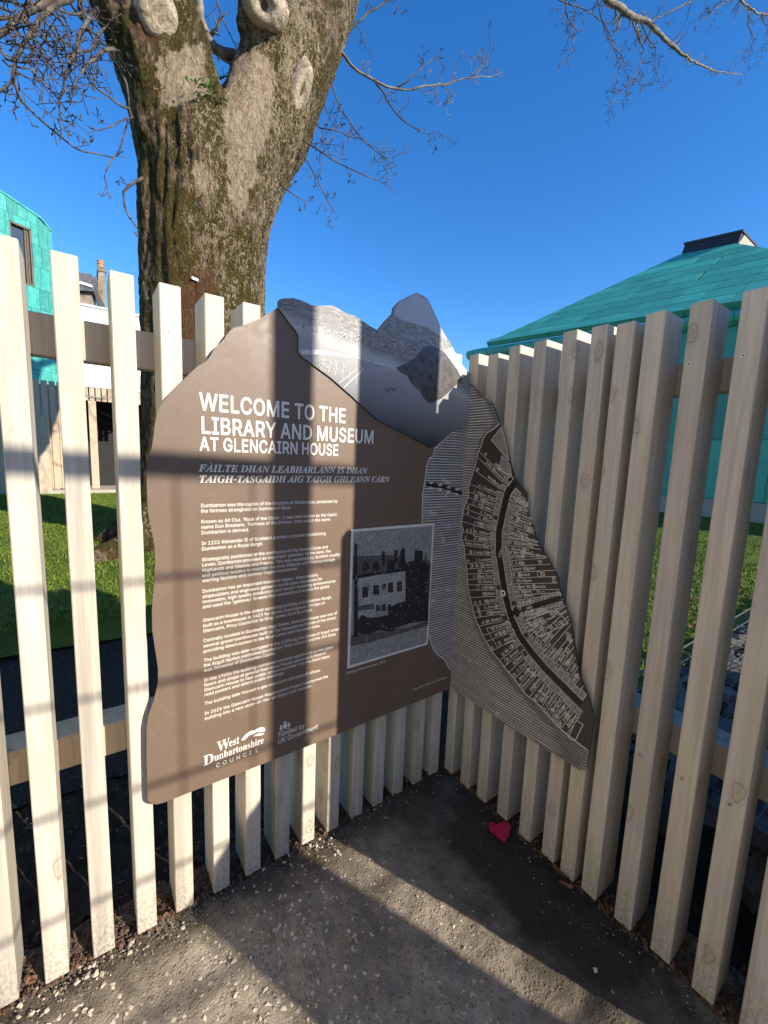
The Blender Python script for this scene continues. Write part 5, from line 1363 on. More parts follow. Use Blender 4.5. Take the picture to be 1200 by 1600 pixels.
for (t_, x, y, ang, sz) in (('Y', 190, 285, -.2, .03), ('Bridge', 130, 392, -.25, .026), ('R', 140, 462, .3, .03), ('T. Shore', 58, 520, -.15, .026), ('R', 130, 640, .3, .032), ('O', 150, 835, 0, .03),
                            ('F', 155, 880, 0, .028), ('lyne', 85, 880, .1, .022)):
    p = lp(*c2(x, y, 640, 600, 2.58))
    lab += text_loops(t_, 'I', p[0], p[1], sz, None, 0, 0.0005, 0, ang)
under_sign(flat('map_lettering', lab, LP, 0.0026, MT['ink'], None))
# the printed bridge
br = [lp(*c2(x, y, 640, 600, 2.58)) for (x, y) in ((66, 403), (110, 408), (160, 420), (205, 438), (238, 448))]
under_sign(quads_obj('bridge_print', poly_lines(br, 0.016), LP, 0.0012, MT['edge'], None))
pier = []
for i in range(5):
    t = (i + .5) / 5
    a = (br[0][0] + (br[-1][0] - br[0][0]) * t, br[0][1] + (br[-1][1] - br[0][1]) * t)
    pier.append([(a[0] - .01, a[1] - .013), (a[0] + .01, a[1] - .013), (a[0] + .006, a[1] - .006), (a[0] - .006, a[1] - .006)])
    pier.append([(a[0] - .006, a[1] + .006), (a[0] + .006, a[1] + .006), (a[0] + .01, a[1] + .013), (a[0] - .01, a[1] + .013)])
    pier += [line_q((a[0] - .014, a[1] - .007), (a[0] + .014, a[1] - .012), .0015), line_q((a[0] - .014, a[1] + .010), (a[0] + .014, a[1] + .006), .0015)]
under_sign(quads_obj('bridge_print', pier, LP, 0.0020, MT['ink_mid'], None))


# --- photo panel across the top
def mat_photo():
    M = Mat('aerial_photo_print', 0.5, 0.3)
    sp = M.n('SeparateXYZ')
    src = M.n('NewGeometry').outputs['Position']
    M.link(src, sp.inputs[0])
    # the print itself: mist-grey hills above, pale shore, dark water below
    v = M.coords((1, 1, 2.6), world=True)
    n1 = M.noise(v, 9, 6, 0.6, 0.6)
    h = M.math('ADD', sp.outputs[2], M.math('MULTIPLY', M.math('SUBTRACT', n1, 0.5), 0.05))
    h = M.math('ADD', h, M.math('MULTIPLY', sp.outputs[0], 0.16))
    mr = M.n('MapRange')
    mr.inputs[1].default_value = 1.30
    mr.inputs[2].default_value = 1.86
    M.link(h, mr.inputs[0])
    col = M.ramp(mr.outputs[0], [(0.0, (0.022, 0.022, 0.023)), (0.20, (0.04, 0.04, 0.042)), (0.42, (0.23, 0.23, 0.235)), (0.58, (0.36, 0.355, 0.35)),
                                 (0.62, (0.50, 0.49, 0.47)), (0.68, (0.26, 0.255, 0.25)), (1.0, (0.42, 0.41, 0.40))])
    f = M.noise(M.coords((1, 1, 3), world=True), 60, 6, 0.75)
    up = M.ramp(mr.outputs[0], [(0.62, 0.0), (0.7, 1.0)])
    col = M.mix(M.math('MULTIPLY', up, M.math('MULTIPLY', M.ramp(f, [(0.45, 0.0), (0.68, 1.0)]), 0.75)), col, (0.52, 0.50, 0.46))
    f2 = M.noise(v, 24, 5, 0.7, 1.5)
    col = M.mix(M.math('MULTIPLY', up, M.math('MULTIPLY', M.ramp(f2, [(0.42, 1.0), (0.6, 0.0)]), 0.6)), col, (0.09, 0.088, 0.085))
    M.color(col)
    return M.m


MT['photo'] = mat_photo()


def ph(x, y):
    return lp(*c2(x, y, 410, 440, 3.4286))


def LPp(u, z, off=0.0):
    return LP(u, z, 0.006 + off)


bot = [ph(x, y) for (x, y) in ((1100, 780), (1040, 788), (1000, 815), (960, 850), (925, 875), (892, 888), (760, 815), (610, 740), (540, 678), (480, 620), (360, 515), (270, 450), (197, 395), (188, 380),
                               (188, 290), (170, 260), (120, 195), (80, 143))]
photo_outline = [lp(*p) for p in top_px] + [(FU - .001, lp(736, 590)[1]), (FU - .001, bot[0][1])] + bot
board('photo_panel', photo_outline, LPp, TH, MT['photo'])
MT['p_rock'] = simple('printed_rock', (0.085, 0.078, 0.074), 0.36, 0.5, var=0.5, scale=50)
MT['p_sky'] = simple('printed_sky', (0.46, 0.46, 0.48), 0.36, 0.5, var=0.05)
MT['p_snow'] = simple('printed_pale_shore', (0.55, 0.54, 0.51), 0.36, 0.5, var=0.3, scale=70)
MT['p_black'] = simple('printed_black', (0.022, 0.022, 0.024), 0.36, 0.5)


def pshape(name, pts, off, mat, place=LPp):
    return under_sign(flat(name, [[ph(x, y) for (x, y) in pts]], place, off, mat, None))


pshape('printed_sky', [(695, 178), (725, 115), (818, 66), (878, 99), (928, 205), (962, 270), (985, 320), (940, 290), (880, 250), (820, 232), (760, 215)], 0.0004, MT['p_sky'])
pshape('printed_cliff', [(885, 345), (850, 360), (810, 410), (760, 440), (710, 462), (735, 490), (770, 505), (790, 545), (820, 575), (835, 580), (855, 620), (875, 645), (900, 652),
                         (925, 640), (950, 628), (985, 600), (1010, 575), (1040, 545), (1060, 535), (1058, 495), (1030, 470), (1000, 430), (975, 390), (940, 360)], 0.0009, MT['p_rock'])
pshape('printed_slope', [(962, 372), (990, 360), (1010, 350), (1050, 430), (1100, 492), (1075, 505), (1062, 520), (1040, 480), (1012, 440)], 0.0014, MT['p_snow'])
pshape('printed_shore', [(190, 365), (300, 368), (400, 385), (480, 402), (540, 415), (640, 440), (700, 455), (700, 463), (600, 440), (500, 412), (400, 402), (320, 392), (210, 392)], 0.0005, MT['p_snow'])
specks = []
rs = random.Random(8)
for k in range(420):
    t = rs.random()
    x, y = 200 + t * 560, 255 + t * 90 + rs.gauss(0, 16)
    if rs.random() < .25:
        x, y = rs.uniform(250, 520), rs.uniform(420, 500)
        if y > 440 + (520 - x) * .5:
            continue
    p = ph(x, y)
    s = rs.uniform(.0008, .0022)
    specks.append([(p[0] - s, p[1] - s), (p[0] + s * 1.4, p[1] - s), (p[0] + s, p[1] + s), (p[0] - s, p[1] + s)])
po_ = photo_outline
specks = [q for q in specks if all(inside(p, po_) for p in q)]
under_sign(quads_obj('printed_houses', specks, LPp, 0.0012, MT['p_snow'], None))
fld = []
for k in range(9):
    a = (225 + k * 34, 395 + k * 6)
    fld.append(line_q(ph(*a), ph(a[0] - 30 + k * 4, a[1] + 28 + k * 10), .0012))
fld += [line_q(ph(250, 440), ph(505, 465), .0014), line_q(ph(535, 470), ph(430, 570), .0022), line_q(ph(520, 455), ph(535, 470), .002), line_q(ph(500, 470), ph(405, 545), .0014)]
fld = [q for q in fld if all(inside(p, po_) for p in q)]
under_sign(quads_obj('printed_fields', fld, LPp, 0.0009, MT['ink_mid'], None))
birds = []
for (x, y) in ((655, 575), (668, 582), (680, 570), (690, 578), (700, 585), (705, 574), (740, 592), (664, 590)):
    birds.append(line_q(ph(x - 7, y - 3), ph(x + 8, y + 3), .0022))
under_sign(quads_obj('printed_birds', birds, LPp, 0.0009, MT['p_black'], None))

# --- title, text, captions
def lettering(name, rows, font, mat, off=0.0010, bold=0.0):
    loops = []
    for (t_, x, z, size, width) in rows:
        loops += text_loops(t_, font, x, z, size, width, 0, bold)
    return under_sign(flat(name, loops, LP, off, mat, None))


lettering('title_lettering', [('WELCOME TO THE', -1.033, 1.5065, 0.0870, 0.449), ('LIBRARY AND MUSEUM', -1.031, 1.4455, 0.0850, 0.560)], 'SB', MT['ink'], bold=0.0017)
lettering('title_lettering', [('AT GLENCAIRN HOUSE', -1.034, 1.4000, 0.0690, 0.425)], 'SB', MT['ink'], bold=0.0014)
lettering('gaelic_lettering', [('FÀILTE DHAN LEABHARLANN IS DHAN', -1.036, 1.3430, 0.0425, 0.540), ('TAIGH-TASGAIDH AIG TAIGH GHLEANN CÀRN', -1.037, 1.3135, 0.0425, 0.637)], 'BI', MT['ink'], bold=0.0005)
BODY = [["Dumbarton was the capital of the kingdom of Strathclyde, protected by", "the fortress stronghold on Dumbarton Rock."],
        ["Known as Alt Clut, 'Rock of the Clyde', it was later known by the Gaelic", "name Dun Breatann, 'Fortress of the Britons', from which the name", "Dumbarton is derived."],
        ["In 1222 Alexander II of Scotland granted a charter establishing", "Dumbarton as a Royal Burgh."],
        ["Strategically positioned at the confluence of the Rivers Clyde and", "Leven, Dumbarton provided an important 'gateway' to the west, the",
         "Highlands and Islands and France. This was exploited by Scottish royalty", "and political leaders to maintain the Auld Alliance with France,manage", "warring factions and contest fragile boundaries."],
        ["Dumbarton has an important industrial legacy. Glassmakers,", "shipbuilders and engineers gained a world class reputation for", "innovation, high quality production and record-breaking achievements", "and used the 'gateway' to send their products out across the globe."],
        ["Glencairn House is the oldest surviving building in Dumbarton Burgh,", "built as a townhouse in 1623 for James Cunningham, 7th Earl of", "Glencairn, Privy Councillor to King James VI of Scotland."],
        ["Centrally located in Dumbarton High Street, Glencairn House was one of", "several grand townhouses built on the favoured south side of the street,", "providing direct access to the River Leven and transport links."],
        ["The building was later occupied in the 1700s by the Dukes of Argyll when", "the Argyll faction controlled Dumbarton Town Council and the 3rd Duke", "was Governor of Dumbarton Castle."],
        ["In the 1900s the building contained tenanted apartments on the upper", "floors and shops at ground floor level. People gathered in front of", "Glencairn House to hear public announcements from the front steps,", "read posters and attend public meetings."],
        ["The building later housed a gas showroom and council offices."],
        ["In 2025 the Glencairn House Regeneration Project transformed the", "building into a new state-of-the-art library and museum."]]
BZ = [1246, 1231, 1201.5, 1186.5, 1171, 1141, 1125.5, 1095, 1080, 1064.5, 1049.5, 1035, 1004.5, 989, 974, 959, 919.5, 903.5, 888, 859, 843, 827, 799.5, 784, 769, 739.5, 724, 709, 694.5, 667, 636, 620]
zi = 0
BF = 0.425 / sum(FONTS['S'].get(ch, (300,))[0] for ch in BODY[0][0])
for para in BODY:
    rows = []
    for ln in para:
        rows.append((ln, -1.034, BZ[zi] / 1000.0, 0.0195, None))
        zi += 1
    wid = []
    for (t_, x, z, s, _) in rows:
        w_ = sum(FONTS['S'].get(ch, (300,))[0] for ch in t_)
        wid.append((t_, x, z, s, w_ * BF))
    lettering('text_paragraph', wid, 'S', MT['ink'], bold=0.0002)
lettering('caption', [('Etching of Glencairn House, 1915', -0.557, 0.6265, 0.0175, 0.172)], 'I', MT['ink'], bold=0.0001)
lettering('caption', [('John Wood, 1818. Plan of Dumbarton', -0.239, 0.4655, 0.0175, 0.190)], 'I', MT['ink'], bold=0.0001)

# --- logos
lettering('council_logo', [('W', -1.000, 0.5060, 0.070, 0.036), ('est', -0.966, 0.5085, 0.056, 0.031), ('D', -1.040, 0.4765, 0.068, 0.031), ('unbartonshire', -1.009, 0.4790, 0.050, 0.151)], 'B', MT['ink'])
lg = []
for i, ch in enumerate('COUNCIL'):
    lg += text_loops(ch, 'S', -1.005 + i * 0.0200, 0.4560, 0.0250, None, 0, 0.0003)
# the two sweeping strokes over the name


def logo(pts):
    return [lp(290 + x / 4.8, 1080 + y / 4.8) for (x, y) in pts]


lg.append(logo([(415, 368), (430, 345), (455, 318), (480, 300), (505, 290), (512, 295), (490, 315), (462, 345), (440, 365)]))
lg.append(logo([(480, 333), (500, 305), (530, 282), (565, 268), (588, 270), (597, 285), (594, 300), (570, 303), (530, 308), (500, 322)]))
lg.append(logo([(505, 338), (525, 322), (560, 313), (588, 312), (586, 322), (560, 332), (530, 335)]))
under_sign(flat('council_logo', lg, LP, 0.0010, MT['ink'], None))
lettering('funding_lettering', [('Funded by', -0.810, 0.4790, 0.0340, 0.093), ('UK Government', -0.811, 0.4565, 0.0340, 0.146)], 'S', MT['ink'], bold=0.0002)
# royal crest as small shield, supporters and crown
cr = []
cx, cz = -0.7865, 0.5120
cr.append([(cx - .008, cz + .006), (cx + .008, cz + .006), (cx + .008, cz - .004), (cx, cz - .011), (cx - .008, cz - .004)])
cr.append([(cx - .005, cz + .009), (cx - .007, cz + .016), (cx - .003, cz + .013), (cx, cz + .018), (cx + .003, cz + .013), (cx + .007, cz + .016), (cx + .005, cz + .009)])
for s in (-1, 1):
    cr.append([(cx + s * .010, cz - .008), (cx + s * .011, cz + .003), (cx + s * .013, cz + .009), (cx + s * .017, cz + .008), (cx + s * .016, cz + .002), (cx + s * .019, cz - .004), (cx + s * .015, cz - .009)])
    cr.append([(cx + s * .003, cz - .012), (cx + s * .012, cz - .0105), (cx + s * .017, cz - .012), (cx + s * .011, cz - .0145)])
under_sign(flat('royal_crest', cr, LP, 0.0010, MT['ink'], None))

# --- framed etching
def pc(x, y):
    return lp(530 + x / 5.332, 800 + y / 5.332)


px0, px1, pz0, pz1 = -0.5535, -0.1725, 0.6475, 1.1515
mb = MB()
mb.box(px0, px1, -SF - 0.0022, -SF - 0.0002, pz0, pz1)
picture = under_sign(new_obj('etching', mb.mesh('etching'), MT['ink_mid']))


def mat_etch():
    M = Mat('etched_paper', 0.5, 0.4)
    v = M.coords((1, 1, 1), world=True)
    n1 = M.noise(v, 60, 6, 0.75, 2.0)
    n2 = M.noise(v, 10, 4, 0.6)
    col = M.ramp(n1, [(0.35, (0.19, 0.185, 0.18)), (0.5, (0.34, 0.335, 0.325)), (0.65, (0.46, 0.45, 0.43))])
    col = M.mix(M.math('MULTIPLY', n2, 0.3), col, (0.2, 0.195, 0.19))
    M.color(col)
    return M.m


def mat_etch_dark(name, a, b, lo=.4, hi=.62):
    M = Mat(name, 0.5, 0.4)
    v = M.coords((1, 1, 1), world=True)
    n1 = M.noise(v, 120, 5, 0.8, 1.0)
    M.color(M.mix(M.ramp(n1, [(lo, 0.0), (hi, 1.0)]), a, b))
    return M.m


PAPER, DARK = mat_etch(), mat_etch_dark('etched_dark', (0.018, 0.018, 0.022), (0.10, 0.10, 0.10), .5, .75)
LIGHT = mat_etch_dark('etched_light_wall', (0.50, 0.49, 0.47), (0.25, 0.24, 0.23))
MIDT = mat_etch_dark('etched_mid_tone', (0.15, 0.145, 0.14), (0.05, 0.05, 0.05))
PO = 0.0022
m_ = 0.009


ETCH_N = [0]


def etch(pts, off, mat, name='etching_tone'):
    q = [pc(x, y) for (x, y) in pts]
    q = [(min(max(u, px0 + m_), px1 - m_), min(max(z, pz0 + m_), pz1 - m_)) for (u, z) in q]
    o = flat(name, [q], LP, PO + off * 2.2 + ETCH_N[0] * 0.00006, mat, None)
    ETCH_N[0] += 1
    under_sign(o)


o = under_sign(flat('etching_paper', [[(px0 + m_, pz0 + m_), (px1 - m_, pz0 + m_), (px1 - m_, pz1 - m_), (px0 + m_, pz1 - m_)]], LP, PO + .0003, PAPER, None))
etch([(80, 370), (350, 360), (540, 350), (540, 470), (150, 520), (80, 520)], .0005, MIDT)
etch([(345, 440), (350, 325), (375, 325), (375, 440)], .0007, DARK)
etch([(452, 420), (455, 318), (482, 315), (482, 420)], .0007, DARK)
etch([(500, 420), (500, 345), (518, 300), (542, 298), (545, 420)], .0007, DARK)
etch([(190, 490), (188, 440), (218, 405), (246, 440), (248, 490)], .0009, DARK)
etch([(275, 480), (275, 435), (303, 400), (332, 435), (335, 480)], .0009, DARK)
etch([(395, 480), (395, 420), (425, 385), (455, 420), (458, 480)], .0009, DARK)
etch([(488, 470), (490, 410), (515, 365), (550, 410), (552, 470)], .0009, DARK)
etch([(100, 520), (150, 520), (300, 500), (550, 462), (550, 490), (300, 525), (100, 560)], .0010, DARK)
etch([(150, 550), (340, 520), (545, 490), (545, 740), (480, 760), (420, 800), (300, 830), (250, 900), (150, 930)], .0008, LIGHT)
etch([(550, 420), (620, 400), (625, 320), (685, 320), (690, 395), (740, 440), (735, 870), (540, 900), (420, 960), (400, 800), (470, 760), (545, 740)], .0011, DARK)
etch([(715, 335), (722, 335), (725, 395), (765, 420), (765, 900), (735, 880), (735, 440), (700, 400)], .0009, MIDT)
for w in ([(188, 620), (235, 618), (232, 705), (185, 712)], [(278, 608), (326, 605), (324, 685), (277, 690)], [(350, 598), (382, 595), (380, 635), (350, 638)],
          [(400, 588), (440, 583), (440, 665), (400, 668)], [(475, 578), (516, 573), (515, 655), (475, 660)], [(300, 772), (335, 768), (334, 818), (300, 822)],
          [(345, 765), (378, 762), (378, 818), (345, 820)], [(396, 768), (424, 764), (424, 808), (396, 810)]):
    etch(w, .0013, DARK)
    cx_ = sum(p[0] for p in w) / 4
    etch([(cx_ - 3, w[0][1] + 8), (cx_ + 3, w[0][1] + 8), (cx_ + 3, w[2][1] - 8), (cx_ - 3, w[2][1] - 8)], .0015, MIDT)
etch([(122, 262), (140, 262), (150, 1030), (112, 1040), (118, 520)], .0014, DARK)
etch([(150, 780), (280, 760), (275, 800), (150, 820)], .0012, MIDT)
etch([(150, 900), (180, 850), (240, 880), (320, 870), (420, 850), (600, 880), (735, 840), (735, 900), (600, 920), (520, 940), (430, 990), (320, 980), (240, 1010), (150, 1010)], .0012, DARK)
etch([(90, 1020), (300, 1000), (560, 960), (735, 900), (745, 940), (600, 980), (420, 1030), (250, 1080), (90, 1110)], .0010, MIDT)
# scratchy strokes
strokes_d, strokes_l = [], []
for k in range(520):
    x, y = rs.uniform(px0 + .02, px1 - .02), rs.uniform(pz0 + .02, pz1 - .02)
    a = rs.gauss(1.0, .35) if y > 1.04 else rs.uniform(0, 3.1)
    L = rs.uniform(.006, .02)
    (strokes_d if rs.random() < .8 else strokes_l).append(line_q((x - math.cos(a) * L / 2, y - math.sin(a) * L / 2), (x + math.cos(a) * L / 2, y + math.sin(a) * L / 2), .0009))
under_sign(quads_obj('etching_strokes', strokes_d, LP, PO + .0056, MT['p_black'], None))
under_sign(quads_obj('etching_strokes', strokes_l, LP, PO + .0061, MT['ink_mid'], None))
# ------------------------------------------------------------------ the big bare tree
TY = 5.0


def mat_bark():
    M = Mat('mossy_bark', 0.9, 0.25)
    v = M.coords((1, 1, 0.42), world=True)
    v2 = M.coords((1, 1, 0.6), world=True)
    ridge = M.noise(v, 26, 6, 0.72, 0.8)
    fine = M.noise(v, 85, 5, 0.75, 0.5)
    patch = M.noise(v2, 3.2, 6, 0.68, 0.8)
    patch2 = M.noise(v2, 7.5, 6, 0.72, 1.2)
    bark = M.mix(M.ramp(ridge, [(0.42, 0.0), (0.56, 1.0)]), (0.045, 0.026, 0.013), (0.40, 0.28, 0.17))
    moss = M.mix(M.ramp(fine, [(0.4, 0.0), (0.6, 1.0)]), (0.020, 0.014, 0.004), (0.17, 0.115, 0.020))
    moss = M.mix(M.math('MULTIPLY', M.ramp(patch2, [(0.5, 0.0), (0.62, 1.0)]), 0.5), moss, (0.085, 0.105, 0.016))
    col = M.mix(M.ramp(patch, [(0.42, 0.0), (0.50, 1.0)]), bark, moss)
    lich = M.noise(v2, 24, 6, 0.8, 1.2)
    lzone = M.noise(v2, 1.6, 3, 0.6)
    spx = M.n('SeparateXYZ')
    M.link(M.n('NewGeometry').outputs['Position'], spx.inputs[0])
    side = M.n('MapRange')
    side.inputs[1].default_value = -0.6
    side.inputs[2].default_value = 0.7
    side.inputs[3].default_value = -0.07
    side.inputs[4].default_value = 0.02
    M.link(spx.outputs[0], side.inputs[0])
    lf = M.math('ADD', M.math('ADD', lich, side.outputs[0]), M.math('MULTIPLY', M.math('SUBTRACT', lzone, 0.5), 0.45))
    col = M.mix(M.math('MULTIPLY', M.ramp(lf, [(0.53, 0.0), (0.565, 1.0)]), 0.85), col, (0.56, 0.44, 0.28))
    crev = M.noise(M.coords((1, 1, 0.22), world=True), 13, 6, 0.75, 1.6)
    col = M.mix(M.math('MULTIPLY', M.ramp(crev, [(0.36, 1.0), (0.43, 0.0)]), 0.85), col, (0.016, 0.010, 0.006))
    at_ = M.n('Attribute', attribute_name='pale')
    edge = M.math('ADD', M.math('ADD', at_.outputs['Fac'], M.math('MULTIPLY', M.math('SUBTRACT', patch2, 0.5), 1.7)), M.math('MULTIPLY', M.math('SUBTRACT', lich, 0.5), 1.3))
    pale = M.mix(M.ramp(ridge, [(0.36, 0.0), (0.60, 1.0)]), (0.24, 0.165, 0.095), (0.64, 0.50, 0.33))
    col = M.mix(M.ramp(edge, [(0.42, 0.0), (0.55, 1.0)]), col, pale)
    rust = M.n('Attribute', attribute_name='rust')
    e2 = M.math('ADD', rust.outputs['Fac'], M.math('MULTIPLY', M.math('SUBTRACT', patch2, 0.5), 1.6))
    col = M.mix(M.math('MULTIPLY', M.ramp(e2, [(0.45, 0.0), (0.6, 1.0)]), 0.75), col, M.mix(fine, (0.10, 0.035, 0.012), (0.20, 0.10, 0.045)))
    M.color(col)
    M.bump(M.math('ADD', M.math('MULTIPLY', ridge, 1.0), M.math('MULTIPLY', fine, 0.5)), 0.11, 1.0)
    return M.m


MT['bark'] = mat_bark()


def mat_twig(name, a, b):
    M = Mat(name, 0.8, 0.3)
    v = M.coords(world=True)
    M.color(M.mix(M.ramp(M.noise(v, 7, 4), [(0.4, 0.0), (0.65, 1.0)]), a, b))
    M.bump(M.noise(v, 90, 3), 0.004)
    return M.m


MT['twig'] = mat_twig('grey_brown_twig', (0.045, 0.033, 0.026), (0.15, 0.12, 0.095))
MT['limb'] = mat_twig('grey_limb_bark', (0.11, 0.085, 0.065), (0.28, 0.24, 0.19))

tree = thing('tree', 'huge bare mossy tree forking in two behind the fence', 'tree', (0.1, TY, LAWN))
t_off = Matrix.Translation(-Vector((0.1, TY, LAWN)))


def under_tree(o):
    o.parent = tree
    o.matrix_parent_inverse = t_off
    return o


def blob_tube(bm, pts, n=20, sub=5):
    """smooth closed limb through (x,y,z,r) knots"""
    P = []
    m = len(pts)
    for i in range(m - 1):
        p0, p1, p2, p3 = pts[max(i - 1, 0)], pts[i], pts[i + 1], pts[min(i + 2, m - 1)]
        for k in range(sub):
            t = k / sub
            P.append([0.5 * ((2 * b) + (c - a) * t + (2 * a - 5 * b + 4 * c - d) * t * t + (3 * b - a - 3 * c + d) * t ** 3) for a, b, c, d in zip(p0, p1, p2, p3)])
    P.append(list(pts[-1]))
    mb = MB()
    mb.tube([p[:3] for p in P], [p[3] for p in P], n)
    k = len(bm.verts)
    vs = [bm.verts.new(v) for v in mb.v]
    for f in mb.f:
        bm.faces.new([vs[i] for i in f])


bm = bmesh.new()
blob_tube(bm, [(0.12, TY, -0.15, 1.05), (0.11, TY, 0.12, 1.0), (0.10, TY, 0.5, 0.88), (0.11, TY, 1.1, 0.80), (0.12, TY, 2.2, 0.755), (0.13, TY, 3.4, 0.765), (0.17, TY, 4.3, 0.78), (0.24, TY, 4.9, 0.80), (0.28, TY, 5.35, 0.76)])
blob_tube(bm, [(0.12, TY, 4.2, 0.55), (0.0, TY, 5.0, 0.61), (-0.20, TY - .02, 5.7, 0.56), (-0.47, TY - .05, 6.4, 0.56), (-0.93, TY - .1, 7.5, 0.50), (-1.5, TY - .2, 9.2, 0.40)])
blob_tube(bm, [(0.25, TY, 4.2, 0.60), (0.52, TY, 5.0, 0.62), (0.93, TY, 5.8, 0.575), (1.32, TY, 6.9, 0.60), (1.72, TY + .1, 8.0, 0.58), (2.3, TY + .2, 9.6, 0.45)])
# root flares
for (a, L) in ((2.7, 1.35), (3.6, 1.5), (4.6, 1.5), (5.6, 1.4), (0.3, 1.5), (1.4, 1.4)):
    dx, dy = math.cos(a), math.sin(a)
    blob_tube(bm, [(0.12 + dx * .45, TY + dy * .45, 0.9, 0.30), (0.12 + dx * .85, TY + dy * .85, 0.38, 0.24), (0.12 + dx * L, TY + dy * L, 0.10, 0.14), (0.12 + dx * (L + .5), TY + dy * (L + .5), -0.05, 0.08)], 10, 3)
# swellings
for (x, z, r) in ((0.93, 6.75, .42), (-0.25, 6.2, .35)):
    blob_tube(bm, [(x, TY - .32, z - .3, r * .6), (x, TY - .32, z, r), (x, TY - .32, z + .3, r * .6)], 12, 3)
me = bpy.data.meshes.new('trunk')
bm.to_mesh(me)
bm.free()
tmp = bpy.data.objects.new('tmp_trunk', me)
scene.collection.objects.link(tmp)
md = tmp.modifiers.new('r', 'REMESH')
md.mode = 'VOXEL'
md.voxel_size = 0.034
md2 = tmp.modifiers.new('s', 'SMOOTH')
md2.iterations = 6
md2.factor = 0.6
dg = bpy.context.evaluated_depsgraph_get()
tm = bpy.data.meshes.new_from_object(tmp.evaluated_get(dg))
bpy.data.objects.remove(tmp)
tm.name = 'trunk'


def proj(p):
    d = p - EYE
    z = d.dot(AX_F)
    return (600 + FOCAL * d.dot(AX_R) / z, 800 - FOCAL * d.dot(AX_U) / z)


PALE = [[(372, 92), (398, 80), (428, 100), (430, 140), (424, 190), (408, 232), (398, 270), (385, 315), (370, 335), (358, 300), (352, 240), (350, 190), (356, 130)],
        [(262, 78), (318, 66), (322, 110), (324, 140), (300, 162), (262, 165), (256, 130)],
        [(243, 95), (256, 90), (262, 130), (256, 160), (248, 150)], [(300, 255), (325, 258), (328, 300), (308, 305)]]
RUST = [[(205, 15), (235, 10), (250, 60), (240, 75), (215, 60)], [(300, 420), (335, 420), (345, 540), (270, 560), (265, 480)]]
pale, rusta = [], []


def soft(px, polys, w):
    best = -1e9
    for po in polys:
        d = 1e9
        for i in range(len(po)):
            a, c = po[i], po[(i + 1) % len(po)]
            vx, vy = c[0] - a[0], c[1] - a[1]
            t = max(0, min(1, ((px[0] - a[0]) * vx + (px[1] - a[1]) * vy) / (vx * vx + vy * vy)))
            d = min(d, math.hypot(px[0] - a[0] - vx * t, px[1] - a[1] - vy * t))
        if not inside(px, po):
            d = -d
        best = max(best, d)
    return max(0.0, min(1.0, 0.5 + best / w))


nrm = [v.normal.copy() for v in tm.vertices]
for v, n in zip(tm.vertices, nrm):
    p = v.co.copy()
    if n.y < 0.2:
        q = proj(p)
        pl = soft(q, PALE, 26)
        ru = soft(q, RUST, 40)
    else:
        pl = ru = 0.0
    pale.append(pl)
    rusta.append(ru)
    amp = 1.0 - 0.75 * pl
    a = noise.noise(Vector((p.x * 3.0, p.y * 3.0, p.z * 0.55))) * 0.05
    fis = abs(noise.noise(Vector((p.x * 5.5 + 2, p.y * 5.5, p.z * 0.8))))
    a -= max(0.0, 0.10 - fis) / 0.10 * 0.034 * amp * max(0.15, min(1.0, (0.35 - p.x) * 2.2 + 0.1)) * max(0.2, min(1.0, (5.6 - p.z)))
    a += noise.noise(Vector((p.x * 9.0, p.y * 9.0, p.z * 1.3 + 7))) * 0.032 * amp
    r_ = 1.0 - abs(noise.noise(Vector((p.x * 16, p.y * 16, p.z * 3.2 + 3)))) * 2
    a += r_ * 0.013 * amp
    a += noise.noise(Vector((p.x * 34, p.y * 34, p.z * 16))) * 0.012 * amp
    v.co = p + n * a
for nm, vals in (('pale', pale), ('rust', rusta)):
    at_ = tm.attributes.new(nm, 'FLOAT', 'POINT')
    at_.data.foreach_set('value', vals)
tm.polygons.foreach_set('use_smooth', [True] * len(tm.polygons))
tm.materials.clear()
tm.materials.append(MT['bark'])
trunk = under_tree(new_obj('trunk', tm))
bvh = BVHTree.FromPolygons([v.co.copy() for v in tm.vertices], [tuple(p.vertices) for p in tm.polygons])


def on_trunk(px, py):
    d = ray(px, py).normalized()
    loc, n, i, dist = bvh.ray_cast(EYE, d)
    if loc is None:
        loc = at(px, py, 'y', TY - .5)
        n = Vector((0, -1, 0))
    return loc, n


# pruning scars: pale rolled callus rings
def mat_callus():
    M = Mat('pale_callus_wood', 0.75, 0.3)
    v = M.coords(world=True)
    n1 = M.noise(v, 22, 5, 0.7, 1.0)
    col = M.mix(M.ramp(n1, [(0.38, 0.0), (0.62, 1.0)]), (0.30, 0.22, 0.14), (0.58, 0.48, 0.34))
    n2 = M.noise(v, 6, 6, 0.75, 1.0)
    col = M.mix(M.math('MULTIPLY', M.ramp(n2, [(0.5, 0.0), (0.62, 1.0)]), 0.7), col, (0.12, 0.09, 0.05))
    M.color(col)
    M.bump(n1, 0.03, 0.8)
    return M.m


MT['callus'] = mat_callus()


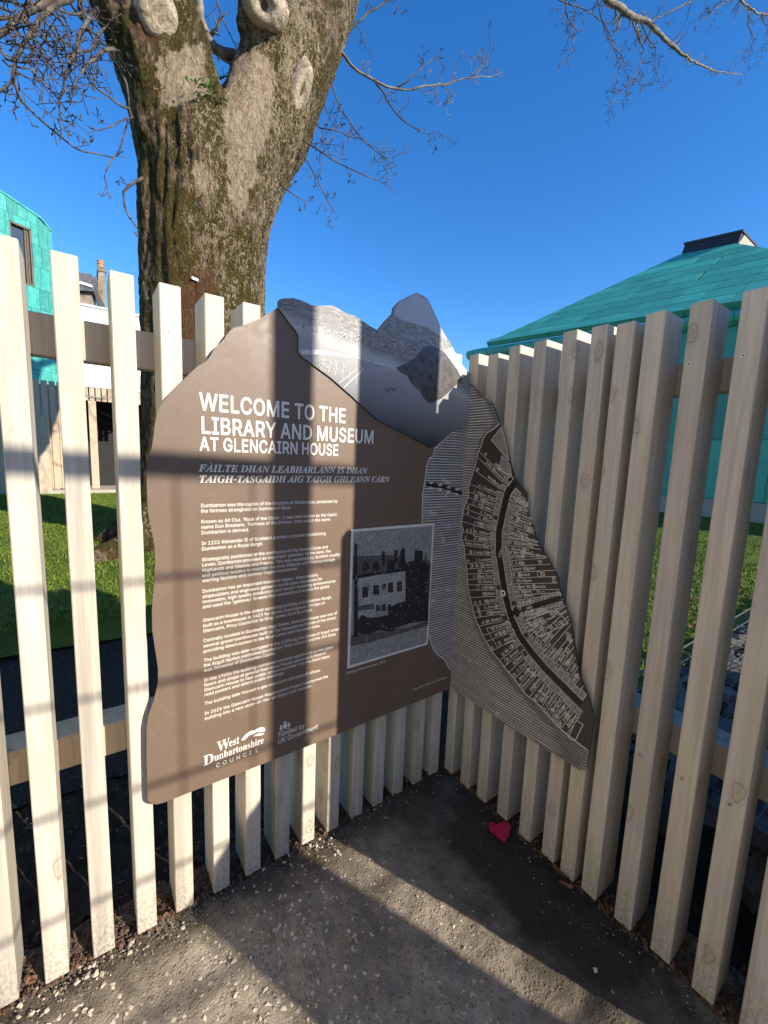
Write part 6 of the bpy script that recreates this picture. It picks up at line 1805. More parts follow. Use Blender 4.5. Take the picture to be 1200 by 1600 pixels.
def scar(px, py, w, h, hole=True, tilt=0.0, lift=0.028):
    loc, n = on_trunk(px, py)
    n = (n * 0.6 + (EYE - loc).normalized() * 0.4 + Vector((0, 0, -.1))).normalized()
    loc = loc + n * (0.035 if hole else 0.03)
    ux = n.cross(Vector((0, 0, 1))).normalized()
    uz = ux.cross(n).normalized()
    ux, uz = -ux * math.cos(tilt) + uz * math.sin(tilt), uz * math.cos(tilt) + ux * math.sin(tilt)
    prof = [(1.45, -0.09), (1.28, -0.02), (1.10, lift * .55), (0.90, lift), (0.70, lift * 1.05), (0.50, lift * .75)]
    prof += [(0.36, lift * .35), (0.28, 0.0), (0.22, -0.03), (0.0, -0.035)] if hole else [(0.30, lift * .72), (0.0, lift * .7)]
    N = 30
    mb = MB()
    for j, (r, o_) in enumerate(prof):
        for k in range(N):
            a = math.tau * k / N
            wob = 1 + 0.10 * noise.noise(Vector((math.cos(a) * 1.3, math.sin(a) * 1.3, px * .1))) + 0.05 * noise.noise(Vector((a * 2, r * 4, py)))
            sx = r * w * wob * (0.72 if (hole and r < .4) else 1)
            mb.v.append(tuple(loc + ux * math.cos(a) * sx + uz * math.sin(a) * r * h * wob + n * (o_ + 0.006 * noise.noise(Vector((a * 3, r * 6, 1))))))
    for j in range(len(prof) - 1):
        for k in range(N):
            mb.f.append((j * N + k, j * N + (k + 1) % N, (j + 1) * N + (k + 1) % N, (j + 1) * N + k))
    under_tree(mb.build('pruning_scar', MT['callus'], smooth=True))
    if hole:
        hb = MB()
        c0 = len(hb.v)
        for k in range(16):
            a = math.tau * k / 16
            hb.v.append(tuple(loc + ux * math.cos(a) * w * .24 + uz * math.sin(a) * h * .31 + n * 0.004))
        hb.f.append(tuple(range(16)))
        under_tree(hb.build('rot_hole', MT['litter']))


scar(470, 140, 0.095, 0.245, True, -0.12)
scar(414, 10, 0.19, 0.155, True, -0.35, 0.045)
scar(245, 20, 0.15, 0.17, False, 0.0, 0.03)

# ---- branches
rb = random.Random(77)
seg_n = 0


def twig_run(mb, p, d, L, r, depth, curl):
    """one crooked twig with alternate side shoots"""
    global seg_n
    steps = max(2, int(L / 0.055))
    pts, rad = [p.copy()], [r]
    q = p.copy()
    dd = d.normalized()
    for i in range(steps):
        kink = Vector((rb.gauss(0, 1), rb.gauss(0, 1), rb.gauss(0, 1))) * 0.22
        dd = (dd + kink + Vector((0, 0, curl * 0.14))).normalized()
        q = q + dd * (L / steps)
        pts.append(q.copy())
        rad.append(max(r * (1 - 0.6 * (i + 1) / steps), 0.0036))
        if depth > 0 and rb.random() < 0.62:
            side = dd.cross(Vector((rb.gauss(0, 1), rb.gauss(0, 1) * .6, rb.gauss(0, 1)))).normalized()
            nd = (dd * 0.75 + side * 0.95).normalized()
            twig_run(mb, q, nd, L * rb.uniform(.22, .5), max(rad[-1] * .72, .0032), depth - 1, curl)
    seg_n += steps
    mb.tube(pts, rad, 4 if r < .012 else 5, cap=False)
    # a knobbly bud at the end
    if depth <= 1:
        e = pts[-1]
        mb.tube([e, e + dd * .016, e + dd * .034], [.0045, .0072, .0015], 4, cap=False)


def branch(px_pts, y0, y1, r0, r1, dens=1.0, tl=0.38, curl=1.0, mat='twig', name='branch', sides=7, twig_depth=2):
    n = len(px_pts)
    pts = []
    for i, (x, y) in enumerate(px_pts):
        t = i / (n - 1)
        pts.append(at(x, y, 'y', y0 + (y1 - y0) * t))
    # subdivide with slight crookedness
    fine, rad = [], []
    for i in range(n - 1):
        a, c = pts[i], pts[i + 1]
        m = max(1, int((c - a).length / 0.12))
        for k in range(m):
            t = k / m
            j = Vector((rb.gauss(0, 1), rb.gauss(0, 1), rb.gauss(0, 1))) * 0.010
            fine.append(a.lerp(c, t) + (j if k else Vector()))
            rad.append(r0 + (r1 - r0) * ((i + t) / (n - 1)))
    fine.append(pts[-1])
    rad.append(r1)
    mb = MB()
    mb.tube(fine, rad, sides)
    for i in range(1, len(fine)):
        if rb.random() < 0.60 * dens:
            d = (fine[i] - fine[i - 1]).normalized()
            side = d.cross(Vector((rb.gauss(0, .5), 1.0 * rb.choice((-1, 1)), rb.gauss(0, .5)))).normalized()
            twig_run(mb, fine[i], d * .6 + side * rb.uniform(.6, 1.1), tl * rb.uniform(.35, 1.15), max(rad[i] * .5, .0045), twig_depth, curl)
    twig_run(mb, fine[-1], fine[-1] - fine[-2], tl * .7, max(r1 * .9, .004), twig_depth, curl)
    return under_tree(mb.build(name, MT[mat], fix=False, smooth=True))


K = 4.573


def k3(*pts):
    return [(x / K, y / K) for (x, y) in pts]


# left of the trunk
branch(k3((640, -260), (560, -60), (490, 0), (420, 20), (350, 80), (305, 115), (270, 160), (215, 250), (165, 320), (125, 410), (105, 450), (112, 520), (75, 590)), 4.9, 4.2, .034, .010, 1.3, .55, .3)
branch(k3((560, -60), (400, 5), (330, 30), (240, 70), (170, 105), (110, 130), (50, 125), (-60, 140)), 4.9, 4.5, .040, .014, 1.2, .55, .2)
branch(k3((430, -30), (360, 20), (250, 45), (160, 110), (100, 160), (50, 215), (-20, 260)), 4.8, 4.4, .036, .024, 1.1, .5, .2)
branch(k3((105, 450), (95, 520), (105, 600), (150, 720), (260, 830), (400, 950), (530, 1055), (600, 1085), (700, 1100), (800, 1125)), 4.2, 4.6, .014, .006, .6, .26, -.3)
branch(k3((825, 357), (790, 352), (740, 362), (700, 395), (660, 432), (610, 478), (585, 520)), 4.7, 4.2, .020, .010, 1.1, .5, .2)
branch(k3((700, 60), (650, 100), (610, 175), (560, 260), (545, 370), (500, 450), (462, 520), (455, 650), (422, 710), (428, 790), (425, 870)), 4.8, 4.2, .020, .007, .9, .32, -.2)
branch(k3((545, 372), (600, 368), (645, 362), (690, 290), (740, 205)), 4.4, 4.8, .010, .014, .8, .3, .1)
branch(k3((420, 70), (480, 95), (540, 105), (600, 90), (650, 70)), 4.6, 4.8, .010, .012, 1.0, .35, .2)
branch(k3((885, 555), (905, 600), (918, 700), (925, 780), (945, 840), (905, 900), (880, 980), (850, 1085), (800, 1140), (760, 1215), (745, 1262), (765, 1325)), 4.7, 4.3, .012, .006, .75, .22, .1)
branch(k3((930, 775), (880, 765), (830, 735), (780, 690), (700, 640), (645, 590), (615, 520), (590, 480)), 4.6, 4.3, .012, .006, 1.1, .3, -.2)
branch(k3((955, 835), (900, 850), (860, 865), (800, 905), (700, 932)), 4.6, 4.4, .009, .005, .8, .2, 0)
branch(k3((1020, 1272), (980, 1292), (925, 1325), (882, 1372), (885, 1450), (900, 1500), (925, 1555), (965, 1610), (985, 1640)), 4.5, 4.3, .018, .006, .3, .12, .2)
branch(k3((250, 220), (243, 330), (215, 430), (230, 500), (300, 590), (365, 650), (418, 712)), 4.4, 4.3, .012, .007, 1.1, .32, -.3)
branch(k3((300, 120), (290, 200), (330, 290), (345, 330)), 4.5, 4.4, .010, .006, .9, .3, -.4)
branch(k3((0, 330), (40, 420), (100, 440)), 4.4, 4.3, .012, .010, 1.2, .3, -.2)
branch(k3((230, 350), (300, 400), (380, 440), (470, 450)), 4.3, 4.4, .008, .006, 1.0, .28, -.2)
branch(k3((395, 60), (440, 150), (480, 210), (500, 290)), 4.5, 4.4, .009, .005, 1.0, .28, -.4)
branch(k3((560, 30), (620, 130), (680, 140), (760, 190)), 4.5, 4.6, .009, .006, 1.2, .3, -.2)
branch(k3((-80, 20), (20, 60), (90, 90), (150, 160), (180, 250)), 4.6, 4.4, .014, .006, 1.4, .4, -.2)
branch(k3((180, -60), (200, 40), (190, 140), (240, 220), (250, 300)), 4.7, 4.4, .014, .006, 1.4, .4, -.3)
branch(k3((600, -60), (590, 40), (620, 150), (600, 260), (560, 330)), 4.9, 4.5, .014, .006, 1.4, .4, -.3)
branch(k3((20, 430), (60, 470), (130, 480), (210, 490), (240, 520)), 4.3, 4.3, .010, .006, 1.3, .3, -.3)
# in the fork
branch([(308, -10), (312, 25), (322, 55), (335, 75), (350, 84), (368, 88)], 5.35, 5.15, .050, .075, .25, .4, .5, 'limb', twig_depth=1)
branch([(330, -30), (340, 5), (348, 30), (360, 55)], 5.5, 5.5, .014, .008, 1.3, .5, .3)
branch([(318, 80), (328, 110), (334, 128), (350, 120)], 5.4, 5.5, .020, .012, .6, .3, .3)
# right of the trunk
branch([(524, 70), (538, 87), (548, 101), (560, 112), (587, 127), (606, 136), (628, 140), (652, 137), (675, 134), (705, 129), (733, 122), (768, 120)], 4.9, 4.3, .024, .007, 1.15, .36, .5, 'limb')
branch([(733, 122), (745, 115), (756, 100), (766, 75), (765, 55)], 4.5, 4.4, .010, .006, .9, .2, .5)
branch([(587, 130), (600, 145), (605, 157), (618, 176), (628, 187), (648, 200), (669, 210)], 4.6, 4.3, .014, .006, 1.5, .36, -.3)
branch([(618, 138), (636, 128), (655, 110), (676, 92)], 4.6, 4.4, .012, .006, .8, .2, .6)
branch([(508, 110), (518, 130), (526, 155), (535, 175), (552, 200), (568, 220), (585, 235), (599, 245)], 4.8, 4.3, .012, .006, 1.4, .36, -.3)
branch([(468, 216), (484, 226), (500, 236), (520, 250), (540, 260), (565, 272), (590, 282)], 4.6, 4.2, .012, .006, 1.6, .38, -.1)
branch([(466, 232), (478, 248), (490, 270), (505, 300), (520, 328)], 4.6, 4.3, .011, .006, 1.5, .30, 0)
branch([(437, 288), (450, 298), (462, 306), (478, 315)], 4.5, 4.3, .009, .005, 1.0, .16, .2)
branch([(490, 190), (500, 200), (530, 205), (560, 215), (590, 232)], 4.8, 4.5, .010, .005, 1.0, .25, .2)
branch([(545, 50), (575, 20), (600, 5), (640, -20)], 5.1, 4.9, .016, .010, 1.3, .4, 0)
branch([(505, 160), (515, 185), (500, 215), (508, 235)], 4.8, 4.6, .008, .005, 1.0, .25, .2)
# the long overhead limb that comes down into the top right corner
branch([(585, -160), (680, -190), (800, -150), (890, -60), (949, 0), (984, 23), (1013, 35), (1042, 64), (1060, 80), (1077, 93), (1118, 111), (1159, 118)], 5.0, 4.0, .11, .009, .75, .42, -.1, 'limb')
branch([(1013, 35), (1035, 24), (1060, 12), (1095, -5)], 4.2, 4.2, .014, .018, .8, .3, .2)
branch([(984, 23), (994, 50), (1006, 76), (998, 105), (985, 128), (962, 150), (952, 168)], 4.3, 4.0, .016, .006, 1.3, .36, -.4)
branch([(862, -25), (873, 0), (908, 12), (943, 33), (955, 60), (965, 90)], 4.5, 4.2, .014, .006, 1.3, .4, -.5)
branch([(880, -20), (884, 20), (902, 47), (892, 80), (886, 100)], 4.5, 4.2, .012, .006, 1.1, .34, -.4)
branch([(1000, 30), (1010, 55), (1025, 75), (1020, 100), (1030, 125)], 4.3, 4.1, .012, .006, 1.2, .3, -.4)
branch([(930, -15), (940, 30), (955, 70), (975, 95), (960, 125)], 4.3, 4.1, .012, .006, 1.1, .34, -.4)
branch([(920, -110), (1060, -70), (1140, -15), (1165, 8), (1185, 22), (1230, 24)], 4.6, 4.0, .040, .020, 1.0, .4, -.3, 'limb')
branch([(1150, -5), (1128, 6), (1112, 20), (1092, 34)], 4.1, 4.0, .014, .007, 1.2, .3, -.3)
branch([(1170, 12), (1168, 40), (1178, 60), (1172, 88)], 4.1, 4.0, .014, .007, 1.3, .28, -.4)
branch([(1190, 24), (1200, 45), (1195, 70)], 4.1, 4.0, .012, .007, 1.3, .26, -.4)

# ferny tuft growing in the fork
mb = MB()
loc, n = on_trunk(322, 152)
for k in range(34):
    b_ = loc + Vector((rb.gauss(0, .10), rb.uniform(-.10, .02), rb.gauss(0.02, .04)))
    d = Vector((rb.gauss(0, .7), rb.uniform(-1, .1), rb.uniform(.1, 1))).normalized()
    s = d.cross(Vector((0, 0, 1))).normalized() * rb.uniform(.012, .022)
    L = rb.uniform(.05, .11)
    mb.quad(b_, b_ + d * L * .5 + s, b_ + d * L + Vector((0, 0, -.02)), b_ + d * L * .5 - s)
MT['fern'] = mat_chip('bright_green_leaf', (0.07, 0.15, 0.02), (0.15, 0.26, 0.05))
o = mb.build('fern_tuft', MT['fern'], fix=False)
tag(o, 'small bright green fern tuft growing in the fork of the tree', 'fern')
# number tag nailed to the bark
loc, n = on_trunk(305, 438)
n = (n + Vector((0, -.8, 0))).normalized()
ux = Vector((0, 0, 1)).cross(n).normalized()
uz = n.cross(ux)
mb = MB()
c_ = loc + n * 0.03
mb.hexa([c_ + ux * a * .050 + uz * (b2 * .014 - a * .006) + n * e for e in (0, .003) for (a, b2) in ((-1, -1), (1, -1), (1, 1), (-1, 1))])
MT['tag'] = simple('white_metal_tag', (0.75, 0.76, 0.78), 0.4)
tg = mb.build('tree_tag', MT['tag'])
tag(tg, 'tiny white tag fixed to the trunk bark just above the fence tops', 'tag')
mb = MB()
for i in range(4):
    a = -0.6 + i * .36
    q0 = c_ + ux * a * .05 + n * .0036
    mb.quad(q0 - uz * .006, q0 + ux * .010 - uz * .006, q0 + ux * .010 + uz * .006, q0 + uz * .006)
mb.build('printed_number', MT["ink_grey"], tg)
# ------------------------------------------------------------------ teal copper building on the left
def clip(poly, test, inter):
    out = []
    for i in range(len(poly)):
        a, c = poly[i], poly[(i + 1) % len(poly)]
        ta, tc = test(a), test(c)
        if ta:
            out.append(a)
        if ta != tc:
            out.append(inter(a, c))
    return out


def clip_convex(poly, hull):
    """Sutherland-Hodgman; hull counter-clockwise"""
    for i in range(len(hull)):
        p, q = hull[i], hull[(i + 1) % len(hull)]
        f = lambda a: (q[0] - p[0]) * (a[1] - p[1]) - (q[1] - p[1]) * (a[0] - p[0])

        def inter(a, c):
            fa, fc = f(a), f(c)
            t = fa / (fa - fc)
            return (a[0] + (c[0] - a[0]) * t, a[1] + (c[1] - a[1]) * t)
        poly = clip(poly, lambda a: f(a) >= 0, inter)
        if len(poly) < 3:
            return []
    return poly


def inset(poly, d):
    cx = sum(p[0] for p in poly) / len(poly)
    cy = sum(p[1] for p in poly) / len(poly)
    out = []
    for p in poly:
        L = math.hypot(p[0] - cx, p[1] - cy) or 1
        out.append((p[0] + (cx - p[0]) / L * d, p[1] + (cy - p[1]) / L * d))
    return out


LB0 = Vector((-1.841, 16.5, 0))
LBd, LBn = Vector((.857, .515, 0)), Vector((.515, -.857, 0))


def lb(u, n, z):
    return LB0 + LBd * u + LBn * n + Vector((0, 0, z))


left_b = thing('copper_clad_building', 'sunlit teal copper-clad building with a tall narrow window at the left edge', 'building', tuple(LB0))


def add_local(name, mb, mat, root, fix=True, smooth=False):
    o = mb.build(name, mat, None, fix, smooth)
    o.parent = root
    o.matrix_parent_inverse = Matrix.Translation(-root.location)
    return o


def lbox(mb, u0, u1, n0, n1, z0, z1):
    mb.hexa([lb(u0, n0, z0), lb(u1, n0, z0), lb(u1, n1, z0), lb(u0, n1, z0), lb(u0, n0, z1), lb(u1, n0, z1), lb(u1, n1, z1), lb(u0, n1, z1)])


mb = MB()
mb.hexa([lb(-9, -8, .1), lb(.0, -8, .1), lb(.0, -.14, .1), lb(-9, -.14, .1), lb(-9, -8, 10.2), lb(.0, -8, 8.1), lb(.0, -.14, 8.0), lb(-9, -.14, 10.0)])
add_local('wall', mb, MT['dark'], left_b)
top_l = lambda u: 8.02 if u > 0 else (8.02 - (u * 1.15 if u > -.22 else -.253) + (0 if u > -.22 else (-.22 - u) * .215))
rows = [3.08, 3.70, 4.32, 4.93, 5.55, 6.17, 6.80, 7.42, 8.03, 8.6, 9.2, 9.8]
win = (-1.025, -.485, 6.175, 7.835)
rc = random.Random(4)
for ri in range(len(rows) - 1):
    z0, z1 = rows[ri], rows[ri + 1]
    u = 0.09 - (ri % 2) * 0.13
    edges = [0.09]
    while u > -2.9:
        edges.append(u)
        u -= rc.choice((.25, .25, .32, .2))
    edges = sorted(set(edges), reverse=True)
    for a, c in zip(edges[:-1], edges[1:]):
        u0, u1 = c, a
        segs = [(u0, u1, z0, z1)]
        if u1 > win[0] and u0 < win[1] and z1 > win[2] and z0 < win[3]:
            segs = []
            if u0 < win[0]:
                segs.append((u0, win[0], z0, z1))
            if u1 > win[1]:
                segs.append((win[1], u1, z0, z1))
            if z1 > win[3]:
                segs.append((max(u0, win[0]), min(u1, win[1]), win[3], z1))
            if z0 < win[2]:
                segs.append((max(u0, win[0]), min(u1, win[1]), z0, win[2]))
        for (a0, a1, b0, b1) in segs:
            t0, t1 = min(b1, top_l(a0)), min(b1, top_l(a1))
            if a1 - a0 < .03 or max(t0, t1) - b0 < .05:
                continue
            t0, t1 = max(t0, b0 + .01), max(t1, b0 + .01)
            g_ = .004
            e = rc.uniform(0, .006)
            mb = MB()
            mb.hexa([lb(a0 + g_, -.03, b0 + g_), lb(a0 + g_, e, b0 + g_), lb(a1 - g_, e, b0 + g_), lb(a1 - g_, -.03, b0 + g_),
                     lb(a0 + g_, -.03, t0 - g_), lb(a0 + g_, e, t0 - g_), lb(a1 - g_, e, t1 - g_), lb(a1 - g_, -.03, t1 - g_)])
            add_local('cladding_panel', mb, MT['teal'], left_b)
# plain remainder of the front and the return wall
mb = MB()
lbox(mb, -9, -2.95, -.03, .0, 3.08, 8.6)
add_local('cladding', mb, MT['teal'], left_b)
for k in range(9):
    mb = MB()
    z0, z1 = 3.08 + k * .62, min(3.08 + (k + 1) * .62, 8.0)
    if z1 > z0:
        lbox(mb, .055, .088, -6, -.035, z0 + .004, z1 - .004)
        add_local('cladding_panel', mb, MT['teal'], left_b)
# coping strip along the sloping top
mb = MB()
for (u0, u1) in ((-9, -.22), (-.22, .09)):
    a, c = top_l(u0), top_l(u1)
    mb.hexa([lb(u0, -.5, a), lb(u0, .03, a), lb(u1, .03, c), lb(u1, -.5, c), lb(u0, -.5, a + .10), lb(u0, .03, a + .05), lb(u1, .03, c + .05), lb(u1, -.5, c + .10)])
add_local('coping', mb, MT['teal'], left_b)
mb = MB()
mb.hexa([lb(-9, -5, 12), lb(-9, -.5, top_l(-9) + .05), lb(-.22, -.5, top_l(-.22) + .05), lb(-.9, -5, 9.6), lb(-9, -5, 12.1), lb(-9, -.5, top_l(-9) + .12), lb(-.22, -.5, top_l(-.22) + .12), lb(-.9, -5, 9.7)])
add_local('roof', mb, MT['teal'], left_b)
mb = MB()
for (a0, a1, b0, b1) in ((win[0], win[0] + .035, win[2], win[3]), (win[1] - .035, win[1], win[2], win[3]), (win[0], win[1], win[3] - .05, win[3]), (win[0], win[1], win[2], win[2] + .05)):
    lbox(mb, a0, a1, -.14, -.005, b0, b1)
wf = add_local('window', mb, MT['grey_frame'], left_b)
mb = MB()
lbox(mb, win[0] + .04, win[1] - .16, -.135, -.115, win[2] + .05, win[3] - .05)
o = mb.build('pane', MT['glass'])
o.parent = wf
o.matrix_parent_inverse = (wf.matrix_world.inverted() if False else Matrix.Translation(-left_b.location)).inverted() @ Matrix.Translation(-left_b.location)
mb = MB()
for k in range(4):
    lbox(mb, win[1] - .155 + k * .03, win[1] - .137 + k * .03, -.13, -.05 - .01 * (k % 2), win[2] + .05, win[3] - .05)
o = mb.build('louvre', MT['grey_frame'])
o.parent = wf

# ------------------------------------------------------------------ white rendered building and the stone house behind it
white = thing('white_building', 'plain white rendered building glimpsed between the left fence slats', 'building', (-0.3, 17, 0))
mb = MB()
mb.box(-1.75, 1.0, 17.0, 21.0, .1, 6.10)
add_local('wall', mb, MT['render'], white)
mb = MB()
mb.box(-1.78, 1.03, 16.96, 21.0, 6.10, 6.18)
MT['zinc'] = simple('grey_zinc_flashing', (0.40, 0.42, 0.43), 0.4, 0.5, 0.3)
add_local('coping', mb, MT['zinc'], white)

MT['slate'] = simple('dark_roof_slate', (0.055, 0.058, 0.066), 0.5, var=0.4, scale=5, bump=0.02, bscale=8)
MT['stone'] = simple('weathered_sandstone', (0.23, 0.19, 0.14), 0.9, var=0.45, scale=3.0, bump=0.03, bscale=12)
MT['pot'] = simple('terracotta_pot', (0.55, 0.24, 0.11), 0.8, var=0.15)
MT['white_paint'] = simple('white_paint', (0.78, 0.78, 0.76), 0.5, var=0.05)
HY = 23.0
house = thing('stone_house', 'old stone house with slate roof and one terracotta chimney pot', 'house', tuple(at(140, 560, 'y', HY)))


def hpt(px, py, dy=0.0):
    p = at(px, py, 'y', HY)
    return Vector((p.x, HY + dy, p.z))


def hprism(name, pxs, y0, dep, mat):
    mb = MB()
    mb.prism([hpt(x, y, y0) for (x, y) in pxs], Vector((0, dep, 0)))
    return add_local(name, mb, MT[mat], house)


hprism('gable_wall', [(60, 459), (146, 457), (153, 500), (153, 640), (60, 640)], 0, 3.0, 'stone')
hprism('roof', [(60, 420), (128, 429), (143, 431), (148, 452), (146, 458), (60, 450)], -.25, 3.5, 'slate')
hprism('fascia', [(60, 442), (126, 443), (144, 449), (144, 452.5), (126, 447), (60, 446)], -.32, .06, 'white_paint')
hprism('bargeboard', [(143, 448), (147, 448), (163, 478), (163, 492), (158, 492), (153, 478)], -.2, .2, 'black_metal')
hprism('roof', [(142, 430), (152, 432), (153, 452), (150, 456), (146, 452)], .1, 2.5, 'slate')
ch = hprism('chimney', [(153.5, 418), (165, 418), (166, 520), (153, 520)], .3, 1.2, 'stone')
mb = MB()
a, c = hpt(152.5, 419, .3), hpt(166, 415.5, .3)
mb.box(a.x, c.x, HY + .25, HY + 1.6, a.z, c.z)
add_local('chimney_cap', mb, MT['stone'], house)
a = hpt(158.5, 416, .6)
b2 = hpt(158.5, 400.5, .6)
mb = MB()
hh = b2.z - a.z
mb.tube([a, a + Vector((0, 0, hh * .5)), a + Vector((0, 0, hh * .62)), a + Vector((0, 0, hh * .66)), a + Vector((0, 0, hh * .9)), a + Vector((0, 0, hh * .92)), a + Vector((0, 0, hh))],
        [.14, .125, .12, .15, .12, .15, .14], 12)
add_local('chimney_pot', mb, MT['pot'], house)

# ------------------------------------------------------------------ timber screens across the lawn
SY = 12.75


def board_mesh(w, h, t=0.03):
    mb = MB()
    mb.box(-w / 2, w / 2, 0, t, 0, h)
    me = mb.mesh('board')
    me.materials.append(MT['boards'])
    return me


scr = thing('timber_screen', 'tall screen of vertical timber boards seen across the lawn at far left', 'fence', (-2.9, SY, LAWN + .1))
bmz = [board_mesh(.125, 2.76), board_mesh(.15, 2.76), board_mesh(.10, 2.76)]
x = -5.6
rc = random.Random(9)
while x < -1.70:
    k = rc.choice((0, 0, 1, 2))
    w = (.125, .15, .10)[k]
    o = new_obj('board', bmz[k], None, scr)
    o.location = (x + w / 2 + 2.9, rc.uniform(0, .012), 0)
    x += w + .035
mb = MB()
mb.box(-5.6, -1.66, SY + .032, SY + .07, LAWN + .12, 2.92)
add_local('backing', mb, MT['rail'], scr)
mb = MB()
mb.box(-2.22, -1.95, SY - .35, SY - .12, LAWN + .02, 2.13)
mb.box(-2.24, -1.93, SY - .37, SY - .10, 1.42, 1.45)
add_local('square_post', mb, MT['boards'], scr)
scr2 = thing('bin_store', 'timber-boarded store with a dark open doorway beside the tree trunk', 'shed', (-.9, SY, LAWN + .1))
for k in range(13):
    o = new_obj('board', board_mesh(.11, .34) if k == 0 else o.data, None, scr2)
    o.location = (-.52 + k * .138, 0, 2.36)
mb = MB()
mb.box(-1.10, -.93, SY - .03, SY + .10, LAWN + .1, 2.60)
add_local('door_post', mb, MT['boards'], scr2)
for (nm, b_) in (('back_wall', (-1.4, .55, SY + 2.0, SY + 2.1, LAWN, 2.9)), ('side_wall', (-1.45, -1.38, SY + .05, SY + 2.0, LAWN, 2.9)), ('roof', (-1.45, .55, SY + .05, SY + 2.1, 2.92, 2.97)), ('side_wall', (.5, .56, SY + .05, SY + 2.0, LAWN, 2.9))):
    mb = MB()
    mb.box(*b_)
    add_local(nm, mb, MT['dark'], scr2)
mb = MB()
mb.tube([(-.9, SY + .9, 2.45), (-.4, SY + .9, 2.2), (0, SY + .9, 2.45)], .03, 6)
add_local('cable', mb, MT['black_metal'], scr2)

# ------------------------------------------------------------------ teal copper building on the right
rbld = thing('copper_roofed_building', 'teal copper building with a broad hipped roof rising behind the shaded fence', 'building', (14, 4, 0))
E1, E2 = Vector((12.30, 10.85, 6.18)), Vector((12.30, 3.33, 5.67))
HT = Vector((17.05, 6.15, 9.30))
eu = (E2 - E1).normalized()
rn = eu.cross(HT - E1).normalized()
if rn.z < 0:
    rn = -rn
ev = rn.cross(eu).normalized()
if ev.z < 0:
    ev = -ev


def roofpt(px, py):
    d = ray(px, py)
    t = (E1 - EYE).dot(rn) / d.dot(rn)
    q = EYE + d * t - E1
    return (q.dot(eu), q.dot(ev))


def r3(u, v, h=0.0):
    return E1 + eu * u + ev * v + rn * h


T1, T2 = roofpt(1062, 398), roofpt(1150, 380.5)
hull = [(0, 0), (16.5, 0), (12.8, T2[1] * .95), roofpt(1200, 386), roofpt(1172, 380), T2, T1]
hull = hull[:2] + [roofpt(1290, 402), T2, T1]
mb = MB()
mb.prism([r3(u, v, -.02) for (u, v) in hull], rn * -.16)
add_local('roof_deck', mb, MT['dark'], rbld)
TW, THt = .88, .60
nrow = int(max(p[1] for p in hull) / THt) + 1
uc = T2[0]
PN = roofpt(1290, 402)
pieces = [[(0, 0), (uc, 0), T2, T1], [(uc, 0), (PN[0], 0), PN, T2], [(PN[0], 0), (15, 0), PN]]
for j in range(nrow):
    off = (0.04 * j) % TW
    for i in range(-2, 21):
        for hull_p in pieces:
            u0, v0 = i * TW + off, j * THt
            q = clip_convex([(u0, v0), (u0 + TW, v0), (u0 + TW, v0 + THt), (u0, v0 + THt)], hull_p)
            if len(q) < 3:
                continue
            us, vs_ = [p[0] for p in q], [p[1] for p in q]
            if max(us) - min(us) < .05 or max(vs_) - min(vs_) < .05:
                continue
            q = inset(q, .012)
            mb = MB()
            lift = lambda v: .012 - .006 * (v - v0) / THt
            n_ = len(q)
            mb.v = [tuple(r3(u, v, lift(v))) for (u, v) in q] + [tuple(r3(u, v, lift(v) - .03)) for (u, v) in q]
            mb.f = [tuple(range(n_))] + [(k, n_ + k, n_ + (k + 1) % n_, (k + 1) % n_) for k in range(n_)]
            add_local('roof_tile', mb, MT['teal_roof'], rbld)
# eaves edge and the rounded gutter band below it
mb = MB()
for k in range(12):
    a, c = k * 1.4 - .05, (k + 1) * 1.4 - .07
    mb.hexa([r3(a, -.02, -.17), r3(c, -.02, -.17), r3(c, .25, -.17), r3(a, .25, -.17), r3(a, -.05, .03), r3(c, -.05, .03), r3(c, .25, .03), r3(a, .25, .03)])
add_local('eaves_edge', mb, MT['teal_roof'], rbld)
for k in range(26):
    a, c = -1.2 + k * .62, -1.2 + (k + 1) * .62 - .012
    prof = [(.40, -.20), (.10, -.16), (-.02, -.20), (-.10, -.27), (-.12, -.36), (-.08, -.46), (.02, -.54), (.16, -.58), (.45, -.58)]
    mb = MB()
    P0 = [E1 + eu * a + Vector((x_, 0, z_)) for (x_, z_) in prof]
    P1 = [E1 + eu * c + Vector((x_, 0, z_)) for (x_, z_) in prof]
    if k == 0:
        P0 = [p + Vector((.30 if i in (0, 8) else .12, 0, 0)) for i, p in enumerate(P0)]
    m = len(prof)
    mb.v = [tuple(p) for p in P0 + P1]
    mb.f = [(i, i + 1, m + i + 1, m + i) for i in range(m - 1)] + [tuple(range(m)), tuple(range(2 * m - 1, m - 1, -1))]
    add_local('gutter_section', mb, MT['teal_roof'], rbld, smooth=False)
# walls
mb = MB()
mb.box(12.50, 19, -6, 11.6, .1, 5.3)
add_local('wall', mb, MT['dark'], rbld)
for (z0, z1, w, o0) in ((.63, 2.2, 1.98, .0), (2.2, 3.75, 1.1, .3), (3.75, 5.62, 1.1, .3)):
    y = 11.6
    y -= o0
    while y > -4:
        mb = MB()
        mb.box(12.455, 12.485, max(y - w, -6) + .006, y - .006, z0 + .006, z1 - .006)
        add_local('wall_panel', mb, MT['teal_roof'], rbld)
        y -= w
for z0, z1 in ((.63, 2.2), (2.2, 3.75), (3.75, 5.62)):
    mb = MB()
    mb.box(12.46, 19, 11.6, 11.63, z0 + .006, z1 - .006)
    add_local('wall_panel', mb, MT['teal_roof'], rbld)
mb = MB()
mb.box(12.40, 12.52, -6, 11.7, LAWN - .05, .62)
add_local('plinth', mb, MT['concrete'], rbld)
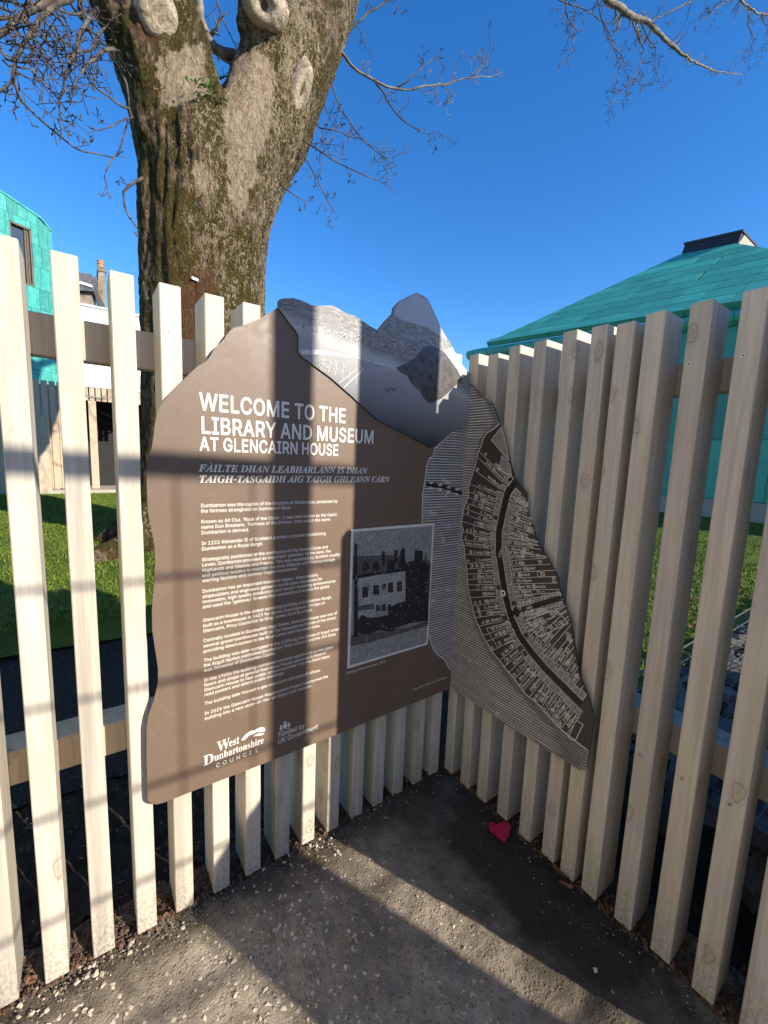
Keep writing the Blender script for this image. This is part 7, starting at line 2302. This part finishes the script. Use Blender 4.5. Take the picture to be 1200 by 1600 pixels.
# black roof light box on the summit
a, c = r3(*T1), r3(*T2)
bx = MB()
bk = Vector((1.9, -.05, 0))
hgt = .40
low = [a + Vector((0, 0, -.25)), c + Vector((0, 0, -.25)), c + bk + Vector((0, -.0, -.25)), a + bk + Vector((0, 0, -.25))]
topz = [a + Vector((.22, -.05, hgt)), c + Vector((.22, -.05, hgt)), c + bk + Vector((0, 0, hgt)), a + bk + Vector((0, 0, hgt))]
bx.hexa(low + topz)
add_local('roof_light', bx, MT['black_metal'], rbld)
bx = MB()
bx.hexa([p + Vector((-.03 if i in (0, 3) else -.03, 0, 0)) + (Vector((0, .04, 0)) if i in (0, 3) else Vector((0, -.04, 0))) for i, p in enumerate(topz)] +
        [p + Vector((-.03, 0, .07)) + (Vector((0, .04, 0)) if i in (0, 3) else Vector((0, -.04, 0))) for i, p in enumerate(topz)])
add_local('roof_light_cap', bx, MT['black_metal'], rbld)
bx = MB()
q = [low[1], low[2], topz[2], topz[1]]
o_ = Vector((.0, -.03, 0))
bx.quad(q[0] + Vector((.15, -.03, .3)), q[1] + Vector((-.1, -.03, .3)), q[2] + Vector((-.1, -.045, -.06)), q[3] + Vector((.15, -.045, -.06)))
add_local('side_panel', bx, MT['concrete'], rbld)

far = thing('distant_house', 'distant pale rendered house just glimpsed through the shaded fence', 'house', (34, 22, 0))
mb = MB()
mb.box(28, 38, 12, 24, 0, 4.2)
add_local('wall', mb, MT['render'], far)
mb = MB()
mb.hexa([(27.6, 11.6, 4.2), (38.4, 11.6, 4.2), (38.4, 24.4, 4.2), (27.6, 24.4, 4.2), (32.9, 14, 6.6), (33.1, 14, 6.6), (33.1, 22, 6.6), (32.9, 22, 6.6)])
add_local('roof', mb, MT['slate'], far)

# ------------------------------------------------------------------ gabion wall behind the shaded fence
MT['gwire'] = simple('dull_galvanised_wire', (0.20, 0.19, 0.185), 0.6, 0.4, 0.3)
gab = thing('gabion_wall', 'wire basket filled with flat slate stones behind the shaded fence', 'wall', (2.4, -.8, 0))
GX0, GX1, GY0, GY1, GZ = .28, 4.7, -1.30, -.38, .36


def stone_mesh(seed):
    rr = random.Random(seed)
    n = 7
    top, bot = [], []
    for k in range(n):
        a = math.tau * k / n + rr.uniform(-.25, .25)
        r = rr.uniform(.65, 1.0)
        top.append((math.cos(a) * r * .88, math.sin(a) * r * .50, rr.uniform(.14, .22)))
        bot.append((math.cos(a) * r, math.sin(a) * r * .58, rr.uniform(-.22, -.14)))
    me = bpy.data.meshes.new('stone')
    me.from_pydata(bot + top, [], [tuple(range(n - 1, -1, -1)), tuple(range(n, 2 * n))] + [(k, (k + 1) % n, n + (k + 1) % n, n + k) for k in range(n)])
    me.materials.append(MT['gstone'])
    return me


M = Mat('grey_slate_stone', 0.6, 0.45)
oi = M.n('ObjectInfo')
v_ = M.coords((1, 1, 4), rnd=True)
base = M.ramp(oi.outputs['Random'], [(0.0, (0.13, 0.12, 0.12)), (0.3, (0.22, 0.20, 0.18)), (0.55, (0.10, 0.10, 0.11)), (0.75, (0.26, 0.18, 0.12)), (0.9, (0.34, 0.31, 0.27)), (1.0, (0.2, 0.2, 0.22))])
n1 = M.noise(v_, 7, 5, .7)
M.color(M.mix(M.math('MULTIPLY', M.ramp(n1, [(0.4, 0.0), (0.65, 1.0)]), .6), base, (0.06, 0.05, 0.05)))
M.bump(n1, .02)
MT['gstone'] = M.m
SMs = [stone_mesh(300 + i) for i in range(7)]
rgb = random.Random(12)
for layer, z in enumerate((.14, .26)):
    x = GX0 + .1
    while x < GX1 - .05:
        y = GY0 + .06
        while y < GY1 - .02:
            if layer == 0 and rgb.random() < .45:
                y += .16
                continue
            o = new_obj('stone', rgb.choice(SMs), None, gab)
            s = rgb.uniform(.09, .15)
            o.scale = (s * rgb.uniform(.9, 1.3), s, s * rgb.uniform(.9, 1.6))
            o.location = (x - 2.4 + rgb.uniform(-.03, .03), y + .8 + rgb.uniform(-.02, .02), z + rgb.uniform(-.01, .045))
            o.rotation_euler = (rgb.uniform(-.35, .35), rgb.uniform(-.35, .35), rgb.uniform(-.8, .8))
            y += rgb.uniform(.10, .15)
        x += rgb.uniform(.165, .21)
mb = MB()
for (z, ys) in ((GZ, None), (0.02, None)):
    x = GX0
    while x <= GX1 + .01:
        if z > .1:
            mb.tube([(x, GY0, z), (x, GY1, z)], .0017, 4)
        mb.tube([(x, GY1, 0), (x, GY1, z)] if z > .1 else [(x, GY0, 0), (x, GY0, GZ)], .0017, 4)
        x += .075
y = GY0
while y <= GY1 + .01:
    mb.tube([(GX0, y, GZ + .004), (GX1, y, GZ + .004)], .0017, 4)
    y += .077
for k in range(5):
    z = k * .09
    mb.tube([(GX0, GY1, z), (GX1, GY1, z)], .0017, 4)
    mb.tube([(GX0, GY0, z), (GX1, GY0, z)], .0017, 4)
for k in range(7):
    mb.tube([(GX0 + .3 + k * .62, GY0 + .05, GZ + .01), (GX0 + .75 + k * .62, GY1 - .02, GZ + .012)], .0022, 4)
add_local('wire_basket', mb, MT['gwire'], gab, fix=False)

# ------------------------------------------------------------------ unseen casters added behind the camera, shaped to throw the shadows
MT['weathered'] = timber('weathered_timber', (0.30, 0.25, 0.19), (0.22, 0.18, 0.13), (0.1, 0.07, 0.05), dirty=False)
post = thing('square_post', 'unseen square post added at the near end of the shaded fence to cast the broad shadow', 'post', (.335, -1.60, 0))  # added out of view for the broad upright shadow
mb = MB()
mb.box(.2275, .442, -1.75, -1.45, -.05, 3.2)
add_local('shaft', mb, MT['weathered'], post)
mb = MB()
mb.hexa([(.20, -1.78, 3.2), (.47, -1.78, 3.2), (.47, -1.42, 3.2), (.20, -1.42, 3.2), (.30, -1.66, 3.3), (.37, -1.66, 3.3), (.37, -1.54, 3.3), (.30, -1.54, 3.3)])
add_local('cap', mb, MT['weathered'], post)

ret = thing('sun_block_fence', 'unseen board panel added beside the square post to keep sun off the shaded slats', 'fence', (.46, -1.5, 0))  # added panel, stops sun leaking between the slats
for k in range(10):
    mb = MB()
    mb.box(.46 + k * .15, .46 + k * .15 + .148, -1.52 - .008 * (k % 2), -1.495 - .008 * (k % 2), -.04, 2.24)
    add_local('board', mb, MT['weathered'], ret)
ms = thing('shadow_caster_screen', 'unseen wire-railed screen with one stout post, added to cast the bar shadows', 'fence', (.66, -3.2, 0))  # added screen, its bars and post placed for their shadows
mb = MB()
mb.box(.617, .707, -3.26, -3.16, -.05, 4.3)
add_local('post', mb, MT['weathered'], ms)


def msy(x):
    return -3.2 - .085 * (x - .0)


mb = MB()
for (x0, x1) in ((-2.6, .612), (.712, 2.4)):
    mb.hexa([(x0, msy(x0) - .02, 3.02), (x1, msy(x1) - .02, 3.02), (x1, msy(x1) + .02, 3.02), (x0, msy(x0) + .02, 3.02),
             (x0, msy(x0) - .02, 3.065), (x1, msy(x1) - .02, 3.065), (x1, msy(x1) + .02, 3.065), (x0, msy(x0) + .02, 3.065)])
add_local('top_rail', mb, MT['black_metal'], ms)
for k in range(1, 10):
    z = 3.04 - .295 * k
    mb = MB()
    mb.tube([(-2.6, msy(-2.6), z), (.612, msy(.612), z)], .0072, 6)
    mb.tube([(.712, msy(.712), z), (2.4, msy(2.4), z)], .0072, 6)
    add_local('rod', mb, MT['wire'], ms)
mb = MB()
x = -2.6
while x < .6:
    mb.tube([(x, msy(x) + .014, 0), (x, msy(x) + .014, 3.0)], .0035, 5)
    x += .21
add_local('upright_wires', mb, MT['wire'], ms)
mb = MB()
mb.box(-2.64, -2.58, msy(-2.6) - .03, msy(-2.6) + .03, 0, 3.1)
mb.box(2.38, 2.44, msy(2.4) - .03, msy(2.4) + .03, 0, 3.1)
add_local('end_post', mb, MT['black_metal'], ms)
cab = thing('shadow_caster_box', 'unseen sloping-topped box added to cast the low slanted shadow', 'box', (.26, -2.6, 0))  # added box, top sloped to shape the shadow's edge
mb = MB()
mb.hexa([(.15, -2.75, 0), (.38, -2.75, 0), (.38, -2.45, 0), (.15, -2.45, 0), (.15, -2.75, 1.42), (.38, -2.75, 1.66), (.38, -2.45, 1.66), (.15, -2.45, 1.42)])
add_local('body', mb, MT['weathered'], cab)
mb = MB()
mb.hexa([(.14, -2.77, 1.425), (.39, -2.77, 1.68), (.39, -2.43, 1.68), (.14, -2.43, 1.425), (.14, -2.77, 1.445), (.39, -2.77, 1.70), (.39, -2.43, 1.70), (.14, -2.43, 1.445)])
add_local('lid', mb, MT['weathered'], cab)

# ------------------------------------------------------------------ little things on the ground
hz = 0.006


def gp(x, y, ox, oy, s):
    p = at(ox + x / s, oy + y / s, 'z', hz)
    return Vector((p.x, p.y, hz))


hp = [gp(x, y, 740, 1250, 7.5) for (x, y) in ((175, 300), (178, 280), (192, 266), (212, 262), (235, 275), (262, 298), (290, 280), (325, 262), (365, 255), (400, 268), (425, 300), (432, 340), (425, 385), (405, 430), (380, 470),
                                              (358, 492), (325, 470), (280, 435), (235, 400), (205, 370), (185, 335))]
mb = MB()
mb.prism(hp, Vector((0, 0, -.003)))
MT['pink'] = simple('glossy_pink_card', (0.60, 0.012, 0.06), 0.35, var=0.15, scale=60)
MT['yellow'] = simple('yellow_print', (0.70, 0.45, 0.05), 0.5)
for i_, v_ in enumerate(mb.v):
    mb.v[i_] = (v_[0], v_[1], v_[2] + 0.007 * noise.noise(Vector((v_[0] * 70, v_[1] * 70, 1))) + 0.003)
heart = mb.build('heart_card', MT['pink'])
tag(heart, 'small pink heart-shaped card lying on the dark ground by the shaded slats', 'card')


def squig(name, pts, w, mat):
    mb = MB()
    P = [gp(x, y, 740, 1250, 7.5) for (x, y) in pts]
    for a, c in zip(P[:-1], P[1:]):
        t = (c - a).normalized()
        s = Vector((-t.y, t.x, 0)) * w
        u_ = Vector((0, 0, .0006))
        mb.quad(a - s + u_, c - s + u_, c + s + u_, a + s + u_)
    mb.build(name, MT[mat], heart)


squig('yellow_print', [(318, 330), (330, 305), (345, 325), (360, 305), (365, 330), (385, 325), (372, 345), (345, 350), (325, 345)], .0009, 'yellow')
squig('script_print', [(245, 335), (258, 352), (270, 335), (282, 350), (292, 338), (305, 350), (318, 340)], .00045, 'ink')
squig('script_print', [(245, 375), (262, 395), (275, 378), (290, 398), (305, 378), (318, 402), (328, 375), (340, 400), (352, 372), (365, 395), (378, 370), (395, 385)], .00045, 'ink')

MT['leaf'] = mat_chip('dry_red_brown_leaf', (0.30, 0.11, 0.06), (0.13, 0.05, 0.03))
rl = random.Random(14)


def leaf(pts, label):
    mb = MB()
    P = []
    for (x, y) in pts:
        p = gp(x, y, 740, 1250, 7.5)
        P.append(p + Vector((0, 0, rl.uniform(.0, .008))))
    c = sum(P, Vector()) / len(P) + Vector((0, 0, .006))
    n = len(P)
    mb.v = [tuple(p) for p in P] + [tuple(c)]
    mb.f = [(k, (k + 1) % n, n) for k in range(n)]
    o = mb.build('dry_leaf', MT['leaf'])
    tag(o, label, 'leaf')


leaf([(915, 740), (940, 765), (975, 800), (1010, 850), (1055, 885), (1100, 905), (1060, 915), (1010, 880), (970, 830), (930, 790)], 'long curled red-brown leaf tucked against the foot of a shaded slat')
leaf([(1000, 950), (1040, 965), (1090, 985), (1140, 1000), (1165, 1030), (1150, 1055), (1100, 1030), (1040, 1000), (1005, 990)], 'flat red-brown leaf lying just in front of the curled one')
# a few larger pale chips, each its own thing, that the photograph shows on the path
for i, (px, py, s, lb_) in enumerate(((611, 1433, .010, 'largest white stone chip in the sunlit strip of path'), (931, 1514, .011, 'pale sliver of stone at the shadow edge lower right'),
                                      (519, 1373, .008, 'small white stone chip near the shaded band edge'), (552, 1462, .007, 'pale chip inside the middle shadow band'),
                                      (498, 1513, .006, 'pale pebble low in the middle shadow band'))):
    p = at(px, py, 'z', -.006)
    mb = MB()
    add_chip(mb, SH[(i * 3) % 10], (p.x, p.y, -.008), s, i * 1.3, .5, rl)
    o = mb.build('stone_chip', MT['chip_pale'])
    tag(o, lb_, 'stone')

# unseen building added on the left to block sky and bounce warm light
ter = thing('sky_block_building', 'plain unseen building added to block sky and bounce warm light', 'building', (-6, 0, 0))
MT['added_wall'] = simple('pale_added_wall', (0.64, 0.585, 0.51), 0.9, var=0.2, scale=2.5, bump=0.01, bscale=20)  # pale so the added walls bounce warm light
mb = MB()
mb.box(-14, -4.8, -16, 1.6, -.05, 8.6)
add_local('wall', mb, MT['added_wall'], ter)
mb = MB()
mb.hexa([(-14.2, -16.2, 8.6), (-4.6, -16.2, 8.6), (-4.6, 1.8, 8.6), (-14.2, 1.8, 8.6), (-9.5, -16.2, 11), (-9.3, -16.2, 11), (-9.3, 1.8, 11), (-9.5, 1.8, 11)])
add_local('roof', mb, MT['slate'], ter)
for fl in (0.9, 4.0, 6.4):
    for k in range(6):
        y = -14.6 + k * 2.8
        mb = MB()
        mb.box(-4.83, -4.77, y, y + 1.1, fl, fl + 1.7)
        w_ = add_local('window', mb, MT['glass'], ter)

ter2 = thing('sky_block_building', 'long low unseen building added to block skylight from behind', 'building', (6, -16, 0))  # second added building, cuts skylight from behind
mb = MB()
mb.box(-5.8, 22, -22, -15.0, -.05, 5.6)
add_local('wall', mb, MT['added_wall'], ter2)
mb = MB()
mb.hexa([(-5.9, -22.2, 5.6), (22.2, -22.2, 5.6), (22.2, -14.9, 5.6), (-5.9, -14.9, 5.6), (-5.9, -18.7, 6.9), (22.2, -18.7, 6.9), (22.2, -18.5, 6.9), (-5.9, -18.5, 6.9)])
add_local('roof', mb, MT['slate'], ter2)
for k in range(9):
    mb = MB()
    mb.box(-4 + k * 2.9, -2.8 + k * 2.9, -15.03, -14.97, 1.0, 2.9)
    add_local('window', mb, MT['glass'], ter2)
